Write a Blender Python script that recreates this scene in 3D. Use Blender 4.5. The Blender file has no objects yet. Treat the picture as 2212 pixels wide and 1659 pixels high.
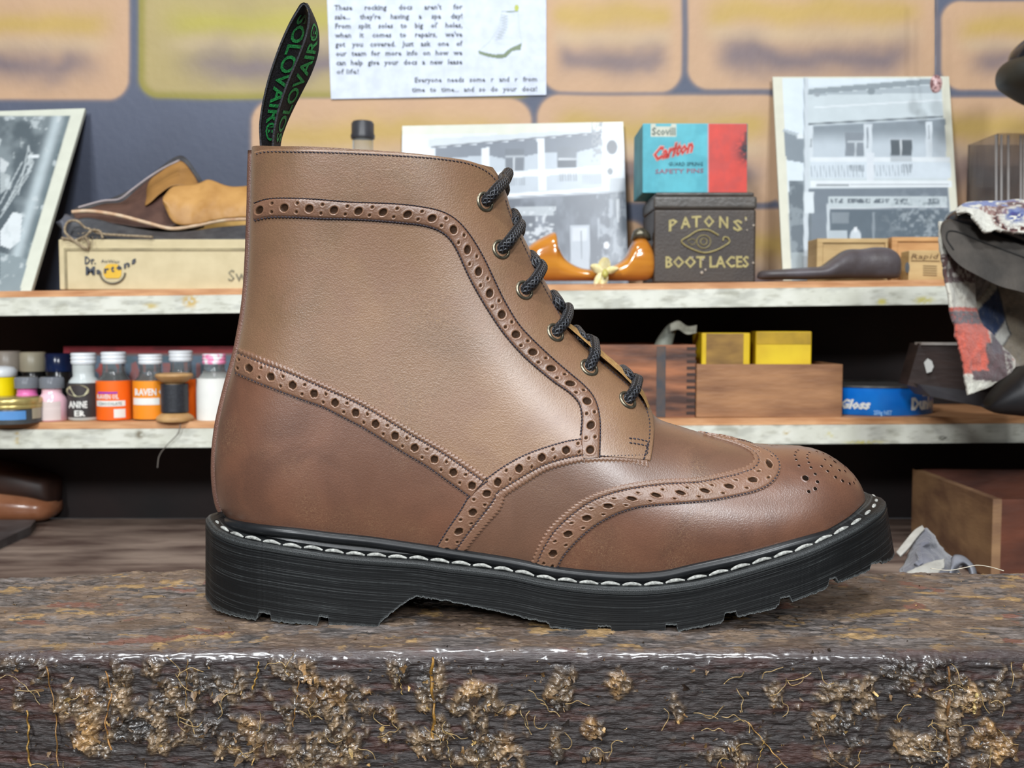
import bpy, bmesh, math, random
import numpy as np
from mathutils import Vector
rnd = random.Random(7)
rng = np.random.default_rng(11)
scene = bpy.context.scene
COL = scene.collection

# ------------------------------------------------------------------ camera
F, CX, CY = 2200.0, 1106.0, 829.5
TH = math.atan((829.5 - 700.0) / F)
CT, ST = math.cos(TH), math.sin(TH)
CAMY, HC = -0.453, 0.1404
cam = bpy.data.cameras.new('camera')
cam.sensor_width = 36.0
cam.lens = 36.0 * F / 2212.0
cam.clip_start = 0.01
cam.dof.use_dof = True
cam.dof.focus_distance = 0.468
cam.dof.aperture_fstop = 21.0
camo = bpy.data.objects.new('camera', cam)
COL.objects.link(camo)
camo.location = (0, CAMY, HC)
camo.rotation_euler = (math.pi / 2 - TH, 0, 0)
scene.camera = camo

# ------------------------------------------------------------------ light
scene.view_settings.view_transform = 'Standard'
scene.view_settings.look = 'None'
scene.view_settings.gamma = 1.0
scene.view_settings.use_curve_mapping = False
scene.view_settings.exposure = -0.95
world = bpy.data.worlds.new('room_light')
scene.world = world
world.use_nodes = True
bg = world.node_tree.nodes['Background']
bg.inputs[0].default_value = (0.80, 0.90, 1.0, 1)
bg.inputs[1].default_value = 0.15


def ceiling_lamp(x, y, z, size, power, col=(0.93, 0.97, 1.0), aim=(0, 0.1, 0)):
    l = bpy.data.lights.new('ceiling_downlight', 'AREA')
    l.shape = 'DISK'
    l.size = size
    l.energy = power
    l.color = col
    o = bpy.data.objects.new('ceiling_downlight', l)
    COL.objects.link(o)
    o.location = (x, y, z)
    d = Vector(aim) - Vector((x, y, z))
    o.rotation_euler = d.to_track_quat('-Z', 'Y').to_euler()
    return o


ceiling_lamp(-0.70, -1.00, 1.55, 0.20, 34)
ceiling_lamp(0.40, -1.05, 1.55, 0.20, 34)
ceiling_lamp(-1.30, -3.40, 1.75, 0.55, 165)
ceiling_lamp(0.90, -3.60, 1.75, 0.55, 165)
ceiling_lamp(-0.1, -0.05, 1.75, 0.22, 20, aim=(0, 0.7, 0))

# ------------------------------------------------------------------ helpers
WL = {}


def s2l(c):
    out = []
    for v in c[:3]:
        v = v / 255.0
        out.append(v / 12.92 if v <= 0.04045 else ((v + 0.055) / 1.055) ** 2.4)
    return tuple(out)


def s2ln(a):
    a = np.clip(np.asarray(a, float) / 255.0, 0, 1)
    return np.where(a <= 0.04045, a / 12.92, ((a + 0.055) / 1.055) ** 2.4)


def P(px, py, Y):
    """pixel -> point on the plane y = Y"""
    a = (px - CX) / F
    b = -(py - CY) / F
    t = (Y - CAMY) / (CT + ST * b)
    return Vector((a * t, Y, HC + t * (-ST + CT * b)))


def PZ(px, py, z):
    a = (px - CX) / F
    b = -(py - CY) / F
    t = (z - HC) / (-ST + CT * b)
    return Vector((a * t, CAMY + t * (CT + ST * b), z))


def proj(p):
    x, y, z = p[0], p[1] - CAMY, p[2] - HC
    d = y * CT - z * ST
    u = y * ST + z * CT
    return CX + F * x / d, CY - F * u / d


def SC(Y):
    return (Y - CAMY) / F


def tagit(o, label=None, cat=None, group=None, kind=None):
    if label: o['label'] = label
    if cat: o['category'] = cat
    if group: o['group'] = group
    if kind: o['kind'] = kind
    return o


def thing(name, loc, label, cat, group=None):
    o = bpy.data.objects.new(name, None)
    o.empty_display_size = 0.02
    COL.objects.link(o)
    o.location = loc
    WL[o.name] = Vector(loc)
    return tagit(o, label, cat, group)


def mk(name, verts, faces, mat, parent=None, loc=None, smooth=True, cols=None, uvs=None, attrs=None, sharp=None):
    """world-space verts -> one mesh object; origin at the parent's place or loc"""
    verts = np.asarray(verts, float).reshape(-1, 3)
    if parent is not None:
        org = WL[parent.name]
    elif loc is not None:
        org = Vector(loc)
    else:
        mn, mx = verts.min(0), verts.max(0)
        org = Vector(((mn[0] + mx[0]) / 2, (mn[1] + mx[1]) / 2, mn[2]))
    me = bpy.data.meshes.new(name)
    me.from_pydata((verts - np.array(org)).tolist(), [], [tuple(int(i) for i in f) for f in faces])
    if isinstance(mat, (list, tuple)):
        for m in mat: me.materials.append(m)
    else:
        me.materials.append(mat)
    if smooth:
        me.polygons.foreach_set('use_smooth', [True] * len(me.polygons))
    if cols is not None:
        ca = me.color_attributes.new('Col', 'FLOAT_COLOR', 'POINT')
        c = np.ones((len(verts), 4), np.float32)
        c[:, :3] = np.asarray(cols).reshape(-1, 3)
        ca.data.foreach_set('color', c.ravel())
    if attrs:
        for k, a in attrs.items():
            at = me.attributes.new(k, 'FLOAT', 'POINT')
            at.data.foreach_set('value', np.asarray(a, np.float32).ravel())
    if uvs is not None:
        uvl = me.uv_layers.new(name='UVMap')
        idx = np.zeros(len(me.loops), np.int32)
        me.loops.foreach_get('vertex_index', idx)
        uv = np.asarray(uvs, np.float32).reshape(-1, 2)[idx]
        uvl.data.foreach_set('uv', uv.ravel())
    me.update()
    if smooth and sharp is not None:
        me.set_sharp_from_angle(angle=math.radians(sharp))
    o = bpy.data.objects.new(name, me)
    COL.objects.link(o)
    if parent is not None:
        o.parent = parent
        WL[o.name] = org.copy()
    else:
        o.location = org
        WL[o.name] = org.copy()
    return o


def gridfaces(n, m, off=0, flip=False, wrap=False):
    i = np.arange(n - 1)[:, None]
    j = np.arange(m if wrap else m - 1)[None, :]
    a = i * m + j
    b = i * m + (j + 1) % m
    c = (i + 1) * m + (j + 1) % m
    d = (i + 1) * m + j
    f = np.stack([a, b, c, d], -1).reshape(-1, 4) + off
    if flip: f = f[:, ::-1]
    return f


class MB:
    """collects shapes for one mesh"""
    def __init__(s):
        s.v = []; s.f = []; s.uv = []

    def add(s, v, f, uv=None):
        o = len(s.v)
        s.v.extend([tuple(map(float, p)) for p in v])
        s.f.extend([tuple(int(i) + o for i in q) for q in f])
        s.uv.extend(uv if uv is not None else [(0, 0)] * len(v))
        return s

    def build(s, name, mat, parent=None, **k):
        return mk(name, s.v, s.f, mat, parent, uvs=s.uv if s.uv else None, **k)


def bevel_box(x0, x1, y0, y1, z0, z1, b=0.002, seg=2):
    bm = bmesh.new()
    r = bmesh.ops.create_cube(bm, size=1)
    for v in bm.verts:
        v.co = Vector(((x0 + x1) / 2 + v.co.x * (x1 - x0), (y0 + y1) / 2 + v.co.y * (y1 - y0), (z0 + z1) / 2 + v.co.z * (z1 - z0)))
    if b > 0:
        bmesh.ops.bevel(bm, geom=list(bm.edges), offset=b, segments=seg, profile=0.5, affect='EDGES')
    bm.verts.ensure_lookup_table()
    bm.verts.index_update()
    v = [tuple(q.co) for q in bm.verts]
    f = [tuple(q.index for q in p.verts) for p in bm.faces]
    bm.free()
    return v, f


def rot_about(v, c, ax=0, ay=0, az=0):
    from mathutils import Euler
    R = Euler((ax, ay, az)).to_matrix()
    c = Vector(c)
    return [tuple(R @ (Vector(p) - c) + c) for p in v]


def catmull(pts, n):
    """dense smooth curve through pts, even arc length, n samples"""
    p = np.asarray(pts, float)
    if len(p) == 2:
        t = np.linspace(0, 1, n)[:, None]
        return p[0] * (1 - t) + p[1] * t
    q = np.vstack([2 * p[0] - p[1], p, 2 * p[-1] - p[-2]])
    out = []
    for i in range(len(p) - 1):
        p0, p1, p2, p3 = q[i], q[i + 1], q[i + 2], q[i + 3]
        d1 = max(np.linalg.norm(p1 - p0), 1e-9) ** .5
        d2 = max(np.linalg.norm(p2 - p1), 1e-9) ** .5
        d3 = max(np.linalg.norm(p3 - p2), 1e-9) ** .5
        m1 = (p2 - p1) + d2 * ((p1 - p0) / d1 - (p2 - p0) / (d1 + d2))
        m2 = (p2 - p1) + d2 * ((p3 - p2) / d3 - (p3 - p1) / (d2 + d3))
        t = np.linspace(0, 1, 24, endpoint=False)[:, None]
        h = 2 * t ** 3 - 3 * t ** 2 + 1, t ** 3 - 2 * t ** 2 + t, -2 * t ** 3 + 3 * t ** 2, t ** 3 - t ** 2
        out.append(h[0] * p1 + h[1] * m1 + h[2] * p2 + h[3] * m2)
    out.append(p[-1:])
    c = np.vstack(out)
    return resample(c, n)


def resample(c, n):
    s = np.r_[0, np.cumsum(np.linalg.norm(np.diff(c, axis=0), axis=1))]
    t = np.linspace(0, s[-1], n)
    return np.stack([np.interp(t, s, c[:, k]) for k in range(c.shape[1])], 1)


def arclen(c):
    return float(np.linalg.norm(np.diff(c, axis=0), axis=1).sum())


def tube(mb, pts, r, seg=10, cap=True, flat=1.0, up=(0, 0, 1)):
    """tube along 3D pts; r number or list"""
    p = np.asarray(pts, float)
    n = len(p)
    rr = np.full(n, r) if np.isscalar(r) else np.interp(np.linspace(0, 1, n), np.linspace(0, 1, len(r)), r)
    t = np.gradient(p, axis=0)
    t /= np.linalg.norm(t, axis=1)[:, None] + 1e-12
    u = np.cross(t[0], up)
    if np.linalg.norm(u) < 1e-3: u = np.cross(t[0], (0, 1, 0.1))
    u /= np.linalg.norm(u)
    V = []; UV = []
    s = np.r_[0, np.cumsum(np.linalg.norm(np.diff(p, axis=0), axis=1))]
    for i in range(n):
        u = u - t[i] * np.dot(u, t[i])
        u /= np.linalg.norm(u) + 1e-12
        w = np.cross(t[i], u)
        for k in range(seg):
            a = 2 * math.pi * k / seg
            V.append(p[i] + rr[i] * (math.cos(a) * u + flat * math.sin(a) * w))
            UV.append((s[i], k / seg))
    Fc = gridfaces(n, seg, wrap=True).tolist()
    if cap:
        Fc.append(tuple(range(seg))[::-1][::-1])
        Fc.append(tuple(range((n - 1) * seg, n * seg))[::-1])
    mb.add(V, Fc, UV)


def lathe(mb, cx, cy, prof, seg=32):
    """prof: (radius, z) list from bottom to top"""
    n = len(prof)
    V = []; UV = []
    for r, z in prof:
        for k in range(seg):
            a = 2 * math.pi * k / seg
            V.append((cx + r * math.cos(a), cy + r * math.sin(a), z))
            UV.append((k / seg, z))
    Fc = gridfaces(n, seg, wrap=True).tolist()
    if prof[0][0] > 1e-5: Fc.append(tuple(range(seg))[::-1])
    if prof[-1][0] > 1e-5: Fc.append(tuple(range((n - 1) * seg, n * seg)))
    mb.add(V, Fc, UV)


# numpy value noise
_T = rng.random((256, 256))


def vn(x, y):
    x = np.asarray(x, float); y = np.asarray(y, float)
    xi = np.floor(x).astype(int); yi = np.floor(y).astype(int)
    fx = x - xi; fy = y - yi
    fx = fx * fx * fx * (fx * (fx * 6 - 15) + 10); fy = fy * fy * fy * (fy * (fy * 6 - 15) + 10)
    g = lambda a, b: _T[a & 255, b & 255]
    return (g(xi, yi) * (1 - fx) + g(xi + 1, yi) * fx) * (1 - fy) + (g(xi, yi + 1) * (1 - fx) + g(xi + 1, yi + 1) * fx) * fy


def fbm(x, y, o=4, g=0.5):
    s = 0; a = 1; t = 0
    for i in range(o):
        s = s + a * vn(x * 2 ** i + 17.3 * i, y * 2 ** i + 5.1 * i); t += a; a *= g
    return s / t


def sm(a, b, x):
    t = np.clip((x - a) / (b - a), 0, 1)
    return t * t * (3 - 2 * t)


# ------------------------------------------------------------------ materials
def nodes(m):
    m.use_nodes = True
    nt = m.node_tree
    return nt, nt.nodes, nt.links, nt.nodes['Principled BSDF']


def pm(name, c1, c2=None, sc=30, st=(1, 1, 1), rough=0.5, r2=None, metal=0, bump=0, bsc=200, bst=None, coat=0, spec=0.5,
       trans=0, ior=1.45, attr=False, sheen=0, det=4, lo=0.35, hi=0.65, alpha=None):
    m = bpy.data.materials.new(name)
    nt, N, L, B = nodes(m)
    tc = N.new('ShaderNodeTexCoord')
    mp = N.new('ShaderNodeMapping'); mp.inputs['Scale'].default_value = st
    L.new(tc.outputs['Object'], mp.inputs[0])
    nz = N.new('ShaderNodeTexNoise'); nz.inputs['Scale'].default_value = sc; nz.inputs['Detail'].default_value = det
    L.new(mp.outputs[0], nz.inputs['Vector'])
    mr = N.new('ShaderNodeMapRange'); mr.inputs[1].default_value = lo; mr.inputs[2].default_value = hi
    L.new(nz.outputs[0], mr.inputs[0])
    mx = N.new('ShaderNodeMix'); mx.data_type = 'RGBA'
    a = s2l(c1); b = s2l(c2 if c2 else [v * 0.82 for v in c1])
    mx.inputs[6].default_value = (*a, 1); mx.inputs[7].default_value = (*b, 1)
    L.new(mr.outputs[0], mx.inputs[0])
    if attr:
        ca = N.new('ShaderNodeVertexColor'); ca.layer_name = 'Col'
        m2 = N.new('ShaderNodeMix'); m2.data_type = 'RGBA'; m2.blend_type = 'MULTIPLY'; m2.inputs[0].default_value = 1
        L.new(ca.outputs[0], m2.inputs[6]); L.new(mx.outputs[2], m2.inputs[7])
        L.new(m2.outputs[2], B.inputs['Base Color'])
    else:
        L.new(mx.outputs[2], B.inputs['Base Color'])
    if r2 is not None:
        rr = N.new('ShaderNodeMapRange'); rr.inputs[3].default_value = rough; rr.inputs[4].default_value = r2
        L.new(mr.outputs[0], rr.inputs[0]); L.new(rr.outputs[0], B.inputs['Roughness'])
    else:
        B.inputs['Roughness'].default_value = rough
    B.inputs['Metallic'].default_value = metal
    B.inputs['Coat Weight'].default_value = coat
    B.inputs['Coat Roughness'].default_value = 0.12
    B.inputs['Specular IOR Level'].default_value = spec
    B.inputs['Transmission Weight'].default_value = trans
    B.inputs['IOR'].default_value = ior
    B.inputs['Sheen Weight'].default_value = sheen
    if bump:
        mp2 = N.new('ShaderNodeMapping'); mp2.inputs['Scale'].default_value = bst or st
        L.new(tc.outputs['Object'], mp2.inputs[0])
        n2 = N.new('ShaderNodeTexNoise'); n2.inputs['Scale'].default_value = bsc; n2.inputs['Detail'].default_value = 5
        L.new(mp2.outputs[0], n2.inputs['Vector'])
        bp = N.new('ShaderNodeBump'); bp.inputs['Strength'].default_value = 1; bp.inputs['Distance'].default_value = bump
        L.new(n2.outputs[0], bp.inputs['Height']); L.new(bp.outputs[0], B.inputs['Normal'])
    return m


def leather_mat(name, c1, c2, c3, rough=0.42, grain=0.00016):
    """pull-up leather: blotchy browns, fine pebble grain, pale hairline creases"""
    m = bpy.data.materials.new(name)
    nt, N, L, B = nodes(m)
    tc = N.new('ShaderNodeTexCoord')
    def noise(sc, det=4, st=None, dist=0):
        n = N.new('ShaderNodeTexNoise'); n.inputs['Scale'].default_value = sc; n.inputs['Detail'].default_value = det
        n.inputs['Distortion'].default_value = dist
        if st:
            mp = N.new('ShaderNodeMapping'); mp.inputs['Scale'].default_value = st
            L.new(tc.outputs['Object'], mp.inputs[0]); L.new(mp.outputs[0], n.inputs['Vector'])
        else:
            L.new(tc.outputs['Object'], n.inputs['Vector'])
        return n
    def rmp(src, a, b, c=0.0, d=1.0):
        r = N.new('ShaderNodeMapRange'); r.inputs[1].default_value = a; r.inputs[2].default_value = b
        r.inputs[3].default_value = c; r.inputs[4].default_value = d
        L.new(src, r.inputs[0]); return r.outputs[0]
    def mix(f, a, b):
        x = N.new('ShaderNodeMix'); x.data_type = 'RGBA'
        if hasattr(f, 'links') or hasattr(f, 'is_linked'): L.new(f, x.inputs[0])
        else: x.inputs[0].default_value = f
        for k, v in ((6, a), (7, b)):
            if isinstance(v, tuple): x.inputs[k].default_value = (*v, 1)
            else: L.new(v, x.inputs[k])
        return x.outputs[2]
    big = noise(14, 3, dist=0.4)
    mid = noise(38, 5, dist=0.8)
    col = mix(rmp(big.outputs[0], 0.36, 0.64), s2l(c1), s2l(c2))
    col = mix(rmp(mid.outputs[0], 0.42, 0.7), col, s2l(c3))
    fine = noise(1500, 2)
    col = mix(rmp(fine.outputs[0], 0.3, 0.75, 0, 0.28), col, tuple(v * 1.5 for v in s2l(c1)))
    # pale creases
    vor = N.new('ShaderNodeTexVoronoi'); vor.feature = 'DISTANCE_TO_EDGE'; vor.inputs['Scale'].default_value = 260
    wr = noise(120, 3); wm = N.new('ShaderNodeMix'); wm.data_type = 'VECTOR'; wm.inputs[0].default_value = 0.06
    L.new(tc.outputs['Object'], wm.inputs[4]); L.new(wr.outputs[1], wm.inputs[5]); L.new(wm.outputs[1], vor.inputs['Vector'])
    cm = noise(26, 2)
    ck = N.new('ShaderNodeMath'); ck.operation = 'MULTIPLY'
    L.new(rmp(vor.outputs[0], 0.0, 0.07, 1, 0), ck.inputs[0]); L.new(rmp(cm.outputs[0], 0.5, 0.75, 0, 0.35), ck.inputs[1])
    col = mix(ck.outputs[0], col, s2l((196, 160, 118)))
    L.new(col, B.inputs['Base Color'])
    L.new(rmp(mid.outputs[0], 0.3, 0.7, rough - 0.05, rough + 0.07), B.inputs['Roughness'])
    B.inputs['Specular IOR Level'].default_value = 0.6; B.inputs['Coat Weight'].default_value = 0.8; B.inputs['Coat Roughness'].default_value = 0.36
    v2 = N.new('ShaderNodeTexVoronoi'); v2.inputs['Scale'].default_value = 1350
    L.new(tc.outputs['Object'], v2.inputs['Vector'])
    g2 = noise(500, 4)
    ad = N.new('ShaderNodeMath'); ad.operation = 'ADD'
    L.new(v2.outputs[0], ad.inputs[0]); L.new(g2.outputs[0], ad.inputs[1])
    sb = N.new('ShaderNodeMath'); sb.operation = 'SUBTRACT'
    L.new(ad.outputs[0], sb.inputs[0]); L.new(ck.outputs[0], sb.inputs[1])
    bp = N.new('ShaderNodeBump'); bp.inputs['Strength'].default_value = 1; bp.inputs['Distance'].default_value = grain
    L.new(sb.outputs[0], bp.inputs['Height']); L.new(bp.outputs[0], B.inputs['Normal'])
    return m, N, L, B, col


def text_tris(s, size=1.0, bold=0.0, res=2, shear=0.0):
    cu = bpy.data.curves.new('t', 'FONT'); cu.body = s; cu.size = size; cu.resolution_u = res; cu.offset = bold; cu.shear = shear
    o = bpy.data.objects.new('t', cu); COL.objects.link(o)
    dg = bpy.context.evaluated_depsgraph_get(); dg.update()
    me = bpy.data.meshes.new_from_object(o.evaluated_get(dg))
    bm = bmesh.new(); bm.from_mesh(me)
    bmesh.ops.triangulate(bm, faces=bm.faces)
    bmesh.ops.remove_doubles(bm, verts=bm.verts, dist=1e-5)
    v = np.array([q.co[:] for q in bm.verts]).reshape(-1, 3)
    f = [tuple(k.index for k in p.verts) for p in bm.faces]
    # edges for a thin side wall
    bm.free()
    bpy.data.objects.remove(o); bpy.data.curves.remove(cu); bpy.data.meshes.remove(me)
    return v[:, :2], f


# ------------------------------------------------------------------ the wooden block
ZB = -0.155
YF = PZ(1106, 1405, 0).y
YBk = 0.118
def block():
    xs = np.arange(-0.36, 0.40, 0.00082)
    nf, ntp = 130, 150
    # profile: front face bottom -> rounded edge -> top -> back edge
    r = 0.0055
    prof = [(YF, z) for z in np.linspace(-0.075, -r, nf)]
    prof += [(YF + r - r * math.cos(a), -r + r * math.sin(a)) for a in np.linspace(0.1, math.pi / 2, 10)]
    prof += [(y, 0.0) for y in np.linspace(YF + r, YBk - r, ntp)[1:]]
    prof += [(YBk - r + r * math.sin(a), -r + r * math.cos(a)) for a in np.linspace(0.1, math.pi / 2, 8)]
    prof += [(YBk, z) for z in np.linspace(-r, -0.02, 8)[1:]]
    prof = np.array(prof); m = len(prof); n = len(xs)
    t = np.gradient(prof, axis=0); t /= np.linalg.norm(t, axis=1)[:, None]
    pn = np.stack([-t[:, 1], t[:, 0]], 1)          # outward (y,z)
    s = np.r_[0, np.cumsum(np.hypot(*np.diff(prof, axis=0).T))]
    X = xs[:, None] + 0 * s[None]; S = s[None] + 0 * X
    se = s[nf - 1]; edge_c = se + 0.004
    front = sm(edge_c + 0.0015, edge_c - 0.003, S)
    top = 1 - front
    # px of undisplaced points for placing the big crusts
    Yp = prof[:, 0][None] + 0 * X; Zp = prof[:, 1][None] + 0 * X
    dd = (Yp - CAMY) * CT - (Zp - HC) * ST
    PX = CX + F * X / dd; PY = CY - F * ((Yp - CAMY) * ST + (Zp - HC) * CT) / dd
    blobs = [(180, 1530, 70, 60, 1), (250, 1480, 40, 60, 1), (215, 1590, 70, 70, 1), (330, 1560, 90, 80, 1), (330, 1450, 40, 30, .5), (40, 1560, 40, 80, .6), (20, 1430, 40, 30, .8),
             (90, 1450, 50, 40, .5), (480, 1500, 60, 60, 1), (520, 1590, 100, 60, 1), (650, 1520, 70, 70, 1), (700, 1610, 100, 60, 1), (740, 1500, 60, 60, 1), (650, 1430, 60, 25, .6),
             (830, 1560, 40, 40, .7), (930, 1480, 40, 70, 1), (930, 1600, 45, 60, 1), (860, 1440, 30, 50, .8), (1030, 1520, 60, 60, 1), (1090, 1560, 70, 50, .8), (1010, 1640, 90, 30, .8),
             (1205, 1510, 30, 60, 1), (1205, 1600, 28, 60, 1), (1090, 1630, 60, 40, .8), (1340, 1490, 30, 40, .7), (1270, 1580, 60, 30, .6), (1460, 1500, 20, 30, .5), (1680, 1500, 30, 35, .8),
             (1640, 1590, 50, 40, .8), (1830, 1500, 70, 50, 1), (1760, 1560, 60, 60, .7), (1790, 1620, 60, 40, .6), (1940, 1450, 40, 40, .9), (2040, 1470, 60, 40, 1), (2050, 1540, 30, 110, 1),
             (2100, 1500, 30, 50, .9), (2000, 1610, 80, 40, .8), (2170, 1480, 50, 70, .7), (2150, 1600, 60, 50, .8), (1300, 1640, 80, 30, .6), (1560, 1640, 120, 30, .6)]
    M = 0
    for bx_, by_, rx, ry, a in blobs:
        M = np.maximum(M, a * np.exp(-(((PX - bx_) / rx) ** 2 + ((PY - by_) / ry) ** 2) * 0.8))
    m1 = fbm(X * 55, S * 45, 4)
    edge = fbm(X * 260, S * 200, 3)
    crust = sm(0.34, 0.62, M * 0.85 + (m1 - 0.5) * 0.9 + (edge - .5) * 0.5) * front
    crust = crust * sm(.28, .46, fbm(X * 130 + 21, S * 120, 3))
    warp = fbm(X * 130 + 9, S * 130, 3) * 3
    rid = 1 - np.abs(2 * fbm(X * 230 + warp, S * 150 + warp, 5, 0.62) - 1) * 2.6
    rid2 = 1 - np.abs(2 * fbm(X * 520 + warp * 2, S * 460, 2) - 1) * 2
    grain = fbm(X * 26, S * 1500, 3)
    grain2 = fbm(X * 120, S * 600, 3)
    H = -0.0004 * grain - 0.0006 * sm(.5, .7, grain2)
    H += crust * (0.0003 + 0.0026 * np.clip(rid, 0, 1) ** 2 * (0.3 + m1) + 0.0011 * np.clip(rid2, 0, 1) ** 2 + 0.0012 * fbm(X * 700, S * 900, 2) * rid2)
    H += front * (0.0012 * (fbm(X * 120, S * 500, 5, .7) - 0.5) + 0.0014 * (fbm(X * 330, S * 420, 4, .6) - 0.5))
    # top: splintered, with leather and glue scraps pressed flat
    scr = .8 * sm(0.56, 0.62, fbm(X * 75 + 40, S * 150, 5, .6)) * top
    H += top * (0.0022 * (fbm(X * 30, S * 60, 4) - .5) + 0.0012 * (fbm(X * 260, S * 900, 3) - .5)) + scr * 0.0008 * fbm(X * 500, S * 700, 2)
    H = np.where(S > edge_c + 0.004, np.minimum(H, 0.0002 + 0 * H), H)
    H = H * (1 - .8 * np.exp(-((S - edge_c) / 0.0035) ** 2))
    lump = sm(-0.30, -0.15, X) * sm(-0.12, -0.17, X)
    back = sm(s[-1] - 0.055, s[-1] - 0.030, S)
    H += back * np.maximum(0, 0.0035 * lump * fbm(X * 90, S * 90, 3)) + back * 0.0012 * fbm(X * 160, S * 160, 3)
    H += sm(-0.17, -0.35, X) * back * -0.004
    V = np.stack([X, Yp + pn[:, 0][None] * H, Zp + pn[:, 1][None] * H], -1)
    # colour: dark stained wood, resin crusts, ochre and red scraps
    def C(*c): return s2ln(np.array(c))
    base = C(50, 42, 40)[None, None] * (0.3 + 1.25 * fbm(X * 60, S * 2200, 4, .65)[..., None])
    red = sm(0.5, 0.68, fbm(X * 40 + 70, S * 220, 5, .6))[..., None] * 0.6
    base = base * (0.55 + .8 * fbm(X * 200 + 5, S * 300, 4, .6)[..., None])
    base = base * (1 - red) + C(72, 40, 32) * red * (0.5 + grain[..., None])
    topc = C(96, 88, 84)[None, None] * (0.25 + 1.35 * sm(.25, .8, fbm(X * 110, S * 900, 5, .65))[..., None])
    g = sm(0.42, 0.62, fbm(X * 40 + 3, S * 60, 4))[..., None]
    g = g * .7
    topc = topc * (1 - g) + C(98, 78, 62) * g * (0.3 + 1.3 * fbm(X * 300, S * 800, 4, .6)[..., None])
    sc_c = np.where(vn(X * 60, S * 90)[..., None] > 0.62, C(150, 120, 78), C(122, 102, 84)) * (0.6 + 0.8 * edge[..., None])
    sc_c = np.where(vn(X * 45 + 31, S * 70 + 9)[..., None] > 0.8, C(112, 72, 58), sc_c)
    topc = topc * (1 - scr[..., None]) + sc_c * scr[..., None]
    k = np.clip(0.30 + 0.9 * rid, 0, 1)[..., None]
    k = k * (0.2 + 1.2 * vn(X * 190, S * 160)[..., None])
    glue = C(46, 36, 30) * (1 - k) + C(136, 112, 84) * k  # glue darker in hollows, paler on ridges: crevice shade put into the colour
    amb = .7 * sm(0.58, 0.75, fbm(X * 70 + 5, S * 50 + 2, 3))[..., None]
    glue = glue * (1 - amb) + (C(86, 58, 34) * (1 - k) + C(176, 134, 80) * k) * amb
    drk = sm(0.55, 0.72, fbm(X * 48 + 15, S * 48 + 12, 3))[..., None]
    glue = glue * (1 - drk * .8) + C(44, 42, 42) * drk * .8
    col = base * (1 - crust[..., None]) + glue * crust[..., None]
    tk = sm(edge_c - 0.0035, edge_c + 0.002, S)[..., None]
    col = col * (1 - tk) + topc * tk
    edk = (np.exp(-((S - edge_c) / 0.004) ** 2) * .75)[..., None]
    col = col * (1 - edk) + C(58, 46, 46) * edk
    shine = np.exp(-((S - edge_c) / 0.0045) ** 2) * sm(0.3, 0.6, fbm(X * 50 + 2, S * 400, 3) + 0.15)
    shine = np.maximum(shine, crust * .75)
    return V, col, shine, n, m, xs, prof


V, col, shine, n_, m_, bxs, bprof = block()
M_block = bpy.data.materials.new('weathered_glue_crusted_wood')
nt, N, L, B = nodes(M_block)
ca = N.new('ShaderNodeVertexColor'); ca.layer_name = 'Col'; L.new(ca.outputs[0], B.inputs['Base Color'])
sh = N.new('ShaderNodeAttribute'); sh.attribute_name = 'shine'
mr = N.new('ShaderNodeMapRange'); mr.inputs[3].default_value = 0.5; mr.inputs[4].default_value = 0.16; L.new(sh.outputs['Fac'], mr.inputs[0]); L.new(mr.outputs[0], B.inputs['Roughness'])
L.new(sh.outputs['Fac'], B.inputs['Coat Weight']); B.inputs['Coat Roughness'].default_value = 0.16
tc = N.new('ShaderNodeTexCoord'); mp = N.new('ShaderNodeMapping'); mp.inputs['Scale'].default_value = (0.25, 1, 1.6); L.new(tc.outputs['Object'], mp.inputs[0])
nz = N.new('ShaderNodeTexNoise'); nz.inputs['Scale'].default_value = 1100; nz.inputs['Detail'].default_value = 5; L.new(mp.outputs[0], nz.inputs['Vector'])
bp = N.new('ShaderNodeBump'); bp.inputs['Distance'].default_value = 0.0007; L.new(nz.outputs[0], bp.inputs['Height']); L.new(bp.outputs[0], B.inputs['Normal'])
block_o = thing('wooden_block', (0, 0.05, ZB), 'thick dark wooden block crusted with dried glue, under the brown boot', 'wooden block')
wood_part = mk('block_body', V.reshape(-1, 3), gridfaces(n_, m_, flip=True), M_block, block_o, cols=col.reshape(-1, 3), attrs={'shine': shine})
M_bside = pm('dark_block_wood', (52, 42, 38), (34, 27, 25), sc=20, st=(1, 6, 6), rough=0.6, bump=0.001, bsc=60)
v, f = bevel_box(bxs[0], bxs[-1], YF + 0.002, YBk - 0.001, ZB, -0.0735, 0)
mb = MB().add(v, f)
v, f = bevel_box(bxs[0], bxs[-1], YF + 0.008, YBk - 0.003, -0.0735, -0.006, 0); mb.add(v, f)
mb.build('block_core', M_bside, block_o, smooth=False)


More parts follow.
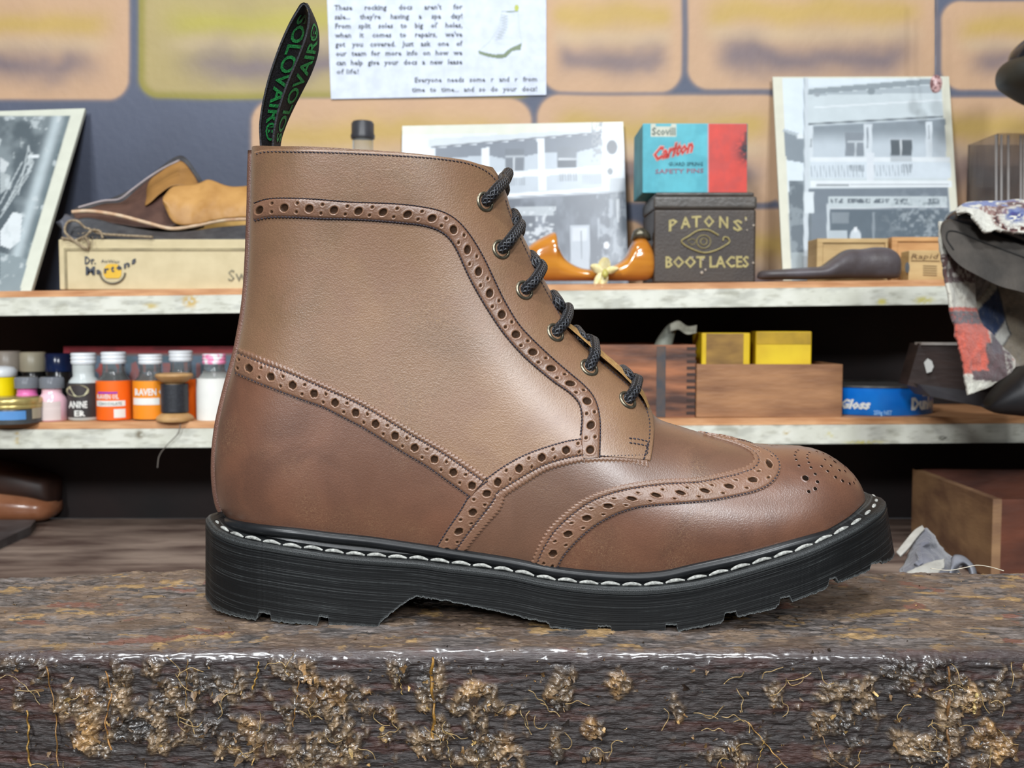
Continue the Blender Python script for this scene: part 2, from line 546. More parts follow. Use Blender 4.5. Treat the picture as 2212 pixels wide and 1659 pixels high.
# curled scraps of dried glue and threads, stuck to front and top
def scraps():
    V = []; Fc = []; Cc = []
    pal = [(120, 94, 66), (92, 70, 50), (150, 116, 76), (76, 60, 50), (196, 158, 104), (60, 52, 48), (216, 178, 112), (62, 62, 66)]
    r = random.Random(5)
    xs = bxs; Vg = scr_V
    for k in range(11000):
        i = r.randrange(4, len(xs) - 4)
        onfront = r.random() < 0.72
        if onfront:
            j = r.randrange(20, 132)
            if scr_crust(i, j) < 0.45 and r.random() < 0.90: continue
        else:
            j = r.randrange(135, Vg.shape[1] - 14)
            if r.random() < 0.55: continue
        p = Vg[i, j]; nrm = np.array([0, -1.0, 0.15]) if onfront else np.array([0, -0.1, 1.0])
        c = np.array(s2l(pal[min(7, int(abs(r.gauss(0, 3.0))))])) * r.uniform(.6, 1.15)
        L_ = r.uniform(0.0007, 0.0030) * (1.9 if r.random() < .08 else 1) * (0.6 if not onfront else 1); W_ = L_ * r.uniform(.3, .8); curl = r.uniform(-2.5, 2.5)
        a = r.uniform(0, 6.28)
        t = np.array([math.cos(a), 0, math.sin(a)]) if onfront else np.array([math.cos(a), math.sin(a), 0])
        lift = r.uniform(.1, 1.0) if onfront else r.uniform(0, .18)
        if not onfront and t[1] > 0: t = -t
        t = t + nrm * lift; t /= np.linalg.norm(t)
        b = np.cross(nrm, t); b /= np.linalg.norm(b); nn_ = np.cross(t, b)
        o = len(V)
        for u in range(5):
            s = u / 4
            cc = p - nrm * 0.0004 + t * L_ * s + nn_ * L_ * curl * 0.25 * s * s
            w = W_ * (0.5 + 0.5 * math.sin(math.pi * min(1, s + .2))) * r.uniform(.6, 1.1)
            for q in (-1, 0, 1):
                V.append(cc + b * w * 0.5 * q + nn_ * 0.0005 * (abs(q) * r.uniform(-.8, 1.2)))
                Cc.append(c * r.uniform(.8, 1.15))
        Fc += gridfaces(5, 3, off=o).tolist()
    # drips and threads
    mbt = MB()
    def thread(pts, rad, c):
        o = len(V); q = MB(); tube(q, pts, rad, 5)
        V.extend([np.array(p) for p in q.v]); Fc.extend([tuple(i + o for i in f_) for f_ in q.f]); Cc.extend([np.array(c)] * len(q.v))
    dr = [([(58, 1535), (62, 1580), (60, 1620), (66, 1655)], 5, (170, 130, 60)), ([(100, 1440), (110, 1490), (120, 1540), (122, 1600), (125, 1655)], 3.2, (150, 110, 60)), ([(0, 1465), (15, 1458), (40, 1470), (75, 1505), (85, 1522)], 1.8, (196, 170, 120)),
          ([(558, 1430), (556, 1455), (545, 1490)], 4.5, (176, 136, 66)), ([(405, 1425), (403, 1470), (402, 1530)], 2.2, (160, 124, 70)), ([(855, 1455), (866, 1480), (868, 1500)], 2.4, (190, 158, 96)),
          ([(965, 1600), (972, 1640), (975, 1659)], 2.4, (176, 150, 100)), ([(1020, 1600), (1035, 1640), (1030, 1659)], 2.2, (170, 140, 90)), ([(1075, 1540), (1100, 1522), (1120, 1530), (1130, 1550), (1140, 1575)], 2, (186, 160, 110)),
          ([(1615, 1560), (1640, 1590), (1665, 1620), (1700, 1659)], 3, (196, 150, 84)), ([(1650, 1600), (1640, 1640), (1636, 1659)], 1.6, (200, 160, 80)), ([(1762, 1560), (1780, 1600), (1800, 1640), (1830, 1659)], 2.2, (160, 124, 84)),
          ([(2048, 1440), (2052, 1500), (2046, 1560), (2050, 1620), (2046, 1659)], 7, (130, 94, 58)), ([(935, 1420), (932, 1470), (938, 1540), (934, 1600)], 8, (158, 116, 52)), ([(1555, 1640), (1560, 1655), (1566, 1659)], 2, (190, 150, 80)),
          ([(645, 1470), (640, 1520), (632, 1570)], 2.4, (160, 116, 62)), ([(2110, 1500), (2104, 1540)], 8, (206, 180, 120)), ([(228, 1450), (240, 1500), (228, 1560), (240, 1620)], 4, (176, 124, 64))]
    for pts, wpx, c in dr:
        cc = catmull([(a, b) for a, b in pts], 30)
        q = [np.array(P(a + 1.5 * math.sin(k * .9), b, YF - 0.0016 - 0.0012 * math.sin(k * .7))) for k, (a, b) in enumerate(cc)]
        thread(q, [wpx * SC(YF) * .5 * (0.6 + .5 * r.random()) for _ in range(8)], s2l(c))
    for k in range(70):
        x = r.uniform(0, 2212); y = r.uniform(1440, 1659)
        pts = [(x, y)]; a = r.uniform(0, 6.28)
        for _ in range(4):
            a += r.uniform(-1.1, 1.1); pts.append((pts[-1][0] + 14 * math.cos(a), pts[-1][1] + 14 * math.sin(a)))
        q = [np.array(P(a_, b_, YF - 0.002 - 0.002 * r.random())) for a_, b_ in pts]
        thread(catmull(q, 16), 0.00018, s2l((180, 150, 100)))
    return V, Fc, Cc


scr_V = V.reshape(n_, m_, 3)
_lum = np.abs(scr_V[..., 1] - bprof[:, 0][None])
scr_crust = lambda i, j: min(1, _lum[i, j] / 0.0022)
v, f, c = scraps()
M_scrap = pm('dried_glue_scraps', (255, 255, 255), (190, 190, 190), sc=900, rough=0.22, r2=0.45, attr=True, bump=0.0002, bsc=900)
so = mk('dried_glue', v, f, M_scrap, block_o, cols=np.array(c))
so['kind'] = 'stuff'
so['label'] = 'amber and brown curls of dried glue and thread'

# ------------------------------------------------------------------ bench, shelves, wall
SF = 0.87
YW = 1.085
M_bench = pm('worn_brown_bench_wood', (156, 136, 122), (92, 74, 66), sc=9, st=(1, 3.5, 1), rough=0.55, bump=0.002, bsc=30, det=8)
ZT = ZB
v, f = bevel_box(-1.5, 1.6, -0.1, YW, ZT - 0.05, ZT, 0.003)
bench = mk('bench', v, f, M_bench, smooth=False)
tagit(bench, 'worn brown wooden workbench top behind and beneath the block', 'workbench')
M_dk = pm('shade_dark_back_panel', (30, 17, 15), (16, 12, 13), sc=8, rough=0.75, bump=0.0006, bsc=60)  # dark panel; its near-black colour also carries the shade under the shelves


def shelf(nm, yl, yr, lip, fas, label, stains):
    """board with bare wood edge above a white painted fascia; yl/yr = pixel rows of its top edge at x=0 and x=2212"""
    a = P(0, yl, SF); b = P(2212, yr, SF)
    def zt(x): return a.z + (b.z - a.z) * (x - a.x) / (b.x - a.x)
    k = SC(SF); x0, x1 = -1.05, 1.08
    t = thing(nm, (0, SF, zt(0) - (lip + fas) * k), label, 'shelf')
    def slab(y0, y1, o0, o1, b_=0.0008):
        v, f = bevel_box(x0, x1, y0, y1, 0, 1, 0)
        v, f = bevel_box(x0, x1, y0, y1, o0, o1, b_)
        return [(p[0], p[1], p[2] + zt(p[0])) for p in v], f
    v, f = slab(SF, YW, -lip * k, 0)
    mk('board', v, f, M_board, t, smooth=False)
    # fascia as a grid so that its stains are part of its paint
    xs = np.linspace(x0, x1, 620); zs = np.linspace(-(lip + fas) * k, -lip * k, 26)
    X, Z = np.meshgrid(xs, zs, indexing='ij')
    PXx = CX + X / (SC(SF)) * 1.0
    cc = np.ones(X.shape + (3,)) * s2ln((216, 216, 204))
    n1 = fbm(X * 40, Z * 120, 4)[..., None]
    cc *= 1 - 0.25 * sm(.45, .75, n1)
    n2 = sm(.62, .72, fbm(X * 90 + 7, Z * 220, 4))[..., None] * .35
    cc = cc * (1 - n2) + s2ln((150, 146, 128)) * n2
    for sx, sz, rx, rz, c_ in stains:
        px = (sx - CX) * k; pz = -(lip + sz) * k
        m = np.exp(-(((X - px) / (rx * k)) ** 2 + ((Z - pz) / (rz * k)) ** 2) ** 1.5)[..., None]
        m = m * sm(.3, .5, vn(X * 300, Z * 300))[..., None]
        cc = cc * (1 - m) + s2ln(c_) * m
    Zw = Z + zt(X)
    Vv = np.stack([X, X * 0 + SF - 0.004, Zw], -1).reshape(-1, 3)
    Vk = Vv.copy(); Vk[:, 1] = SF + 0.012
    nn = len(Vv); n, m = X.shape
    ff = gridfaces(n, m).tolist() + gridfaces(n, m, off=nn, flip=True).tolist()
    for i in range(n - 1):
        for j in (0, m - 1):
            p, q = i * m + j, (i + 1) * m + j
            ff.append((p, q, q + nn, p + nn) if j == 0 else (q, p, p + nn, q + nn))
    mk('fascia', np.vstack([Vv, Vk]), ff, M_paint, t, cols=np.vstack([cc.reshape(-1, 3)] * 2), smooth=False)
    return zt


M_board = pm('bare_orange_wood', (206, 156, 112), (176, 122, 80), sc=20, st=(1, 8, 8), rough=0.55, bump=0.0004, bsc=60)
M_paint = pm('white_gloss_paint', (255, 255, 255), (236, 236, 232), sc=30, rough=0.4, attr=True, bump=0.0004, bsc=120)
zU = shelf('wall_shelf', 629, 602, 14, 39, 'upper shelf with white painted front edge holding boxes and photographs', [(415, 12, 16, 14, (196, 160, 70)), (330, 22, 14, 6, (200, 180, 120)), (1990, 30, 20, 8, (200, 190, 110)), (1900, 32, 10, 7, (196, 186, 100))])
zL = shelf('wall_shelf', 913, 900, 15, 41, 'lower shelf with white painted front edge holding bottles, wooden boxes and a blue tin', [(35, 18, 5, 14, (200, 170, 90)), (300, 12, 8, 10, (120, 110, 90)), (1800, 20, 14, 6, (210, 200, 130)), (1700, 16, 6, 6, (180, 160, 110)), (1870, 38, 40, 4, (200, 190, 110)), (2040, 30, 10, 5, (60, 60, 50)), (1240, 20, 30, 5, (190, 180, 150))])

# back panel below the upper shelf, mural wall above it
v, f = bevel_box(-1.5, 1.6, YW, YW + 0.02, ZT, zU(0) - 0.01, 0)
bp_ = mk('wall_back_panel', v, f, M_dk, smooth=False); bp_['kind'] = 'structure'


def mural():
    X, Z = np.meshgrid(np.linspace(-1.0, 1.05, 760), np.linspace(zU(0) - 0.012, P(0, -120, YW).z, 300), indexing='ij')
    dd = (YW - CAMY) * CT - (Z - HC) * ST
    PX = CX + F * X / dd; PY = CY - F * ((YW - CAMY) * ST + (Z - HC) * CT) / dd
    PX = PX + 5 * (fbm(X * 9, Z * 9, 3) - .5); PY = PY + 7 * (fbm(X * 7 + 3, Z * 7, 3) - .5)
    dark = s2ln((84, 90, 108))
    col = np.zeros(X.shape + (3,)) + dark
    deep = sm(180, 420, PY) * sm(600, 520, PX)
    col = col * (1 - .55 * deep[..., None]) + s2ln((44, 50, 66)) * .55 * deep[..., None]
    bl = [(-400, -200, 277, 214, 0, 44), (299, -200, 1162, 212, 1, 44), (1172, -200, 1471, 198, 0, 44), (1486, -200, 2020, 192, 0, 44), (2034, 4, 2600, 192, 0, 44),
          (545, 214, 1146, 470, 0, 50), (1160, 206, 1700, 437, 0, 50), (1664, 210, 2600, 446, 0, 50), (400, 440, 560, 700, 2, 40), (560, 480, 1400, 800, 0, 40), (1410, 452, 2000, 700, 0, 30), (2010, 455, 2600, 700, 0, 30)]
    for x0, y0, x1, y1, kind, rr in bl:
        qx = np.abs(PX - (x0 + x1) / 2) - (x1 - x0) / 2 + rr; qy = np.abs(PY - (y0 + y1) / 2) - (y1 - y0) / 2 + rr
        d = np.hypot(np.maximum(qx, 0), np.maximum(qy, 0)) + np.minimum(np.maximum(qx, qy), 0) - rr
        ins = sm(3.5, -3.5, d)[..., None]
        v = (PY - max(y0, y1 - 235)) / (y1 - max(y0, y1 - 235)) if y0 < -100 else (PY - y0) / (y1 - y0)
        h = (PX - x0) / (x1 - x0)
        w = 0.05 * (fbm(PX / 90, PY / 90, 3) - .5)
        c = np.zeros_like(col) + s2ln((192, 156, 124) if kind == 0 else (206, 160, 92) if kind == 2 else (168, 150, 100))
        yb = np.exp(-((v + w * 3 - 0.30) / 0.13) ** 2) * sm(0.02, 0.14, h) * sm(0.99, 0.86, h)
        c = c * (1 - .8 * yb[..., None]) + s2ln((186, 156, 78) if kind != 1 else (170, 160, 66)) * .8 * yb[..., None]
        mid = np.exp(-((v - 0.5) / 0.09) ** 2)[..., None] * .5 * sm(0.02, 0.14, h)[..., None] * sm(0.99, 0.86, h)[..., None]
        c = c * (1 - mid) + s2ln((196, 174, 142)) * mid
        gb = np.exp(-((v + w * 4 - 0.70) / 0.15) ** 2) * sm(0.06, 0.2, h) * sm(0.97, 0.8, h) * np.clip(0.95 + .7 * (fbm(PX / 160 + 4, PY / 60, 3) - .4), 0, 1.1)
        c = c * (1 - .85 * gb[..., None]) + s2ln((118, 104, 108) if kind != 2 else (150, 110, 80)) * .85 * gb[..., None]
        if kind == 1:
            eb = np.clip(sm(-22, -4, d) * 1.0, 0, 1)[..., None]
            c = c * (1 - eb) + s2ln((142, 132, 60)) * eb
        hal = sm(10, 0, d)[..., None] * .25
        col = col * (1 - hal) + c * hal
        col = col * (1 - ins) + c * ins
    # hairline drawn outlines
    return X, Z, col


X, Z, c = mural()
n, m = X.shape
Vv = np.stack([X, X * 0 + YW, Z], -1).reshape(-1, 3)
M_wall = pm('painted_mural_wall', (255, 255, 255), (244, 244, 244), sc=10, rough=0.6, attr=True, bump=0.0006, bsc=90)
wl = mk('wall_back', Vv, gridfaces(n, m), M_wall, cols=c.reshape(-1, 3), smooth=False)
wl['kind'] = 'structure'
v, f = bevel_box(-1.5, 1.6, YW + 0.001, YW + 0.02, zU(0) - 0.01, 1.7, 0)
w2 = mk('wall_upper', v, f, pm('plain_wall_paint', (206, 172, 134), (190, 160, 128), rough=0.6), smooth=False); w2['kind'] = 'structure'
# ------------------------------------------------------------------ helpers for the things on the shelves
def inpoly(px, py, poly):
    poly = np.asarray(poly, float); c = np.zeros(px.shape, bool)
    x1, y1 = poly[-1]
    for x2, y2 in poly:
        cond = (y1 > py) != (y2 > py)
        xi = (x2 - x1) * (py - y1) / (y2 - y1 + 1e-12) + x1
        c ^= cond & (px < xi)
        x1, y1 = x2, y2
    return c


class Paint:
    """printed picture on a flat thing: colours per vertex"""
    def __init__(s, X, Y, base):
        s.X, s.Y = X, Y; s.c = np.zeros(X.shape + (3,)) + s2ln(base)

    def put(s, m, col, a=1.0):
        m = (m * a)[..., None]
        s.c = s.c * (1 - m) + s2ln(col) * m

    def rect(s, x0, y0, x1, y1, col, a=1.0, soft=0.6):
        m = sm(x0 - soft, x0 + soft, s.X) * sm(x1 + soft, x1 - soft, s.X) * sm(y0 - soft, y0 + soft, s.Y) * sm(y1 + soft, y1 - soft, s.Y)
        s.put(m, col, a)

    def poly(s, p, col, a=1.0): s.put(inpoly(s.X, s.Y, p).astype(float), col, a)

    def line(s, pts, w, col, a=1.0):
        d = np.full(s.X.shape, 1e9)
        for (x0, y0), (x1, y1) in zip(pts[:-1], pts[1:]):
            dx, dy = x1 - x0, y1 - y0; t = np.clip(((s.X - x0) * dx + (s.Y - y0) * dy) / (dx * dx + dy * dy + 1e-9), 0, 1)
            d = np.minimum(d, np.hypot(s.X - x0 - t * dx, s.Y - y0 - t * dy))
        s.put(sm(w + .6, w - .6, d), col, a)

    def ell(s, cx, cy, rx, ry, col, a=1.0, soft=.1):
        s.put(sm(1 + soft, 1 - soft, np.hypot((s.X - cx) / rx, (s.Y - cy) / ry)), col, a)

    def noise(s, m, col, sx=8, sy=8, lo=.45, hi=.7, a=1.0, k=0):
        s.put(sm(lo, hi, fbm(s.X / sx + k, s.Y / sy + k * 2, 4)) * m, col, a)


M_print = pm('printed_card', (255, 255, 255), (240, 240, 240), sc=60, rough=0.5, attr=True)
M_gloss = pm('glossy_photo_print', (238, 238, 238), (232, 232, 232), sc=60, rough=0.28, attr=True)


def board(nm, corners, Ys, paint, base, label, cat, res=2.4, thick=0.004, mat=None, parent=None, group=None):
    """flat board from its four photo corners TL TR BR BL, each at its real depth"""
    c = [np.array(P(x, y, Y)) for (x, y), Y in zip(corners, Ys)]
    w = max(abs(corners[1][0] - corners[0][0]), 4); h = max(abs(corners[3][1] - corners[0][1]), 4)
    n = max(3, int(w / res)); m = max(3, int(h / res))
    u = np.linspace(0, 1, n)[:, None, None]; v = np.linspace(0, 1, m)[None, :, None]
    G = (1 - v) * ((1 - u) * c[0] + u * c[1]) + v * ((1 - u) * c[3] + u * c[2])
    dd = (G[..., 1] - CAMY) * CT - (G[..., 2] - HC) * ST
    X = CX + F * G[..., 0] / dd; Y_ = CY - F * ((G[..., 1] - CAMY) * ST + (G[..., 2] - HC) * CT) / dd
    pt = Paint(X, Y_, base)
    if paint: paint(pt)
    nrm = np.cross(c[1] - c[0], c[3] - c[0]); nrm /= np.linalg.norm(nrm)
    if nrm[1] < 0: nrm = -nrm
    Bk = G + nrm * thick
    nn = n * m
    f = gridfaces(n, m, flip=True).tolist() + gridfaces(n, m, off=nn).tolist()
    for i in range(n - 1):
        for j in (0, m - 1): f.append((i * m + j, (i + 1) * m + j, (i + 1) * m + j + nn, i * m + j + nn))
    for j in range(m - 1):
        for i in (0, n - 1): f.append((i * m + j, i * m + j + 1, i * m + j + 1 + nn, i * m + j + nn))
    cc = np.vstack([pt.c.reshape(-1, 3), np.zeros((nn, 3)) + s2ln([v_ * .8 for v_ in base])])
    o = mk(nm, np.vstack([G.reshape(-1, 3), Bk.reshape(-1, 3)]), f, mat or M_print, parent, cols=cc, smooth=False)
    if parent is None: tagit(o, label, cat, group)
    return o


def words(mb, s, x0, x1, base, cap, Y, just=False, slope=0.0, bold=0.0, shear=0.0, f3=None, squash=None):
    """lettering set on the plane y=Y (or mapped by f3), between photo columns x0..x1 with its baseline at row base"""
    parts = s.split(' ') if just else [s]
    tri = [text_tris(w, 1.0, bold, 1, shear) for w in parts]
    k = cap / 0.70
    wid = [t[0][:, 0].max() * k for t in tri]
    if just:
        gap = ((x1 - x0) - sum(wid)) / max(1, len(parts) - 1); sq = 1.0
        if gap < cap * .25: sq = ((x1 - x0) - cap * .3 * (len(parts) - 1)) / sum(wid); gap = cap * .3
    else:
        gap = 0; sq = (x1 - x0) / wid[0] if squash is None else squash
    x = x0
    for (v, f), w in zip(tri, wid):
        pts = []
        for a, b in v:
            px = x + a * k * sq; py = base - b * k - (px - x0) * slope
            pts.append(f3(px, py) if f3 else tuple(P(px, py, Y)))
        mb.add(pts, f)
        x += w * sq + gap


def cuboid(nm, x0, x1, ytop, Y, depth, zb, mat, label, cat, b=0.0015, group=None, parent=None, yaw=0):
    """closed box whose front face fills photo columns x0..x1 up to row ytop, standing on zb"""
    a = P(x0, ytop, Y); c = P(x1, ytop, Y)
    v, f = bevel_box(a.x, c.x, Y, Y + depth, zb, a.z, b)
    if yaw: v = rot_about(v, ((a.x + c.x) / 2, Y, zb), az=yaw)
    o = mk(nm, v, f, mat, parent, smooth=False)
    if parent is None: tagit(o, label, cat, group)
    return o


def openbox(nm, x0, x1, ytop, Y, depth, zb, mat, label, cat, t=0.008, group=None):
    """open-topped wooden box: four walls and a floor"""
    a = P(x0, ytop, Y); c = P(x1, ytop, Y); z1 = a.z
    root = thing(nm, ((a.x + c.x) / 2, Y + depth / 2, zb), label, cat, group)
    for part, bx_ in (('front_board', (a.x, c.x, Y, Y + t, zb, z1)), ('back_board', (a.x, c.x, Y + depth - t, Y + depth, zb, z1)),
                      ('side_board', (a.x, a.x + t, Y + t, Y + depth - t, zb, z1)), ('side_board', (c.x - t, c.x, Y + t, Y + depth - t, zb, z1)),
                      ('bottom_board', (a.x + t, c.x - t, Y + t, Y + depth - t, zb, zb + t * .7))):
        v, f = bevel_box(*bx_, 0.0008)
        mk(part, v, f, mat, root, smooth=False)
    return root


def loft(nm, st, mat, parent=None, seg=28, n=60, power=2.2, label=None, cat=None, group=None, cols=None):
    """solid along photo x: stations (px, ytop, ybot, Ycentre, halfdepth) -> smooth closed body"""
    s = catmull([(a, b, c, d * 1000, e * 1000) for a, b, c, d, e in st], n)
    V = []
    for a, yt, yb, Yc_, hd in s:
        Yc_ /= 1000; hd /= 1000
        A = P(a, yt, Yc_); B_ = P(a, yb, Yc_); cz = (A.z + B_.z) / 2; rz = abs(A.z - B_.z) / 2; x = (A.x + B_.x) / 2
        for k in range(seg):
            t = 2 * math.pi * k / seg; ct, st_ = math.cos(t), math.sin(t)
            e = 2 / power
            V.append((x, Yc_ + hd * math.copysign(abs(ct) ** e, ct), cz + rz * math.copysign(abs(st_) ** e, st_)))
    f = gridfaces(n, seg, wrap=True).tolist() + [tuple(range(seg)), tuple(range((n - 1) * seg, n * seg))[::-1]]
    o = mk(nm, V, f, mat, parent, cols=cols)
    bm = bmesh.new(); bm.from_mesh(o.data); bmesh.ops.recalc_face_normals(bm, faces=bm.faces); bm.to_mesh(o.data); bm.free()
    if parent is None: tagit(o, label, cat, group)
    return o


def sheet(nm, A, B_, mat, parent=None, n=60, m=30, thick=0.0015, bulge=0.0, wob=0.0, paint=None, base=None, label=None, cat=None, seed=0):
    """supple sheet ruled between two photo curves of (px, py, Y)"""
    a = catmull([(x, y, Y * 1000) for x, y, Y in A], n); b = catmull([(x, y, Y * 1000) for x, y, Y in B_], n)
    G = np.zeros((n, m, 3)); PXY = np.zeros((n, m, 2))
    for i in range(n):
        for j in range(m):
            q = j / (m - 1)
            x, y, Y = a[i] * (1 - q) + b[i] * q
            PXY[i, j] = (x, y)
            G[i, j] = P(x, y, Y / 1000 - bulge * math.sin(q * math.pi))
    if wob: G[..., 1] += wob * (fbm(PXY[..., 0] / 18 + seed, PXY[..., 1] / 22 + seed, 3) - .5)
    du = np.gradient(G, axis=0); dv = np.gradient(G, axis=1); nn = np.cross(du, dv); nn /= np.linalg.norm(nn, axis=-1)[..., None] + 1e-12
    if nn[n // 2, m // 2, 1] > 0: nn = -nn
    Bk = G - nn * thick; k = n * m
    f = gridfaces(n, m).tolist() + gridfaces(n, m, off=k, flip=True).tolist()
    for i in range(n - 1):
        for j in (0, m - 1): f.append((i * m + j, (i + 1) * m + j, (i + 1) * m + j + k, i * m + j + k))
    for j in range(m - 1):
        for i in (0, n - 1): f.append((i * m + j, i * m + j + 1, i * m + j + 1 + k, i * m + j + k))
    cc = None
    if paint:
        pt = Paint(PXY[..., 0], PXY[..., 1], base); paint(pt); cc = np.vstack([pt.c.reshape(-1, 3)] * 2)
    o = mk(nm, np.vstack([G.reshape(-1, 3), Bk.reshape(-1, 3)]), f, mat, parent, cols=cc)
    bm = bmesh.new(); bm.from_mesh(o.data); bmesh.ops.recalc_face_normals(bm, faces=bm.faces); bm.to_mesh(o.data); bm.free()
    if parent is None: tagit(o, label, cat)
    return o


def zt_at(zf, px, Y): return zf(P(px, 600, Y).x)


# ------------------------------------------------------------------ notice on the wall
def p_notice(p):
    p.noise(np.ones(p.X.shape), (200, 208, 224), 60, 60, .3, .8, .5)
    o = [(1084, 24), (1078, 60), (1058, 90), (1040, 105), (1034, 113)]
    p.line(o, .7, (178, 190, 190)); p.line([(1118, 26), (1121, 60), (1127, 92)], 1.2, (196, 206, 210)); p.line([(1084, 25), (1118, 25)], .8, (150, 160, 150))
    p.line([(1095, 26), (1118, 24)], 1.4, (110, 128, 108))
    p.ell(1116, 17, 5, 7, (176, 184, 70))
    for k in range(9):
        y = 32 + k * 6; x = 1083 - max(0, k - 4) * 3
        p.line([(x, y), (x + 14, y + 3), (x, y + 6)], .9, (160, 170, 172), .9)
    p.line([(1064, 84), (1080, 95), (1105, 96)], .8, (196, 206, 206))
    p.poly([(1033, 109), (1035, 117), (1055, 123), (1080, 127), (1093, 124), (1107, 110), (1125, 108), (1127, 93), (1118, 97), (1102, 104), (1088, 116), (1070, 118), (1050, 114)], (112, 128, 98))


YN = YW - 0.003
notice = board('notice', [(705, -40), (1180, -40), (1180, 205), (715, 214)], [YN] * 4, p_notice, (206, 214, 230), 'white printed notice with a small boot drawing, pinned on the painted wall', 'notice', res=1.6, thick=0.0006)
mb = MB()
for k, (s, j) in enumerate([('These rocking docs aren\'t for', 1), ('sale... they\'re having a spa day!', 1), ('From split soles to big ol\' holes,', 1), ('when it comes to repairs, we\'ve', 1), ('got you covered. Just ask one of', 1),
                            ('our team for more info on how we', 1), ('can help give your docs a new lease', 1)]):
    words(mb, s, 722 + k * .6, 999, 22 + k * 19.8, 11.2, YN - 0.0008, True, 0.008, 0.018)
words(mb, 'of life!', 726, 775, 160, 11.2, YN - 0.0008, False, 0.008, 0.006)
words(mb, 'Everyone needs some r and r from', 895, 1160, 178, 11, YN - 0.0008, True, 0.008, 0.012)
words(mb, 'time to time... and so do your docs!', 890, 1160, 199, 11, YN - 0.0008, True, 0.008, 0.012)
M_ink = pm('dark_ink', (66, 70, 74), (80, 84, 88), rough=0.7)
mb.build('lettering', M_ink, notice, smooth=False)


# ------------------------------------------------------------------ photographs
def pickets(p, x0, x1, y0, y1, step, slope, col, a=.8, w=1.1):
    x = x0
    while x < x1:
        dy = (x - x0) * slope
        p.rect(x, y0 + dy, x + w * 1.6, y1 + dy, col, a); x += step


def p_mid(p):
    X, Y = p.X, p.Y
    p.rect(860, 262, 1400, 700, (222, 230, 238))
    p.poly([(860, 260), (1400, 250), (1400, 286), (860, 292)], (220, 222, 208))
    p.poly([(925, 300), (1308, 278), (1308, 287), (925, 318)], (206, 214, 220))
    p.line([(932, 318), (1300, 286)], 1.6, (110, 116, 126))
    p.poly([(940, 320), (1300, 288), (1300, 410), (945, 430)], (186, 196, 206))
    p.poly([(940, 320), (1300, 288), (1290, 318), (1240, 330), (1170, 330), (1100, 345), (1050, 335), (940, 345)], (112, 120, 132), .9)
    p.poly([(1040, 320), (1056, 318), (1060, 420), (1044, 420)], (226, 232, 238)); p.poly([(1160, 300), (1176, 299), (1180, 412), (1164, 412)], (226, 232, 238))
    p.rect(1092, 322, 1132, 372, (112, 120, 130)); p.rect(1108, 338, 1112, 372, (214, 220, 226)); p.rect(1092, 336, 1132, 340, (170, 178, 186))
    p.rect(1204, 318, 1246, 362, (120, 128, 138)); p.rect(1206, 342, 1246, 346, (200, 206, 212)); p.rect(1204, 346, 1246, 362, (92, 100, 110))
    p.poly([(960, 378), (1310, 358), (1310, 372), (960, 392)], (226, 232, 238))
    pickets(p, 1100, 1135, 384, 402, 4.5, -.03, (120, 128, 138)); pickets(p, 1206, 1248, 374, 392, 4.2, -.03, (104, 112, 122)); pickets(p, 1258, 1300, 378, 398, 5, -.03, (140, 148, 156))
    p.line([(960, 430), (1316, 408)], 3.2, (232, 236, 240)); p.line([(960, 434), (1316, 413)], 1, (150, 156, 164))
    p.rect(1302, 268, 1308, 410, (222, 228, 234)); p.ell(1322, 318, 12, 16, (92, 98, 108)); p.ell(1318, 370, 6, 8, (110, 118, 126))
    p.rect(1316, 384, 1360, 420, (176, 184, 192))
    p.noise((Y < 350) * (X > 1278) * (X < 1302) * 1.0, (150, 156, 164), 6, 6, .4, .6)
    lo = sm(0, 6, Y - (434 - (X - 960) * .06))
    p.put(lo, (92, 100, 112)); p.noise(lo, (128, 136, 148), 30, 60, .4, .7, .8)
    p.rect(1112, 446, 1196, 466, (188, 196, 202), .8); p.noise((Y > 446) * (Y < 600) * (X < 1200) * lo, (206, 212, 218), 14, 9, .56, .7, .9, 3)
    p.rect(1232, 486, 1274, 590, (176, 184, 194)); p.rect(1236, 492, 1268, 520, (198, 204, 212)); p.line([(1255, 500), (1256, 560)], .8, (120, 128, 136))
    p.rect(1318, 420, 1360, 620, (128, 136, 146), .8); p.rect(1332, 430, 1338, 480, (206, 212, 218)); p.ell(1310, 530, 6, 8, (224, 228, 234))
    p.noise(lo * (X > 1290), (170, 178, 188), 10, 20, .5, .65, .7, 5)
    p.rect(1345, 262, 1400, 700, (216, 220, 212), .7) if False else None


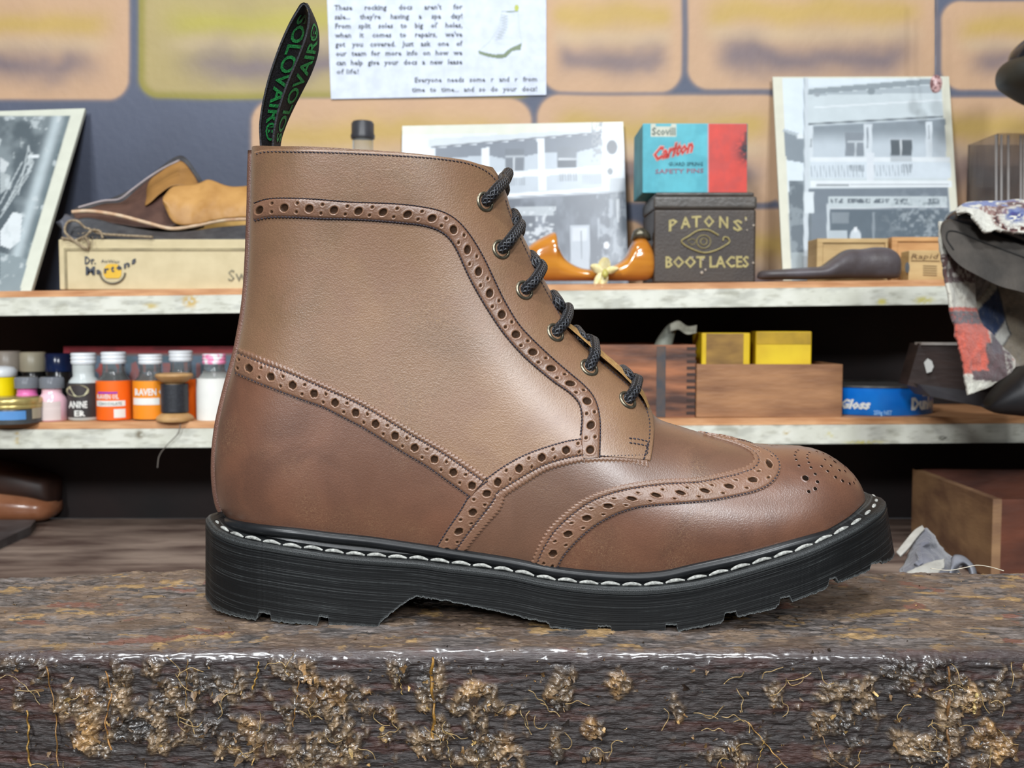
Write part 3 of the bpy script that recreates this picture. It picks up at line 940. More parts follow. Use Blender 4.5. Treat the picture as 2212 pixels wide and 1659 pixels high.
def p_right(p):
    X, Y = p.X, p.Y
    ex = (Y - 165) / 420
    L_ = 1690 + 20 * ex; R_ = 2032 + 28 * ex
    ins = sm(-1.5, 1.5, X - L_) * sm(1.5, -1.5, X - R_) * sm(168, 171, Y)
    p.put(ins, (222, 232, 240))
    p.put(ins * sm(0, 3, Y - (188 - (X - 1745) * .08)) * (X > 1742), (206, 216, 220))
    p.poly([(1742, 193), (2034, 168), (2034, 180), (1745, 204)], (150, 160, 166)); p.poly([(1745, 204), (2034, 182), (2034, 200), (1762, 206)], (176, 186, 192))
    p.ell(1882, 197, 8, 8, (140, 150, 156)); p.ell(1765, 204, 6, 5, (160, 168, 174)); p.line([(1760, 232), (2034, 216)], 1.2, (232, 238, 242))
    p.line([(1748, 268), (2036, 252)], 1.8, (112, 120, 126))
    p.poly([(1750, 271), (2040, 255), (2044, 345), (1752, 352)], (196, 206, 214))
    p.put(((Y > 256) * sm(318, 276, Y) * (X > 1752) * (X < 2042)).astype(float) * sm(0, 4, Y - (271 - (X - 1750) * .055)), (128, 138, 146), .85)
    p.rect(1826, 286, 1866, 338, (140, 148, 156)); p.rect(1846, 306, 1850, 340, (200, 208, 214)); p.rect(1830, 304, 1866, 308, (190, 198, 204))
    p.rect(1924, 302, 1970, 336, (98, 106, 112)); p.rect(1944, 302, 1948, 336, (206, 212, 216)); p.rect(1920, 298, 1972, 302, (190, 198, 206))
    p.rect(1866, 268, 1884, 345, (214, 222, 228)); p.rect(1872, 275, 1876, 320, (150, 158, 166)); p.rect(2000, 262, 2014, 345, (216, 224, 230)); p.rect(2005, 270, 2008, 300, (160, 168, 174))
    p.rect(1748, 270, 1756, 350, (214, 222, 228)); p.rect(1750, 300, 1754, 318, (150, 158, 164))
    p.rect(1750, 340, 2052, 350, (228, 234, 238)); p.rect(1924, 338, 1970, 350, (160, 168, 174), .6)
    p.rect(1750, 350, 2054, 386, (212, 222, 230)); pickets(p, 1752, 1868, 358, 384, 6.5, -.01, (150, 160, 168)); pickets(p, 1888, 1970, 356, 380, 6.5, -.01, (150, 160, 168)); pickets(p, 1834, 1868, 356, 370, 5, 0, (110, 118, 126)); pickets(p, 1948, 1970, 354, 374, 4, 0, (112, 120, 128))
    p.rect(1872, 330, 1888, 392, (222, 228, 234))
    p.rect(1750, 390, 2056, 405, (230, 236, 240)); p.rect(1764, 397, 1834, 403, (110, 118, 124), .7); p.rect(1836, 398, 2050, 400, (170, 176, 182), .8)
    un = sm(0, 3, Y - (406 - (X - 1750) * .01)) * (X > 1742) * ins
    p.put(un, (122, 132, 142)); p.rect(1790, 424, 2046, 448, (196, 206, 210)); p.line([(1788, 450), (2046, 447)], 1.2, (214, 220, 224))
    for a, b in ((1794, 1822), (1832, 1880), (1888, 1922), (1932, 1960), (2002, 2030)):
        m = ((X > a) * (X < b) * (Y > 428) * (Y < 440)).astype(float)
        p.noise(m, (84, 94, 104), 3, 5, .35, .55, .9, a % 7)
    p.rect(1794, 454, 2050, 520, (100, 112, 122)); p.rect(1786, 440, 1792, 520, (200, 208, 214)); p.rect(1796, 458, 1834, 482, (134, 144, 152)); p.rect(1884, 458, 1890, 520, (140, 150, 158))
    p.ell(1848, 512, 12, 18, (206, 214, 220)); p.ell(1848, 496, 4, 6, (226, 230, 234)); p.rect(1788, 498, 1830, 520, (186, 196, 202))
    tree = np.clip(np.exp(-(((X - 1990) / 60) ** 2 + ((Y - 475) / 50) ** 2) * 1.2) * 1.6, 0, 1)
    p.noise(tree * un, (176, 186, 192), 9, 9, .45, .65, .6, 4); p.noise(tree * un, (92, 104, 112), 8, 8, .5, .68, .6, 9)
    p.poly([(1694, 280), (1738, 300), (1740, 352), (1698, 346)], (138, 148, 156)); p.poly([(1692, 278), (1738, 292), (1738, 300), (1692, 284)], (180, 190, 196)); p.rect(1722, 290, 1740, 300, (226, 232, 236))
    p.poly([(1698, 345), (1738, 358), (1738, 398), (1702, 388)], (222, 232, 238))
    m = ((X > 1704) * (X < 1742) * (Y > 390) * (Y < 560)).astype(float) * ins
    p.put(m, (108, 118, 126)); p.noise(m, (150, 160, 166), 12, 12, .5, .65, .7, 2)
    m = ((X > 1708) * (X < 1742) * (Y > 545)).astype(float) * ins; p.put(m, (166, 176, 180))
    p.rect(1736, 168, 1746, 600, (206, 214, 220)); p.rect(1736, 168, 1738, 420, (160, 170, 176)); p.rect(1738, 414, 1758, 460, (222, 230, 234)); p.rect(1748, 460, 1752, 600, (110, 120, 126))


def p_left(p):
    X, Y = p.X, p.Y
    Rr_ = 152 - (Y - 250) * 0.30
    ins = sm(2, -2, X - Rr_) * sm(249, 252, Y)
    p.put(ins, (136, 146, 150)); p.noise(ins, (88, 98, 104), 60, 70, .4, .65, .9, 1)
    band = np.exp(-((X - Rr_ + 26) / 14) ** 2); p.put(ins * band, (196, 208, 212), .9); band = np.exp(-((X - Rr_ + 6) / 4) ** 2); p.put(ins * band, (120, 136, 140), .6)
    for k, (a, b, c, d) in enumerate([(10, 450, 70, 330), (0, 440, 48, 350), (40, 420, 62, 315), (62, 320, 72, 352), (72, 352, 5, 455), (0, 470, 60, 380)]):
        q = Paint(X, Y, (0, 0, 0)); p.line([(a, b), (c, d)], 1.5, (198, 206, 208), .8 * 1.0)
    p.rect(60, 334, 84, 341, (226, 232, 234)); p.poly([(0, 500), (28, 458), (48, 462), (44, 520), (22, 538), (0, 530)], (222, 228, 230))
    p.poly([(0, 340), (20, 352), (10, 372), (0, 380)], (204, 210, 212)); p.poly([(0, 370), (24, 380), (14, 410), (0, 420)], (176, 184, 186)); p.poly([(0, 545), (60, 560), (40, 640), (0, 640)], (146, 158, 162))
    p.noise(ins, (206, 214, 216), 16, 16, .66, .74, .7, 6)


YT, YBm = 1.072, 1.03
board('photo_print', [(869, 272), (1346, 263), (1358, 612), (866, 618)], [YT, YT, YBm, YBm], p_mid, (220, 222, 210), 'black and white photograph of a verandah building, behind the orange wooden shoe tree', 'photograph', mat=M_gloss, group=None)
rp_ = board('photo_print', [(1669, 166), (2050, 165), (2078, 606), (1692, 606)], [YT, YT, 1.0, 1.0], p_right, (224, 222, 204), 'tall black and white photograph of a verandah shop, right of the dark lettered tin', 'photograph', mat=M_gloss)
board('photo_print', [(-180, 246), (184, 234), (66, 632), (-300, 632)], [1.07, 1.07, 0.90, 0.90], p_left, (222, 224, 208), 'leaning grey photograph with a pale border at the left end of the upper shelf', 'photograph', mat=M_gloss, thick=0.006)
# pendant hung over the corner of the tall photograph
pend = thing('pendant', P(2022, 205, 0.995), 'small pink faceted pendant on a grey cord over the corner of the tall photograph', 'pendant')
mb = MB(); c0 = P(2022, 181, 0.995)
bm = bmesh.new(); bmesh.ops.create_icosphere(bm, subdivisions=2, radius=1); bm.verts.ensure_lookup_table()
V = [(c0.x + v.co.x * 0.0088, c0.y + v.co.y * 0.005, c0.z + v.co.z * 0.0125 * (1 + .12 * rnd.random())) for v in bm.verts]; f = [tuple(v.index for v in q.verts) for q in bm.faces]; bm.free()
mb.add(V, f); mb.build('stone', pm('pink_stone', (206, 168, 166), (120, 84, 84), sc=220, rough=0.3, lo=.45, hi=.6), pend, smooth=False)
mb = MB(); tube(mb, [P(2021, y, 0.998) for y in (-60, 30, 100, 168)], 0.0012, 8); mb.build('cord', pm('grey_cord', (110, 112, 124), rough=.7), pend)

# ------------------------------------------------------------------ upper shelf, left: shoe box and leather
M_card = pm('kraft_card', (206, 190, 152), (196, 180, 142), sc=40, rough=0.7, bump=0.0002, bsc=200)
zb = zt_at(zU, 350, 0.9)
Yb = 0.885
sb_ = thing('shoe_box', (P(350, 600, Yb).x, Yb, zb), 'kraft cardboard shoe box with a yellow and dark logo, on the upper shelf', 'box')
v, f = bevel_box(P(128, 600, Yb).x, P(640, 600, Yb).x, Yb, Yb + 0.16, zb, P(300, 517, Yb).z, 0.0015); mk('box_body', v, f, M_card, sb_, smooth=False)
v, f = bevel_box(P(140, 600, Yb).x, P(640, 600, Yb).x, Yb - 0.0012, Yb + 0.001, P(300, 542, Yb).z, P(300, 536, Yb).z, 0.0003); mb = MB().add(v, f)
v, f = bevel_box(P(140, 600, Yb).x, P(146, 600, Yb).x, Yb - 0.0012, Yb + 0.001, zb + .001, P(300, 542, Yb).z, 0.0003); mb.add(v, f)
mb.build('lid_edge', pm('card_border_line', (164, 150, 116), rough=.8), sb_, smooth=False)  # darker border lines across and down the box front
M_navy = pm('navy_print', (58, 62, 72), (74, 78, 86), sc=300, rough=.7)
M_yel = pm('yellow_print', (226, 184, 62), (214, 168, 48), rough=.6)
mb = MB(); Yt = Yb - 0.0016
words(mb, 'Dr.', 182, 207, 570, 16, Yt, bold=.03)
for ch, x0, x1, by, sl in (('M', 184, 205, 593, 0), ('a', 208, 219, 592, 0), ('r', 224, 236, 590, .1), ('t', 240, 247, 588, .2), ('e', 251, 263, 584, .2), ('n', 267, 280, 580, .4), ('s', 284, 294, 571, .4)):
    words(mb, ch, x0, x1, by, 14 if ch != 'M' else 17, Yt, bold=.04, slope=sl)
words(mb, 'AirWair', 218, 259, 567, 7, Yt, bold=.0, slope=-.04)
mb.build('lettering', M_navy, sb_, smooth=False)
mb = MB(); V = []
for a_ in np.linspace(0, 2 * math.pi, 30, endpoint=False):
    x = 243 + 20 * math.cos(a_); y = 588 + (18 if math.sin(a_) > 0 else 20) * math.sin(a_)
    x = min(max(x, 222), 262); y = min(max(y, 570), 601)
    V.append(tuple(P(x, y, Yt + .0006)))
mb.add(V, [tuple(range(30))]); mb.build('yellow_logo', M_yel, sb_, smooth=False)
mb = MB(); tube(mb, [P(243 + 27 * math.cos(a_), 588 + 24 * math.sin(a_), Yt) for a_ in np.linspace(0.05, math.pi - .05, 30)], 0.0013, 6); mb.build('logo_ring', pm('grey_print', (120, 114, 98), rough=.8), sb_)
mb = MB(); words(mb, 'Sw', 491, 535, 607, 25, Yt, bold=.0); mb.build('grey_lettering', pm('grey_lettering', (150, 142, 118), rough=.8), sb_, smooth=False)

zt_box = P(300, 517, Yb).z
M_dkle = pm('dark_grey_leather', (72, 72, 74), (52, 52, 56), sc=60, rough=.5, bump=.0004, bsc=200)
M_brle = pm('dark_brown_leather', (92, 66, 56), (72, 50, 44), sc=40, rough=.5)
M_tan = pm('tan_leather_lining', (190, 144, 84), (162, 116, 60), sc=24, rough=.55, bump=.0004, bsc=120)
M_tan2 = pm('deep_tan_leather', (160, 116, 62), (138, 98, 50), sc=24, rough=.55)
M_rim = pm('pale_leather_edge', (214, 190, 160), (190, 150, 116), sc=60, rough=.6)
lu = thing('leather_boot_upper', (P(350, 500, 0.95).x, 0.95, zt_box), 'unfinished folded boot upper of brown and tan leather lying on the kraft shoe box', 'leather upper')
sheet('outer_leather', [(150, 470, .95), (165, 448, .96), (240, 428, .98), (300, 398, 1.0), (340, 366, 1.0), (392, 336, 1.0), (425, 372, .99), (440, 396, .98)],
      [(152, 488, .93), (170, 486, .93), (250, 492, .94), (310, 500, .95), (350, 505, .95), (400, 500, .95), (425, 495, .95), (440, 490, .95)], M_dkle, lu, thick=.002)
sheet('inner_leather', [(158, 462, .945), (225, 440, .96), (262, 436, .965), (300, 405, .98), (335, 378, .985), (388, 346, .985), (418, 375, .98), (430, 396, .97)],
      [(162, 472, .93), (215, 478, .93), (262, 484, .93), (300, 490, .93), (335, 492, .93), (375, 488, .93), (400, 470, .93), (430, 455, .93)], M_brle, lu, thick=.001)
sheet('tan_lining', [(313, 430, .970), (322, 392, .975), (345, 372, .98), (390, 348, .98), (418, 378, .975), (430, 400, .965)],
      [(313, 444, .95), (325, 436, .95), (345, 418, .95), (370, 402, .95), (400, 400, .95), (428, 402, .95)], M_tan2, lu, thick=.001, n=40, m=20)
sheet('rolled_lining', [(352, 425, .93), (372, 404, .94), (425, 397, .95), (450, 388, .95), (495, 402, .95), (560, 398, .95), (640, 380, .95)],
      [(352, 440, .92), (378, 482, .915), (425, 484, .915), (460, 476, .915), (500, 470, .915), (560, 468, .915), (640, 462, .915)], M_tan, lu, thick=.002, bulge=.010, wob=.004, n=70, m=26)
mb = MB(); tube(mb, catmull([P(x, y, .918) for x, y in ((156, 458), (190, 456), (250, 464), (320, 482), (370, 494), (420, 488), (480, 476), (560, 472), (640, 468))], 80), .0025, 10, flat=1.0); mb.build('leather_edge', M_rim, lu)
mb = MB(); tube(mb, catmull([P(x, y, .95) for x, y in ((170, 448), (222, 434), (258, 430), (285, 410), (320, 384), (355, 362), (388, 346))], 60), .0014, 8); mb.build('leather_edge', pm('pale_lilac_edge', (176, 164, 164), rough=.6), lu)
sheet('base_leather', [(150, 478, .90), (190, 470, .905), (260, 486, .91), (340, 500, .91), (400, 500, .91), (480, 490, .91), (560, 484, .91), (640, 480, .91)],
      [(132, 512, .90), (200, 513, .89), (260, 515, .89), (340, 517, .89), (400, 517, .89), (480, 517, .89), (560, 517, .89), (640, 517, .89)], M_dkle, lu, thick=.02, n=50, m=12)
sheet('base_leather', [(134, 475, .91), (142, 462, .92), (160, 470, .92), (200, 482, .92)], [(134, 512, .90), (145, 514, .895), (170, 514, .895), (205, 512, .895)], pm('slate_leather', (88, 90, 98), (70, 70, 78), rough=.5), lu, thick=.01, n=20, m=10)
tw = thing('twine_bow', P(165, 518, .882), 'frayed pale twine bow tied at the corner of the shoe box', 'twine')
M_tw = pm('jute_twine', (170, 152, 124), (128, 112, 90), sc=400, rough=.85, bump=.0006, bsc=600)
mb = MB()
for pts in ([(160, 520), (140, 500), (146, 480), (168, 478), (184, 492), (196, 496), (184, 510), (166, 518)], [(196, 496), (215, 504), (260, 508), (330, 512)], [(160, 520), (176, 532), (186, 538)], [(160, 520), (146, 516), (132, 514)], [(184, 512), (192, 526), (190, 540)], [(200, 496), (216, 500), (222, 514)]):
    tube(mb, catmull([P(x, y, .880 + .003 * math.sin(x)) for x, y in pts], 30), .0016, 7)
for k in range(26):
    x, y = rnd.gauss(176, 16), rnd.gauss(514, 8)
    tube(mb, [P(x, y, .879), P(x + rnd.uniform(-12, 12), y + rnd.uniform(-8, 12), .877)], .0004, 5)
mb.build('bow', M_tw, tw)

# clear bottle behind the boot
M_glass = pm('clear_glass', (226, 228, 226), (218, 222, 220), rough=.08, trans=.85, ior=1.3)
M_bcap = pm('dark_grey_cap', (62, 62, 66), (48, 48, 52), rough=.4)
def px_lathe(nm, cx, Y, prof, mat, parent, seg=32):
    """prof of (radius px, photo row)"""
    c = P(cx, 800, Y); k = SC(Y); mb = MB()
    lathe(mb, c.x, Y, [(r * k, P(cx, y, Y).z) for r, y in prof], seg)
    return mb.build(nm, mat, parent, sharp=50)
Yq = 0.97
bo = thing('glass_bottle', (P(788, 600, Yq).x, Yq, zt_at(zU, 788, Yq)), 'clear glass bottle with a dark cap standing behind the boot collar', 'bottle')
px_lathe('glass', 788, Yq, [(44, 617), (48, 610), (48, 440), (40, 400), (24, 370), (22, 330), (22, 300)], M_glass, bo)
px_lathe('cap', 788, Yq, [(25, 300), (26, 294), (24, 288), (24, 268), (21, 263)], M_bcap, bo)

# ------------------------------------------------------------------ shoe tree, tin, card box
M_ow = pm('varnished_orange_wood', (206, 138, 52), (176, 104, 30), sc=16, st=(.4, 1, 3), rough=.14, coat=.8, bump=.0001, bsc=60)
Ys_ = 0.915
sh = thing('shoe_tree', (P(1280, 600, Ys_).x, Ys_, zt_at(zU, 1280, Ys_)), 'glossy orange wooden shoe tree tied with a cream flower, on the upper shelf', 'shoe tree')
zs_px = proj((P(1280, 600, Ys_).x, Ys_, zt_at(zU, 1280, Ys_)))[1]
loft('heel_block', [(1120, 560, 604, Ys_, .004), (1128, 545, 606, Ys_, .018), (1150, 525, 607, Ys_, .026), (1180, 508, 607, Ys_, .028), (1199, 502, 607, Ys_, .028), (1206, 530, 607, Ys_, .027), (1222, 560, 607, Ys_, .026), (1260, 580, 607, Ys_, .024),
                   (1310, 578, 607, Ys_, .024), (1345, 560, 607, Ys_, .026), (1362, 530, 607, Ys_, .027), (1372, 517, 607, Ys_, .027), (1392, 516, 606, Ys_, .026), (1406, 535, 602, Ys_, .022), (1413, 560, 592, Ys_, .012), (1415, 572, 584, Ys_, .003)], M_ow, sh, seg=32, n=140, power=2.4)
loft('neck_knob', [(1364, 512, 520, Ys_, .004), (1370, 497, 520, Ys_, .012), (1385, 492, 520, Ys_, .014), (1400, 500, 520, Ys_, .01), (1406, 512, 520, Ys_, .003)], pm('tarnished_metal', (110, 104, 88), (70, 66, 56), sc=200, rough=.35, metal=.6), sh, n=24)
fl = thing('fabric_flower', P(1305, 590, Ys_ - .034), 'small cream fabric flower tied round the middle of the orange shoe tree', 'flower')
M_petal = pm('cream_fabric', (238, 228, 184), (222, 204, 140), sc=120, rough=.5, sheen=.3)
for (x0, y0, x1, y1, w) in ((1304, 585, 1308, 556, 13), (1304, 586, 1276, 574, 10), (1303, 588, 1285, 618, 9), (1308, 590, 1300, 620, 9), (1306, 586, 1336, 580, 8)):
    c = catmull([(x0, y0), ((x0 + x1) / 2, (y0 + y1) / 2), (x1, y1)], 14); mb = MB()
    d = np.array([x1 - x0, y1 - y0]); d = d / np.linalg.norm(d); V = []
    for k, (x, y) in enumerate(c):
        ww = w * math.sin(math.pi * (0.12 + 0.8 * k / 13)) ** .7
        for q in (-1, -.5, 0, .5, 1): V.append(tuple(P(x - d[1] * ww * q, y + d[0] * ww * q, Ys_ - .034 - .010 * (k / 13) * (1 - q * q) - .002)))
    V += [(a, b + .001, c_) for a, b, c_ in V]
    mb.add(V, gridfaces(14, 5).tolist() + gridfaces(14, 5, off=70, flip=True).tolist()); mb.build('petal', M_petal, fl)
mb = MB(); tube(mb, catmull([P(1307, y, Ys_ - .046 + abs(y - 592) * .0002) for y in (582, 588, 594, 600)], 12), [.002, .004, .0045, .002], 10); mb.build('flower_centre', pm('yellow_centre', (226, 214, 110), rough=.35), fl)

Yt_ = 0.895
zb = zt_at(zU, 1520, Yt_)
M_tin = pm('dark_olive_tin', (68, 58, 50), (54, 46, 42), sc=18, rough=.42, spec=.5, bump=.0003, bsc=300)
tin = thing('lace_tin', (P(1520, 600, Yt_).x, Yt_, zb), 'dark square lidded tin with gold lettering and an eye emblem, on the upper shelf', 'tin')
x0_, x1_ = P(1412, 600, Yt_).x, P(1632, 600, Yt_).x
v, f = bevel_box(x0_, x1_, Yt_, Yt_ + .115, zb, P(1500, 452, Yt_).z, .003, 3); mk('tin_body', v, f, M_tin, tin, smooth=False)
v, f = bevel_box(x0_ - .001, x1_ + .001, Yt_ - .001, Yt_ + .116, P(1500, 452, Yt_).z, P(1500, 423, Yt_).z, .004, 3)
mb = MB().add(v, f); v, f = bevel_box(x0_ + .002, x1_ - .002, Yt_ + .003, Yt_ + .112, P(1500, 424, Yt_).z, P(1500, 414, Yt_).z, .003, 3); mb.add(v, f)
mb.build('lid', pm('dark_tin_lid', (84, 78, 72), (66, 62, 58), sc=30, rough=.3, bump=.0003, bsc=200), tin, smooth=False)
M_fleck = pm('pale_flecks', (190, 176, 160), rough=.7)
M_gold = pm('aged_gold_print', (178, 164, 106), (152, 138, 88), sc=200, rough=.5)
mb = MB(); Yl = Yt_ - .0008
for ch, x, yb, sl in (('P', 1443, 500, .25), ('A', 1471, 494, .15), ('T', 1494, 491, .05), ('O', 1520, 490, 0), ('N', 1552, 491, -.08), ('S', 1583, 496, -.25)):
    words(mb, ch, x, x + (21 if ch != 'O' else 23), yb, 24, Yl, bold=.025, slope=sl)
words(mb, "'", 1608, 1613, 492, 22, Yl, bold=.02)
mb.build('gold_lettering', M_gold, tin, smooth=False)
mb = MB(); words(mb, 'BOOT LACES', 1436, 1618, 578, 24, Yl, just=False, bold=.025, slope=.005)
mb.build('gold_lettering', M_gold, tin, smooth=False)
mb = MB()
def lp(pts, r, nn=50): tube(mb, [tuple(q) for q in catmull([P(x, y, Yl) for x, y in pts], nn)], r * SC(Yl), 8, flat=.4)
lp([(1552, 508), (1530, 497), (1508, 498), (1488, 510), (1472, 521), (1480, 530), (1500, 540), (1522, 546), (1545, 541), (1565, 531), (1576, 522), (1571, 513), (1563, 513), (1562, 520)], 4.0, 90)
lp([(1520 + 15 * math.cos(t), 522 + 14 * math.sin(t)) for t in np.linspace(0, 6.28, 20)], 2.0)
lp([(1520 + 7 * math.cos(t), 522 + 7 * math.sin(t)) for t in np.linspace(0, 6.28, 16)], 1.8)
lp([(1484, 521), (1496, 516), (1503, 522), (1496, 529), (1486, 523)], 1.3)
mb.build('eye_emblem', M_gold, tin)
for x, y, r in ((1612, 475, 3), (1628, 487, 3), (1518, 561, 3), (1524, 583, 3), (1516, 589, 4), (1627, 568, 3), (1496, 556, 2.5), (1614, 497, 2)):
    mb = MB(); p = P(x, y, Yl); q = bmesh.new(); bmesh.ops.create_icosphere(q, subdivisions=1, radius=r * SC(Yl)); q.verts.ensure_lookup_table()
    mb.add([(p.x + v_.co.x, p.y + v_.co.y * .3, p.z + v_.co.z) for v_ in q.verts], [tuple(z.index for z in w.verts) for w in q.faces]); q.free()
    mb.build('paint_fleck', M_fleck, tin)

Yc_b = 0.912
zb = P(1500, 414, Yt_).z
def p_carl(p):
    p.noise(np.ones(p.X.shape), (66, 156, 172), 40, 40, .4, .7, .6)
    p.rect(1529, 200, 1700, 500, (206, 64, 52)); p.noise((p.X > 1531) * 1.0, (188, 66, 60), 30, 40, .45, .7, .8, 3); p.rect(1528.5, 200, 1531, 500, (190, 150, 160))
    p.rect(1406, 268, 1461, 295, (196, 198, 182)); p.rect(1416, 268, 1450, 273, (80, 168, 182))
    p.rect(1380, 260, 1700, 267, (190, 200, 186), .5)
    m = np.exp(-(((p.X - 1612) / 18) ** 2 + ((p.Y - 325) / 26) ** 2)); p.noise(m, (74, 34, 44), 5, 5, .3, .5, 1.3); p.rect(1608, 285, 1616, 345, (70, 44, 44), .7)
cb = thing('card_box', (P(1500, 400, Yc_b).x, Yc_b, zb + .0005), 'teal and red card box with script lettering, standing on the dark lettered tin', 'box')
ztop_c = P(1500, 266, Yc_b).z
v, f = bevel_box(P(1388, 400, Yc_b).x, P(1614, 400, Yc_b).x, Yc_b, Yc_b + .10, zb + .0005, ztop_c, .0015); mk('box_body', v, f, pm('faded_teal_card', (84, 160, 168), (70, 136, 146), sc=30, rough=.6), cb, smooth=False)
pz = proj((0.2, Yc_b, zb + .001))[1]
board('printed_front', [(1388.5, 266.8), (1613.5, 266.8), (1613.5, pz), (1388.5, pz)], [Yc_b - .0004] * 4, p_carl, (84, 176, 190), None, None, res=1.8, thick=.0003, parent=cb)
Yw = Yc_b - .0012
mb = MB(); words(mb, 'Scovill', 1408, 1459, 291, 16, Yw, bold=.02); mb.build('cream_lettering', pm('grey_card_ink', (128, 140, 132), rough=.7), cb, smooth=False)
mb = MB(); words(mb, 'Carlton', 1408, 1499, 348, 27, Yw + .0004, bold=.075, shear=.35, slope=.24); mb.build('pale_outline', pm('pale_pink_ink', (216, 170, 164), rough=.7), cb, smooth=False)
mb = MB(); words(mb, 'Carlton', 1409, 1498, 347.5, 26, Yw, bold=.03, shear=.35, slope=.24); mb.build('red_lettering', pm('red_ink', (206, 66, 60), rough=.7), cb, smooth=False)
mb = MB(); words(mb, 'GUARD SPRING', 1444, 1518, 358, 8, Yw, bold=.015); mb.build('dark_lettering', pm('teal_dark_ink', (48, 100, 112), rough=.7), cb, smooth=False)
mb = MB(); words(mb, 'SAFETY PINS', 1415, 1520, 375, 9.5, Yw, bold=.015, slope=.02); mb.build('small_red_lettering', pm('mauve_ink', (158, 112, 130), rough=.7), cb, smooth=False)

# ------------------------------------------------------------------ cigar-type boxes and grey last
M_cw = pm('honey_wood', (206, 158, 104), (180, 130, 80), sc=14, st=(1, 1, 5), rough=.55, bump=.0003, bsc=80)
M_cw2 = pm('pale_honey_wood', (198, 168, 118), (176, 144, 96), sc=14, st=(1, 1, 5), rough=.55, bump=.0003, bsc=80)
for (x0, x1, yt, Y, m_, lab) in ((1764, 1917, 515, .935, M_cw2, 'shallow pale wooden box behind the grey shoe last, left of its pair'), (1925, 2062, 512, .935, M_cw, 'shallow honey-coloured wooden box at the foot of the tall photograph')):
    zb = zt_at(zU, x0, Y); t = thing('wooden_box', (P(x0, 600, Y).x, Y, zb), lab, 'box', None)
    xa, xb_ = P(x0, 600, Y).x, P(x1, 600, Y).x; z1 = P(x0, yt, Y).z
    v, f = bevel_box(xa, xb_, Y + .003, Y + .045, zb, z1, .001); mk('box_body', v, f, m_, t, smooth=False)
    mb = MB()
    for q in ((xa, xb_, Y, Y + .003, z1 - .006, z1), (xa, xb_, Y, Y + .003, zb, zb + .006), (xa, xa + .008, Y, Y + .003, zb + .006, z1 - .006), (xb_ - .004, xb_, Y, Y + .003, zb + .006, z1 - .006)):
        v, f = bevel_box(*q, .0006); mb.add(v, f)
    mb.build('front_frame', m_, t, smooth=False)
Yk = .925; zb = zt_at(zU, 1990, Yk)
bx3 = thing('wooden_box', (P(1990, 600, Yk).x, Yk, zb), 'low wooden box with handwriting, in front of the honey-coloured box', 'box')
v, f = bevel_box(P(1944, 600, Yk).x, P(2052, 600, Yk).x, Yk - .03, Yk - .001, zb, P(1990, 541, Yk - .03).z, .001); mk('box_body', v, f, M_cw2, bx3, smooth=False)
mb = MB(); words(mb, 'Rapid', 1966, 2028, 559, 11, Yk - .0308, bold=0, shear=.2)
for y in (563, 574, 579, 584, 589, 594): tube(mb, [P(1994 if y > 570 else 1968, y, Yk - .0308), P(2024 if y > 570 else 2030, y + 1, Yk - .0308)], .0004, 5)
mb.build('handwriting', pm('brown_ink', (112, 84, 54), rough=.7), bx3, smooth=False)
mb = MB()
for x, y, rx, ry in ((1960, 578, 5, 12),):
    mb.add([tuple(P(x + rx * math.cos(a_), y + ry * math.sin(a_), Yk - .0306)) for a_ in np.linspace(0, 6.28, 14, endpoint=False)], [tuple(range(14))])
mb.build('dark_mark', M_ink, bx3, smooth=False)
M_last = pm('dark_iron_last', (92, 86, 90), (74, 66, 66), sc=30, rough=.38, bump=.0004, bsc=120, spec=.5)
Yg = .89
last = loft('shoe_last', [(1636, 594, 600, Yg, .002), (1642, 586, 603, Yg, .010), (1680, 582, 604, Yg, .020), (1740, 578, 604, Yg, .024), (1775, 574, 603, Yg, .025), (1800, 556, 603, Yg, .024), (1826, 540, 602, Yg, .022), (1860, 538, 602, Yg, .020),
                   (1890, 534, 602, Yg, .020), (1915, 536, 602, Yg, .020), (1932, 545, 602, Yg, .018), (1940, 556, 600, Yg, .012), (1943, 570, 590, Yg, .003)], M_last, None, n=120, power=2.5, label='dark grey shoe last lying on its sole on the upper shelf, before the wooden boxes', cat='shoe last')
# ------------------------------------------------------------------ lower shelf, left: bottles
M_wcap = pm('white_ribbed_cap', (226, 230, 232), (214, 218, 222), rough=.3)
M_clear = pm('bottle_glass', (220, 222, 220), (210, 214, 212), rough=.06, trans=.9, ior=1.35)


def cyl_map(cx, R, Y):
    """photo point -> front of an upright cylinder at cx, radius R px"""
    k = SC(Y); c = P(cx, 800, Y); ph = math.atan2(-c.x, Y - CAMY)
    def f(px, py):
        a = math.asin(max(-.999, min(.999, (px - cx) / R))) + ph
        r = R * k + .0006
        return (c.x + r * math.sin(a), Y - r * math.cos(a), P(px, py, Y - R * k).z)
    return f


def label_patch(nm, cx, R, Y, x0, x1, y0, y1, mat, parent, off=.0003):
    k = SC(Y); c_ = P(cx, 800, Y); ph = math.atan2(-c_.x, Y - CAMY)
    a0 = math.asin(max(-1, min(1, (x0 - cx) / R))) + ph; a1 = math.asin(max(-1, min(1, (x1 - cx) / R))) + ph; V = []
    if x1 - x0 > 1.6 * R: a0, a1 = ph - 1.62, ph + 1.62
    for i in range(25):
        a = a0 + (a1 - a0) * i / 24; k = SC(Y); c = P(cx, 800, Y); r = R * k + off
        for y in (y0, y1): V.append((c.x + r * math.sin(a), Y - r * math.cos(a), P(cx, y, Y - R * k).z))
    return MB().add(V, gridfaces(25, 2).tolist()).build(nm, mat, parent)


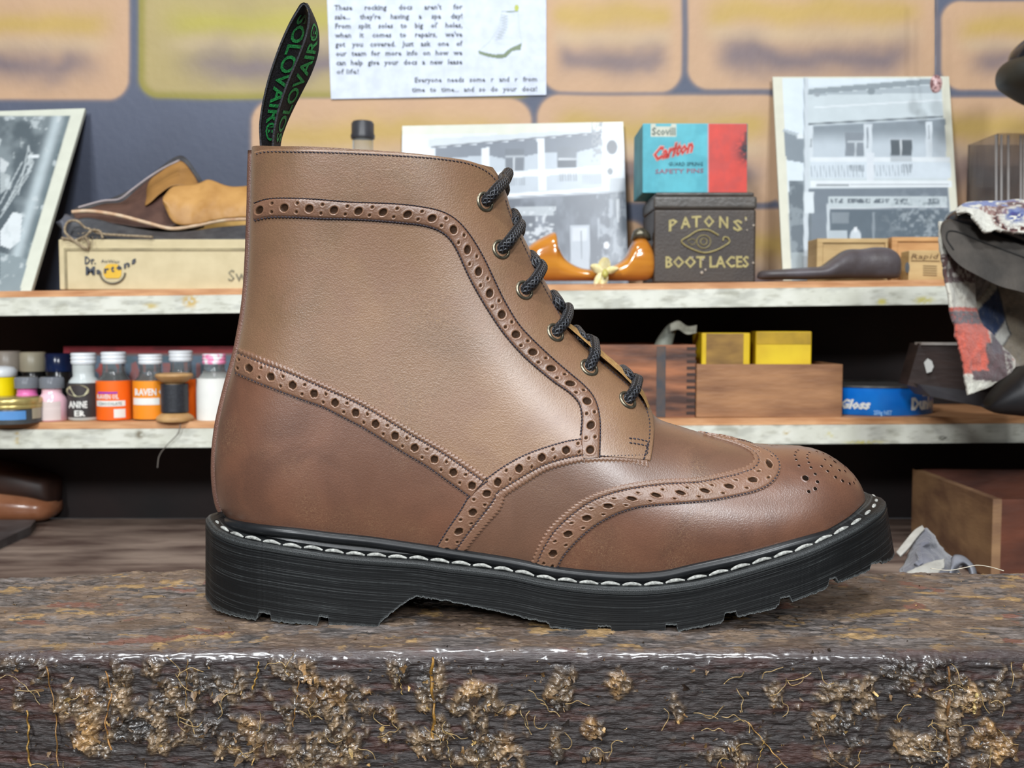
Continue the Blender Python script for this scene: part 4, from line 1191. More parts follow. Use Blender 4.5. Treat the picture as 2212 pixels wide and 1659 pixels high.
def cap_prof(r, y0, y1, ribs=3):
    p = [(r, y0)]; h = (y0 - y1) / ribs
    for i in range(ribs):
        a = y0 - i * h
        p += [(r, a - h * .15), (r + 1.2, a - h * .4), (r + 1.2, a - h * .7), (r, a - h * .9)]
    return p + [(r - 2, y1)]


Yb1 = .905
bz_ = lambda x, Y: zt_at(zL, x, Y)
def pyb(x, Y, R=0):
    return proj((P(x, 800, Y).x, Y, bz_(x, Y)))[1]


def bottle(cx, R, ytop, ysh, capr, capy, liquid, liq_top, label, cols, Y=Yb1, capmat=None, glass=None):
    yb = pyb(cx, Y)
    t = thing('dye_bottle', (P(cx, 800, Y).x, Y, bz_(cx, Y)), label, 'bottle', 'screw-capped bottles on the lower shelf')
    nr = capr - 2
    px_lathe('glass', cx, Y, [(R - 3, yb), (R, yb - 3), (R, ysh + 16), (R - 4, ysh + 4), (R - 12, ysh - 6), (nr, ysh - 16), (nr, capy)], glass or M_clear, t)
    if liquid:
        pr = [(R - 4, yb - 2), (R - 1.5, yb - 4), (R - 1.5, ysh + 16), (R - 5, ysh + 4), (R - 13, ysh - 5), (nr - 1.5, ysh - 15), (nr - 1.5, capy + 2)]
        pr = [q for q in pr if q[1] > liq_top] + [(np.interp(liq_top, [ysh - 15, ysh - 5, ysh + 4, ysh + 16], [nr - 1.5, R - 13, R - 5, R - 1.5]), liq_top)]
        px_lathe('dye', cx, Y, pr, liquid, t)
    px_lathe('cap', cx, Y, cap_prof(capr, capy, ytop), capmat or M_wcap, t)
    return t


M_orange = pm('orange_label', (240, 104, 16), (236, 96, 8), sc=20, rough=.55)
M_orange2 = pm('amber_label', (238, 146, 32), (232, 136, 20), sc=20, rough=.55)
M_blackd = pm('black_dye', (20, 20, 20), (28, 28, 28), rough=.2)
M_white = pm('white_label', (232, 232, 226), (222, 222, 216), rough=.6)
M_blab = pm('black_label', (58, 52, 52), (48, 44, 44), rough=.5)
M_grey = pm('milky_plastic', (196, 202, 200), (184, 190, 188), rough=.25)
b1 = bottle(181, 34, 762, 818, 25, 786, None, 0, 'milky white bottle with a black oval-badged label, leftmost of the white-capped row', None, glass=M_grey)
label_patch('label', 181, 34, Yb1, 147.5, 214, 828, 902, M_blab, b1)
f3 = cyl_map(181, 34.6, Yb1)
mb = MB(); V = []
for k in range(24):
    a = k * 2 * math.pi / 24; V.append(f3(168 + 22 * math.cos(a), 844 + 13 * math.sin(a)))
mb.add(V, [tuple(range(24))]); mb.build('oval_badge', pm('cream_badge', (196, 190, 156), (170, 164, 130), sc=300, rough=.6), b1, smooth=False)
mb = MB(); words(mb, 'ANINE', 151, 186, 881, 14, 0, bold=.03, f3=cyl_map(181, 35.2, Yb1)); mb.build('lettering', M_white, b1, smooth=False); mb = MB(); words(mb, 'ER', 160, 182, 899, 12, 0, bold=.03, f3=cyl_map(181, 35.2, Yb1)); mb.build('lettering', M_white, b1, smooth=False)
b2 = bottle(246, 37, 760, 816, 25, 785, M_blackd, 806, 'bottle of black dye with a bright orange label and white cap', None)
label_patch('label', 246, 37, Yb1, 210, 282, 823, 908, M_orange, b2)
mb = MB(); words(mb, 'RAVEN OIL', 212, 254, 862, 10, 0, bold=.02, f3=cyl_map(246, 38, Yb1)); mb.build('lettering', M_white, b2, smooth=False)
label_patch('white_strip', 246, 37.5, Yb1, 211, 267, 866, 878, M_white, b2); label_patch('price_sticker', 246, 37.5, Yb1, 244, 267, 884, 903, M_white, b2)
label_patch('purple_strip', 246, 37.5, Yb1, 214, 252, 847, 850.5, pm('purple_ink', (140, 50, 190), rough=.6), b2)
mb = MB(); words(mb, 'CHOCOLATE', 214, 260, 875, 6, 0, bold=0, f3=cyl_map(246, 38.6, Yb1)); mb.build('small_lettering', M_ink, b2, smooth=False)
M_brdye = pm('brown_dye', (86, 66, 52), (70, 54, 44), rough=.15)
b3 = bottle(325, 37, 765, 818, 24, 786, M_brdye, 812, 'bottle of brown dye with an amber label, partly behind the thread reel', None)
label_patch('label', 325, 37, Yb1, 289, 361, 823, 906, M_orange2, b3)
mb = MB(); words(mb, 'RAVEN OIL', 293, 362, 854, 14, 0, bold=.03, f3=cyl_map(325, 38, Yb1)); mb.build('lettering', M_white, b3, smooth=False)
label_patch('white_strip', 325, 37.5, Yb1, 290, 342, 860, 875, M_white, b3)
b4 = bottle(391, 36, 757, 812, 24, 780, M_brdye, 818, 'white-capped bottle with an orange label edge, behind the reel of black thread', None, Y=.93)
label_patch('label', 391, 36, .93, 356, 425, 820, 905, M_orange, b4)
M_pcap = pm('pink_stained_cap', (236, 140, 180), (232, 232, 234), sc=90, rough=.3, lo=.5, hi=.56)
b5 = bottle(463, 38, 764, 812, 24, 786, M_white, 808, 'bottle with a plain white label and pink-stained cap, beside the boot heel', None, capmat=M_pcap)
label_patch('label', 463, 38, Yb1, 426, 500, 818, 910, M_white, b5)
# reel of thread
Yr = .878
rl = thing('thread_reel', (P(376, 800, Yr).x, Yr, bz_(376, Yr)), 'wooden reel of black thread standing in front of the dye bottles', 'thread reel')
yb = pyb(376, Yr)
M_reel = pm('reel_wood', (196, 156, 104), (172, 130, 82), sc=60, rough=.55)
px_lathe('reel', 376, Yr, [(30, yb), (38, yb - 1), (40, yb - 6), (38, yb - 10), (28, yb - 17), (20, yb - 20), (20, 828), (28, 824), (38, 815), (40, 811), (38, 807), (30, 806)], M_reel, rl)
px_lathe('thread', 376, Yr, [(20, yb - 19)] + [(28.5 + .7 * (k % 2), yb - 20 - k * (yb - 20 - 829) / 30) for k in range(31)] + [(20, 829)], pm('black_cotton', (52, 54, 60), (36, 38, 42), sc=600, rough=.45), rl)

# red framed sign behind the bottles
def p_sign(p):
    p.rect(137, 764, 640, 1000, (110, 130, 150)); p.noise((p.Y > 764) * 1.0, (96, 120, 132), 40, 18, .4, .7, .9)
    p.rect(137, 740, 640, 764, (170, 62, 68)); p.noise((p.Y < 766) * 1.0, (120, 48, 54), 60, 8, .45, .7, .8)
    p.rect(137, 740, 151, 1000, (186, 62, 74)); p.rect(151, 762, 640, 768, (150, 100, 84), .6)
    for x0, x1 in ((152, 176), (214, 226), (284, 296), (352, 372), (424, 434), (360, 380)): p.rect(x0, 785, x1, 836, (176, 116, 112), .8)
    p.line([(292, 786), (306, 836)], 4, (170, 112, 110)); p.line([(292, 786), (276, 836)], 4, (170, 112, 110)); p.rect(352, 785, 376, 792, (176, 116, 112)); p.rect(352, 808, 370, 814, (176, 116, 112))
    p.poly([(205, 800), (226, 778), (238, 786), (220, 815)], (196, 84, 74), .8)
zb = bz_(300, 1.0)
yb_ = pyb(137, 1.0)
board('painted_sign', [(137, 748), (640, 748), (640, yb_), (137, yb_)], [1.0] * 4, p_sign, (122, 44, 50), 'old red-framed painted sign standing behind the dye bottles', 'sign', thick=.012)

# jars at the far left
M_tub = pm('grey_beige_plastic', (182, 174, 150), (168, 160, 138), rough=.35)
for cx, R, yt, m_, lab, Y in ((18, 26, 758, pm('taupe_plastic', (168, 158, 146), (154, 146, 136), rough=.35), 'taupe round tub in the back row, far left of the lower shelf', .99), (72, 26, 760, M_tub, 'cream round tub in the back row beside the taupe one', .99), (128, 28, 763, pm('navy_plastic', (26, 40, 76), (20, 32, 62), rough=.2), 'glossy navy round tub in the back row beside the red sign', .975)):
    yb = pyb(cx, Y)
    t = thing('paint_tub', (P(cx, 800, Y).x, Y, bz_(cx, Y)), lab, 'tub', 'tubs at the back of the lower shelf')
    px_lathe('lid', cx, Y, [(R, 802), (R + 1, 799), (R + 1, yt + 3), (R - 2, yt)], m_, t)
    px_lathe('tub_body', cx, Y, [(R - 3, yb), (R - 1, yb - 3), (R - 1, 803), (R - 2, 802)], M_blackd, t)
Yj = .93
yb = pyb(4, Yj)
t = thing('yellow_jar', (P(2, 800, Yj).x, Yj, bz_(2, Yj)), 'bright yellow jar with a white lid at the far left of the lower shelf', 'jar')
px_lathe('jar_body', 2, Yj, [(26, yb), (29, yb - 4), (30, 850), (31, 816), (28, 814)], pm('yellow_plastic', (240, 216, 10), (230, 204, 6), rough=.3), t)
px_lathe('lid', 2, Yj, [(30, 814), (32, 812), (32, 800), (26, 793), (10, 790)], M_wcap, t)
for cx, R, c1, c2, lab, ytop in ((57, 30, (226, 120, 178), (206, 96, 156), 'small square pink dye bottle with a black cap behind the flat round tin', 815), (111, 31, (238, 196, 206), (226, 176, 188), 'small pale pink labelled bottle with a black cap left of the milky bottle', 815)):
    Y = .912 if cx < 80 else .895
    yb = pyb(cx, Y); t = thing('small_bottle', (P(cx, 800, Y).x, Y, bz_(cx, Y)), lab, 'bottle', 'small black-capped bottles')
    px_lathe('bottle_body', cx, Y, [(R - 3, yb), (R - 1, yb - 2), (R - 1, 866), (R - 4, 858), (R - 9, 852), (20, 848), (20, 838)], pm('pink_liquid_bottle', c1, c2, rough=.12, sc=40), t)
    px_lathe('cap', cx, Y, [(21, 838), (22, 836), (22, 822), (21, 819)], M_blackd, t)
    px_lathe('clear_overcap', cx, Y, [(25, 838), (25, 818), (22, 814)], pm('smoky_plastic', (170, 174, 182), (160, 164, 172), rough=.1, trans=.6, ior=1.2), t)
    if cx > 80: label_patch('paper_label', cx, R - 1, Y, cx - 22, cx + 16, 868, 908, pm('pale_paper_label', (216, 200, 196), (204, 188, 184), sc=10, st=(1, 1, 40), rough=.6), t)
Yv = .872
t = thing('flat_tin', (P(26, 800, Yv).x, Yv, bz_(26, Yv)), 'flat round polish tin with a brass lid and blue label, far left', 'tin')
yb = pyb(26, Yv)
px_lathe('tin_body', 26, Yv, [(56, yb), (58, yb - 1), (58, 882), (57, 880)], pm('dark_tin_side', (78, 82, 84), (60, 64, 66), rough=.35), t)
px_lathe('lid', 26, Yv, [(59, 880), (60, 878), (60, 873), (59, 872), (61, 870), (61, 861), (58, 858)], pm('brass_lid', (196, 178, 116), (170, 152, 92), sc=80, rough=.3, metal=.5), t)
label_patch('blue_label', 26, 58, Yv, -30, 50, 889, 908, pm('blue_label', (96, 150, 206), (84, 138, 196), rough=.5), t)
label_patch('silver_label', 26, 58.3, Yv, 62, 80, 884, 908, M_tub, t)

# ------------------------------------------------------------------ lower shelf, right: wooden boxes and tin
M_bw = pm('old_brown_wood', (168, 122, 84), (128, 88, 60), sc=10, st=(1, 1, 5), rough=.55, bump=.0006, bsc=60)
M_bw2 = pm('charred_orange_wood', (176, 112, 74), (70, 48, 42), sc=16, st=(.5, 1, 2.5), rough=.5, bump=.0006, bsc=60, det=7)
Y1 = .885
bA = openbox('wooden_crate', 1240, 1503, 745, Y1, .15, bz_(1400, Y1), M_bw2, 'dark stained wooden box with comb joints and a grey tube inside, on the lower shelf', 'box')
mb = MB(); xr = P(1503, 800, Y1).x
for k in range(11):
    z0 = bz_(1400, Y1) + .004 + k * .0085
    v, f = bevel_box(xr - .012, xr + .0004, Y1 - .0004, Y1 + .004, z0, z0 + .0042, .0003); mb.add(v, f)
mb.build('comb_joint', pm('dark_joint_wood', (60, 42, 36), rough=.6), bA, smooth=False)
v, f = bevel_box(P(1418, 800, Y1).x, P(1438, 800, Y1).x, Y1 - .0005, Y1 + .001, bz_(1400, Y1) + .001, P(1420, 748, Y1).z, .0002); mk('painted_stripe', v, f, pm('slate_paint', (66, 66, 70), (90, 74, 66), sc=60, rough=.6), bA, smooth=False)
bB = openbox('wooden_crate', 1505, 1821, 787, Y1 - .005, .15, bz_(1660, Y1), M_bw, 'plain brown wooden box holding two yellow cartons, on the lower shelf', 'box')
tb = thing('rolled_tube', (P(1440, 780, .93).x, .93, bz_(1440, Y1) + .02), 'grey-green rolled tube with a torn end sticking out of the comb-jointed box', 'tube')
mb = MB(); tube(mb, catmull([P(1395, 850, .93), P(1425, 765, .93), P(1450, 710, .93), P(1458, 702, .93)], 24), [.013, .013, .013, .011, .006], 18)
mb.build('tube_body', pm('grey_green_card', (140, 142, 128), (104, 106, 96), sc=40, rough=.6), tb)
sheet('torn_end', [(1446, 700, .915), (1465, 692, .915), (1485, 704, .915), (1506, 702, .915)], [(1448, 716, .91), (1466, 712, .91), (1484, 722, .91), (1504, 718, .91)], pm('pale_torn_card', (176, 174, 158), (120, 118, 104), sc=60, rough=.7), tb, n=20, m=8, wob=.006)
M_ye = pm('yellow_carton', (226, 194, 26), (210, 172, 20), sc=20, rough=.5)
M_br = pm('faded_brown_card', (166, 128, 62), (120, 88, 46), sc=18, st=(1, 1, 3), rough=.6)
for x0, x1, yt, m_, lab, yw in ((1516, 1621, 719, M_br, 'carton with a faded brown face and yellow edges, left of two in the wooden box', 0.0), (1634, 1752, 716, M_ye, 'bright yellow carton, right of two in the wooden box', -.12)):
    Y = .905; zb = bz_(1600, Y1) + .0057
    t = thing('yellow_carton', (P((x0 + x1) / 2, 750, Y).x, Y, zb), lab, 'carton', 'yellow cartons in the wooden box')
    a, c = P(x0, yt, Y), P(x1, yt, Y)
    v, f = bevel_box(a.x, c.x, Y, Y + .07, zb, a.z, .0015); v = rot_about(v, ((a.x + c.x) / 2, Y, zb), az=yw); mk('carton_body', v, f, M_ye, t, smooth=False)
    if yw == 0:
        v, f = bevel_box(a.x + .006, c.x - .009, Y - .0008, Y + .001, zb + .002, a.z - .001, .0003); mk('faded_face', v, f, M_br, t, smooth=False)
    else:
        v, f = bevel_box(a.x + .001, c.x - .001, Y - .0008, Y + .001, a.z - .017, a.z - .001, .0003); v = rot_about(v, ((a.x + c.x) / 2, Y, zb), az=yw); mk('ochre_flap', v, f, pm('ochre_card', (190, 152, 30), rough=.6), t, smooth=False)
Yd = .968; cxd, Rd = 1882, 125
zb = bz_(1900, Yd); yb = pyb(1900, Yd)
gt = thing('adhesive_tin', (P(cxd, 850, Yd).x, Yd, zb), 'wide bright blue tin with white lettering and a metal lid, on the lower shelf', 'tin')
Rm = Rd * SC(Yd); c = P(cxd, 800, Yd)
mb = MB(); lathe(mb, c.x, Yd, [(Rm - .001, zb), (Rm, zb + .001), (Rm, P(cxd, 840, Yd - Rm).z), (Rm - .001, P(cxd, 839, Yd - Rm).z)], 64); mb.build('tin_body', pm('blue_enamel', (14, 128, 226), (8, 112, 212), sc=30, rough=.32), gt, sharp=50)
mb = MB(); zt1 = P(cxd, 839, Yd - Rm).z; lathe(mb, c.x, Yd, [(Rm - .001, zt1), (Rm + .0012, zt1 + .0005), (Rm + .0012, zt1 + .0028), (Rm - .001, zt1 + .0032), (Rm - .004, zt1 + .0015), (0.0, zt1 + .0015)], 64); mb.build('lid', pm('tinplate', (150, 150, 148), (120, 118, 114), sc=60, rough=.35, metal=.8), gt, sharp=50)
def tin_map(k0):
    def f(px, py):       # px used as arc length from the tin's centre line
        a = (px - cxd) / Rd; r = Rm + .0004
        return (c.x + r * math.sin(a), Yd - r * math.cos(a), P(cxd, py, Yd - Rm).z)
    return f
mb = MB(); words(mb, 'Gloss', 1776, 1840, 884, 19, 0, bold=.05, shear=.3, f3=tin_map(0)); words(mb, 'Dunlop', 1924, 2016, 885, 24, 0, bold=.06, f3=tin_map(0)); words(mb, 'BEST', 1956, 1990, 857, 13, 0, bold=.04, f3=tin_map(0))
mb.build('lettering', M_white, gt, smooth=False)
mb = MB(); words(mb, '250g NET', 1846, 1882, 896, 9, 0, bold=.03, f3=tin_map(0)); mb.build('small_lettering', pm('pale_blue_ink', (150, 196, 240), rough=.5), gt, smooth=False)

# ------------------------------------------------------------------ right edge: stand with black shoe and towel
YS = .60
M_blk = pm('black_polished_leather', (26, 26, 30), (34, 34, 38), sc=40, rough=.22, coat=.3)
M_sol = pm('worn_grey_rubber', (72, 66, 60), (52, 48, 44), sc=40, rough=.75, bump=.0006, bsc=200, det=6)
st = thing('iron_stand', (P(2870, 1100, YS + .08).x, YS + .08, ZB), 'black iron cobbling stand at the right edge of the photo, carrying an upturned shoe', 'stand')
v, f = bevel_box(P(2820, 900, YS).x, P(2940, 900, YS).x, YS + .05, YS + .13, ZB, P(2250, 640, YS).z, .01, 3); mk('column', v, f, pm('black_iron', (22, 22, 26), (30, 28, 30), sc=60, rough=.5), st, smooth=False)
v, f = bevel_box(P(2800, 900, YS).x, P(2980, 900, YS).x, YS + .01, YS + .18, ZB, ZB + .02, .006, 3); mk('foot', v, f, st.children[0].data.materials[0], st, smooth=False)
loft('foot_shaped_arm', [(2128, 872, 882, YS + .08, .01), (2150, 840, 892, YS + .08, .02), (2200, 795, 898, YS + .08, .03), (2260, 770, 905, YS + .08, .035), (2360, 750, 915, YS + .09, .035), (2500, 730, 900, YS + .09, .035), (2860, 730, 880, YS + .09, .035)], st.children[0].data.materials[0], st, n=40)
bs = thing('black_shoe', (P(2200, 600, YS).x, YS + .03, P(2200, 640, YS).z), 'black shoe held upside down under the patterned towel, its grey sole facing out', 'shoe')
mb = MB(); ol = catmull([(2033, 505), (2036, 488), (2052, 478), (2085, 484), (2130, 500), (2200, 528), (2300, 570), (2360, 640), (2330, 680), (2270, 655), (2212, 632), (2160, 618), (2110, 594), (2075, 574), (2050, 548), (2038, 525), (2033, 505)], 90)[:-1]
Vf = [tuple(P(x, y, YS + (y - 540) * -.0002)) for x, y in ol]; Vb_ = [(a + .004, b + .012, c_ + .004) for a, b, c_ in Vf]
n9 = len(ol); mb.add(Vf + Vb_, [tuple(range(n9)), tuple(range(n9, 2 * n9))[::-1]] + [(i, (i + 1) % n9, (i + 1) % n9 + n9, i + n9) for i in range(n9)]); mb.build('outsole', M_sol, bs, sharp=40)
mb = MB(); gr = catmull([(2060, 540), (2045, 515), (2048, 500), (2065, 500), (2120, 522), (2212, 556), (2300, 592)], 60); tube(mb, [P(x, y, YS - .0004 + (y - 540) * -.0002) for x, y in gr], .0009, 6); mb.build('sole_groove', M_dark_ := pm('dark_groove', (34, 32, 30), rough=.8), bs)
loft('upper', [(2046, 470, 486, YS + .03, .004), (2054, 458, 490, YS + .03, .018), (2075, 452, 500, YS + .035, .032), (2110, 456, 520, YS + .04, .036), (2160, 462, 545, YS + .045, .036), (2230, 480, 580, YS + .045, .034), (2330, 520, 620, YS + .045, .03)], M_blk, bs, n=60)


def p_towel(p):
    X, Y = p.X, p.Y
    W_ = (214, 210, 196)
    p.noise(np.ones(X.shape), (198, 194, 180), 5, 5, .4, .7, .6)
    g = (X - (2040 + (Y - 480) * .16))     # distance from the left hem
    jag = 6 * (fbm(X / 9, Y / 9, 2) - .5)
    def band(y0, y1, col, gx=1e9, gx0=-50, a=1.0):
        m = sm(-1.5, 1.5, Y + jag - y0) * sm(1.5, -1.5, Y + jag - y1) * sm(1.5, -1.5, g + jag - gx) * sm(-1.5, 1.5, g + jag - gx0)
        p.put(m, col, a)
    band(480, 550, W_); band(505, 545, (60, 84, 150), 18, 4); band(520, 550, (44, 66, 120), 40, 24)
    band(550, 610, (96, 66, 62), 60)
    p.noise(((Y > 552) * (Y < 606)).astype(float), (206, 200, 190), 5, 9, .52, .6, .9, 3)
    band(610, 664, (212, 208, 194)); band(664, 672, (206, 92, 72), 46); band(672, 706, (96, 84, 88), 50); band(700, 806, (204, 98, 80), 58)
    p.noise(((Y > 664) * (Y < 812)).astype(float), (178, 76, 62), 4, 4, .55, .7, .6, 8)
    band(740, 828, (94, 74, 76), 100, 46); band(800, 822, (94, 74, 76), 100, 8); band(722, 765, (96, 86, 92), 80, 60)
    band(826, 900, (220, 218, 204)); p.noise((g > 84) * 1.0, (200, 196, 184), 4, 4, .4, .6, .6)
def p_back(p):
    X, Y = p.X, p.Y
    p.noise(np.ones(X.shape), (126, 116, 100), 20, 20, .4, .7, .5)
    p.poly([(2088, 590), (2150, 590), (2140, 612), (2110, 650), (2095, 665), (2086, 640)], (150, 142, 134)); p.line([(2095, 640), (2112, 600)], 1.5, (110, 104, 98)); p.line([(2104, 650), (2128, 606)], 1.5, (112, 106, 100))
    p.poly([(2112, 665), (2155, 615), (2172, 690), (2140, 740), (2128, 722)], (36, 52, 84)); p.poly([(2150, 605), (2162, 615), (2110, 672), (2106, 660)], (176, 170, 152))
    p.poly([(2172, 694), (2186, 720), (2160, 752), (2138, 742)], (186, 184, 176)); p.line([(2152, 606), (2172, 690), (2184, 722), (2164, 750)], 1.6, (66, 64, 62))
def p_top(p):
    X, Y = p.X, p.Y
    p.noise(np.ones(X.shape), (200, 196, 184), 5, 5, .4, .7, .5)
    p.noise(((Y < 448 + (X - 2090) * .12)).astype(float), (82, 104, 170), 14, 5, .42, .5, .9, 2)
    m = inpoly(X, Y, [(2110, 448), (2130, 444), (2180, 452), (2175, 462), (2140, 466)]).astype(float); p.put(m, (136, 96, 88)); p.noise(m, (214, 206, 196), 4, 4, .5, .6, .8)
    m = np.exp(-(((X - 2195) / 26) ** 2 + ((Y - 465) / 16) ** 2) * 1.3); p.noise(m, (60, 82, 146), 8, 4, .35, .5, 1.6, 6)
    m = np.exp(-((np.hypot((X - 2190) / 40, (Y - 468) / 28) - 1) / .2) ** 2); p.noise(m, (112, 70, 62), 6, 4, .35, .5, 1.3, 1)
M_towel = pm('terry_cloth', (255, 255, 255), (226, 226, 226), sc=900, rough=.95, attr=True, bump=.0015, bsc=700, sheen=.3)
tw_ = thing('towel', (P(2130, 600, YS).x, YS + .02, P(2130, 850, YS).z), 'white terry towel patterned in blue, brown and red, draped over the black shoe', 'towel')
sheet('hanging_end', [(2036, 478, .625), (2034, 520, .622), (2042, 570, .615), (2052, 630, .61), (2062, 690, .605), (2074, 750, .60), (2086, 800, .597), (2096, 852, .595)],
      [(2060, 478, .66), (2085, 520, .655), (2102, 570, .65), (2108, 630, .645), (2118, 690, .635), (2160, 740, .625), (2196, 788, .62), (2140, 836, .61)], M_towel, tw_, n=150, m=60, thick=.004, wob=.006, paint=p_towel, base=(212, 208, 196), seed=2)
sheet('folded_back', [(2080, 570, .665), (2095, 620, .66), (2105, 665, .655), (2125, 722, .65), (2165, 765, .645), (2190, 792, .64)], [(2330, 570, .67), (2330, 620, .67), (2330, 665, .67), (2330, 722, .67), (2320, 760, .67), (2215, 790, .66)], M_towel, tw_, n=70, m=110, thick=.003, wob=.006, paint=p_back, base=(138, 126, 108), seed=5)
sheet('draped_top', [(2064, 452, .625), (2084, 438, .63), (2120, 434, .63), (2170, 433, .63), (2200, 430, .63), (2260, 440, .63)], [(2070, 462, .60), (2098, 462, .585), (2132, 500, .58), (2150, 496, .58), (2185, 500, .58), (2260, 506, .58)], M_towel, tw_, n=110, m=50, thick=.004, bulge=.012, wob=.006, paint=p_top, base=(222, 220, 208), seed=8)
# dark drawer behind the towel
M_dd = pm('dark_brown_drawer', (62, 48, 44), (44, 34, 32), sc=12, st=(1, 1, 4), rough=.5, bump=.0005, bsc=60)
dr_ = thing('dark_drawer', (P(2080, 800, .76).x, .76, P(2080, 884, .76).z), 'dark brown drawer with a pale scrape, resting on the stand behind the towel', 'drawer')
mb = MB(); fr = [(x, y, .80 - (x - 1986) * .0003) for x, y in ((1986, 742), (2300, 744), (2300, 900), (2152, 884), (2040, 852), (1960, 832))]
Vf = [tuple(P(*q)) for q in fr]; Vb_ = [(a + .004, b + .04, c_) for a, b, c_ in Vf]
mb.add(Vf + Vb_, [tuple(range(6))[::-1], tuple(range(6, 12))] + [(i, (i + 1) % 6, (i + 1) % 6 + 6, i + 6) for i in range(6)]); mb.build('drawer_body', M_dd, dr_, smooth=False)
mb = MB(); fr = [(1990, 739.5, .797), (2200, 741, .734), (2200, 747, .734), (1990, 745, .797)]; Vf = [tuple(P(a, b, c_ - .001)) for a, b, c_ in fr]; Vb_ = [(a, b + .02, c_) for a, b, c_ in Vf]
mb.add(Vf + Vb_, [(3, 2, 1, 0), (4, 5, 6, 7)] + [(i, (i + 1) % 4, (i + 1) % 4 + 4, i + 4) for i in range(4)]); mb.build('pale_rim', pm('pale_worn_rim', (176, 172, 166), (110, 92, 80), sc=20, rough=.3), dr_, smooth=False)
mb = MB(); fr = [(1996, 783), (2004, 774), (2013, 780), (2017, 792), (2012, 803), (2002, 806), (1999, 795)]; mb.add([tuple(P(a, b, .788)) for a, b in fr], [tuple(range(7))[::-1]]); mb.build('white_scrape', M_white, dr_, smooth=False)
mb = MB(); fr = [(x, y, .80 - (x - 1986) * .0003) for x, y in ((1985, 830), (2100, 845), (2260, 860), (2260, 905), (2150, 884), (2010, 856))]; Vf = [tuple(P(a, b, c_ - .012)) for a, b, c_ in fr]; Vb_ = [(a, b + .05, c_) for a, b, c_ in Vf]
mb.add(Vf + Vb_, [tuple(range(6))[::-1], tuple(range(6, 12))] + [(i, (i + 1) % 6, (i + 1) % 6 + 6, i + 6) for i in range(6)]); mb.build('grey_runner', pm('dark_grey_runner', (58, 56, 60), rough=.5), dr_, smooth=False)

# black shoe hanging top right, clear container
Yh = .86
hs = thing('hanging_shoe', (P(2250, 150, Yh).x, Yh, P(2250, 220, Yh).z), 'dark shoe toe jutting in at the upper right above the clear container', 'shoe')
loft('upper', [(2183, 122, 136, Yh, .004), (2190, 108, 140, Yh, .016), (2212, 86, 150, Yh, .03), (2260, 60, 180, Yh, .04), (2330, 40, 200, Yh, .045)], M_blk, hs, n=40)
loft('outsole', [(2160, 158, 176, Yh, .006), (2163, 146, 184, Yh, .016), (2175, 133, 194, Yh, .03), (2200, 124, 206, Yh, .044), (2240, 118, 226, Yh, .052), (2330, 110, 260, Yh, .056)], pm('olive_black_rubber', (50, 48, 40), (36, 34, 30), sc=20, rough=.5), hs, n=50)
tcl = thing('clear_container', (P(2200, 400, .93).x, .93, zt_at(zU, 2200, .93)), 'ribbed clear plastic container at the right end of the upper shelf', 'container')
M_cl = pm('clear_plastic', (206, 200, 196), (180, 172, 168), sc=30, st=(8, 8, .6), rough=.08, trans=.92, ior=1.1)
zb = zt_at(zU, 2200, .93); xa = P(2152, 400, .93).x; xb_ = P(2330, 400, .93).x; z1 = P(2152, 288, .93).z
for q in ((xa, xb_, .93, .932), (xa, xb_, 1.018, 1.02)):
    v, f = bevel_box(q[0], q[1], q[2], q[3], zb, z1, .0005); mk('wall_panel', v, f, M_cl, tcl, smooth=False)
v, f = bevel_box(xa, xa + .002, .932, 1.018, zb, z1, .0005); mk('wall_panel', v, f, M_cl, tcl, smooth=False)
mb = MB()
for px in (2152, 2163, 2178, 2205, 2212): tube(mb, [P(px, 292, .9295), P(px, 604, .9295)], .0016, 8)
mb.build('rib', pm('clear_rib', (214, 212, 210), (196, 192, 190), rough=.1, trans=.5, ior=1.3), tcl)

# ------------------------------------------------------------------ on the bench behind the block
M_lw = pm('polished_last_wood', (200, 142, 106), (150, 96, 66), sc=14, rough=.3, coat=.3, bump=.0003, bsc=60)
pb = PZ(60, 1137, ZB); Yl_ = pb.y + .04
yb = proj((P(60, 1100, Yl_).x, Yl_, ZB))[1]
wl_ = thing('wooden_last', (P(20, 1100, Yl_).x, Yl_, ZB), 'brown wooden shoe last with a darker upper part, lying on the bench at the far left', 'shoe last')
loft('last_body', [(-170, 1060, yb - 8, Yl_, .02), (-120, 1050, yb - 2, Yl_, .034), (-40, 1050, yb, Yl_, .04), (20, 1056, yb, Yl_, .042), (70, 1062, yb - 1, Yl_, .040), (105, 1070, yb - 5, Yl_, .034), (122, 1078, yb - 16, Yl_, .022), (129, 1090, yb - 30, Yl_, .004)], M_lw, wl_, n=60, power=2.6)
loft('dark_top', [(-170, 1000, 1068, Yl_ + .004, .02), (-100, 985, 1062, Yl_ + .004, .034), (20, 1000, 1066, Yl_ + .004, .04), (90, 1020, 1076, Yl_ + .004, .036), (118, 1030, 1086, Yl_ + .004, .028), (128, 1045, 1088, Yl_ + .004, .006)], pm('dark_brown_top', (66, 44, 36), (44, 32, 28), sc=16, rough=.5), wl_, n=50, power=3)  # separate darker piece along the top of the last
a1, a2, a3, a4 = PZ(-60, 1215, ZB), PZ(66, 1156, ZB), PZ(78, 1140, ZB), PZ(-60, 1140, ZB)
mb = MB(); Vf = [tuple(q) for q in (a1, a2, a3, a4)]; Vt = [(x, y, z + .012) for x, y, z in Vf]
mb.add(Vf + Vt, [(3, 2, 1, 0), (4, 5, 6, 7)] + [(i, (i + 1) % 4, (i + 1) % 4 + 4, i + 4) for i in range(4)])
tagit(mb.build('leather_slab', pm('grey_slab', (92, 90, 90), (70, 66, 66), sc=30, rough=.45), None, smooth=False), 'flat grey offcut lying on the bench in front of the brown last', 'offcut')

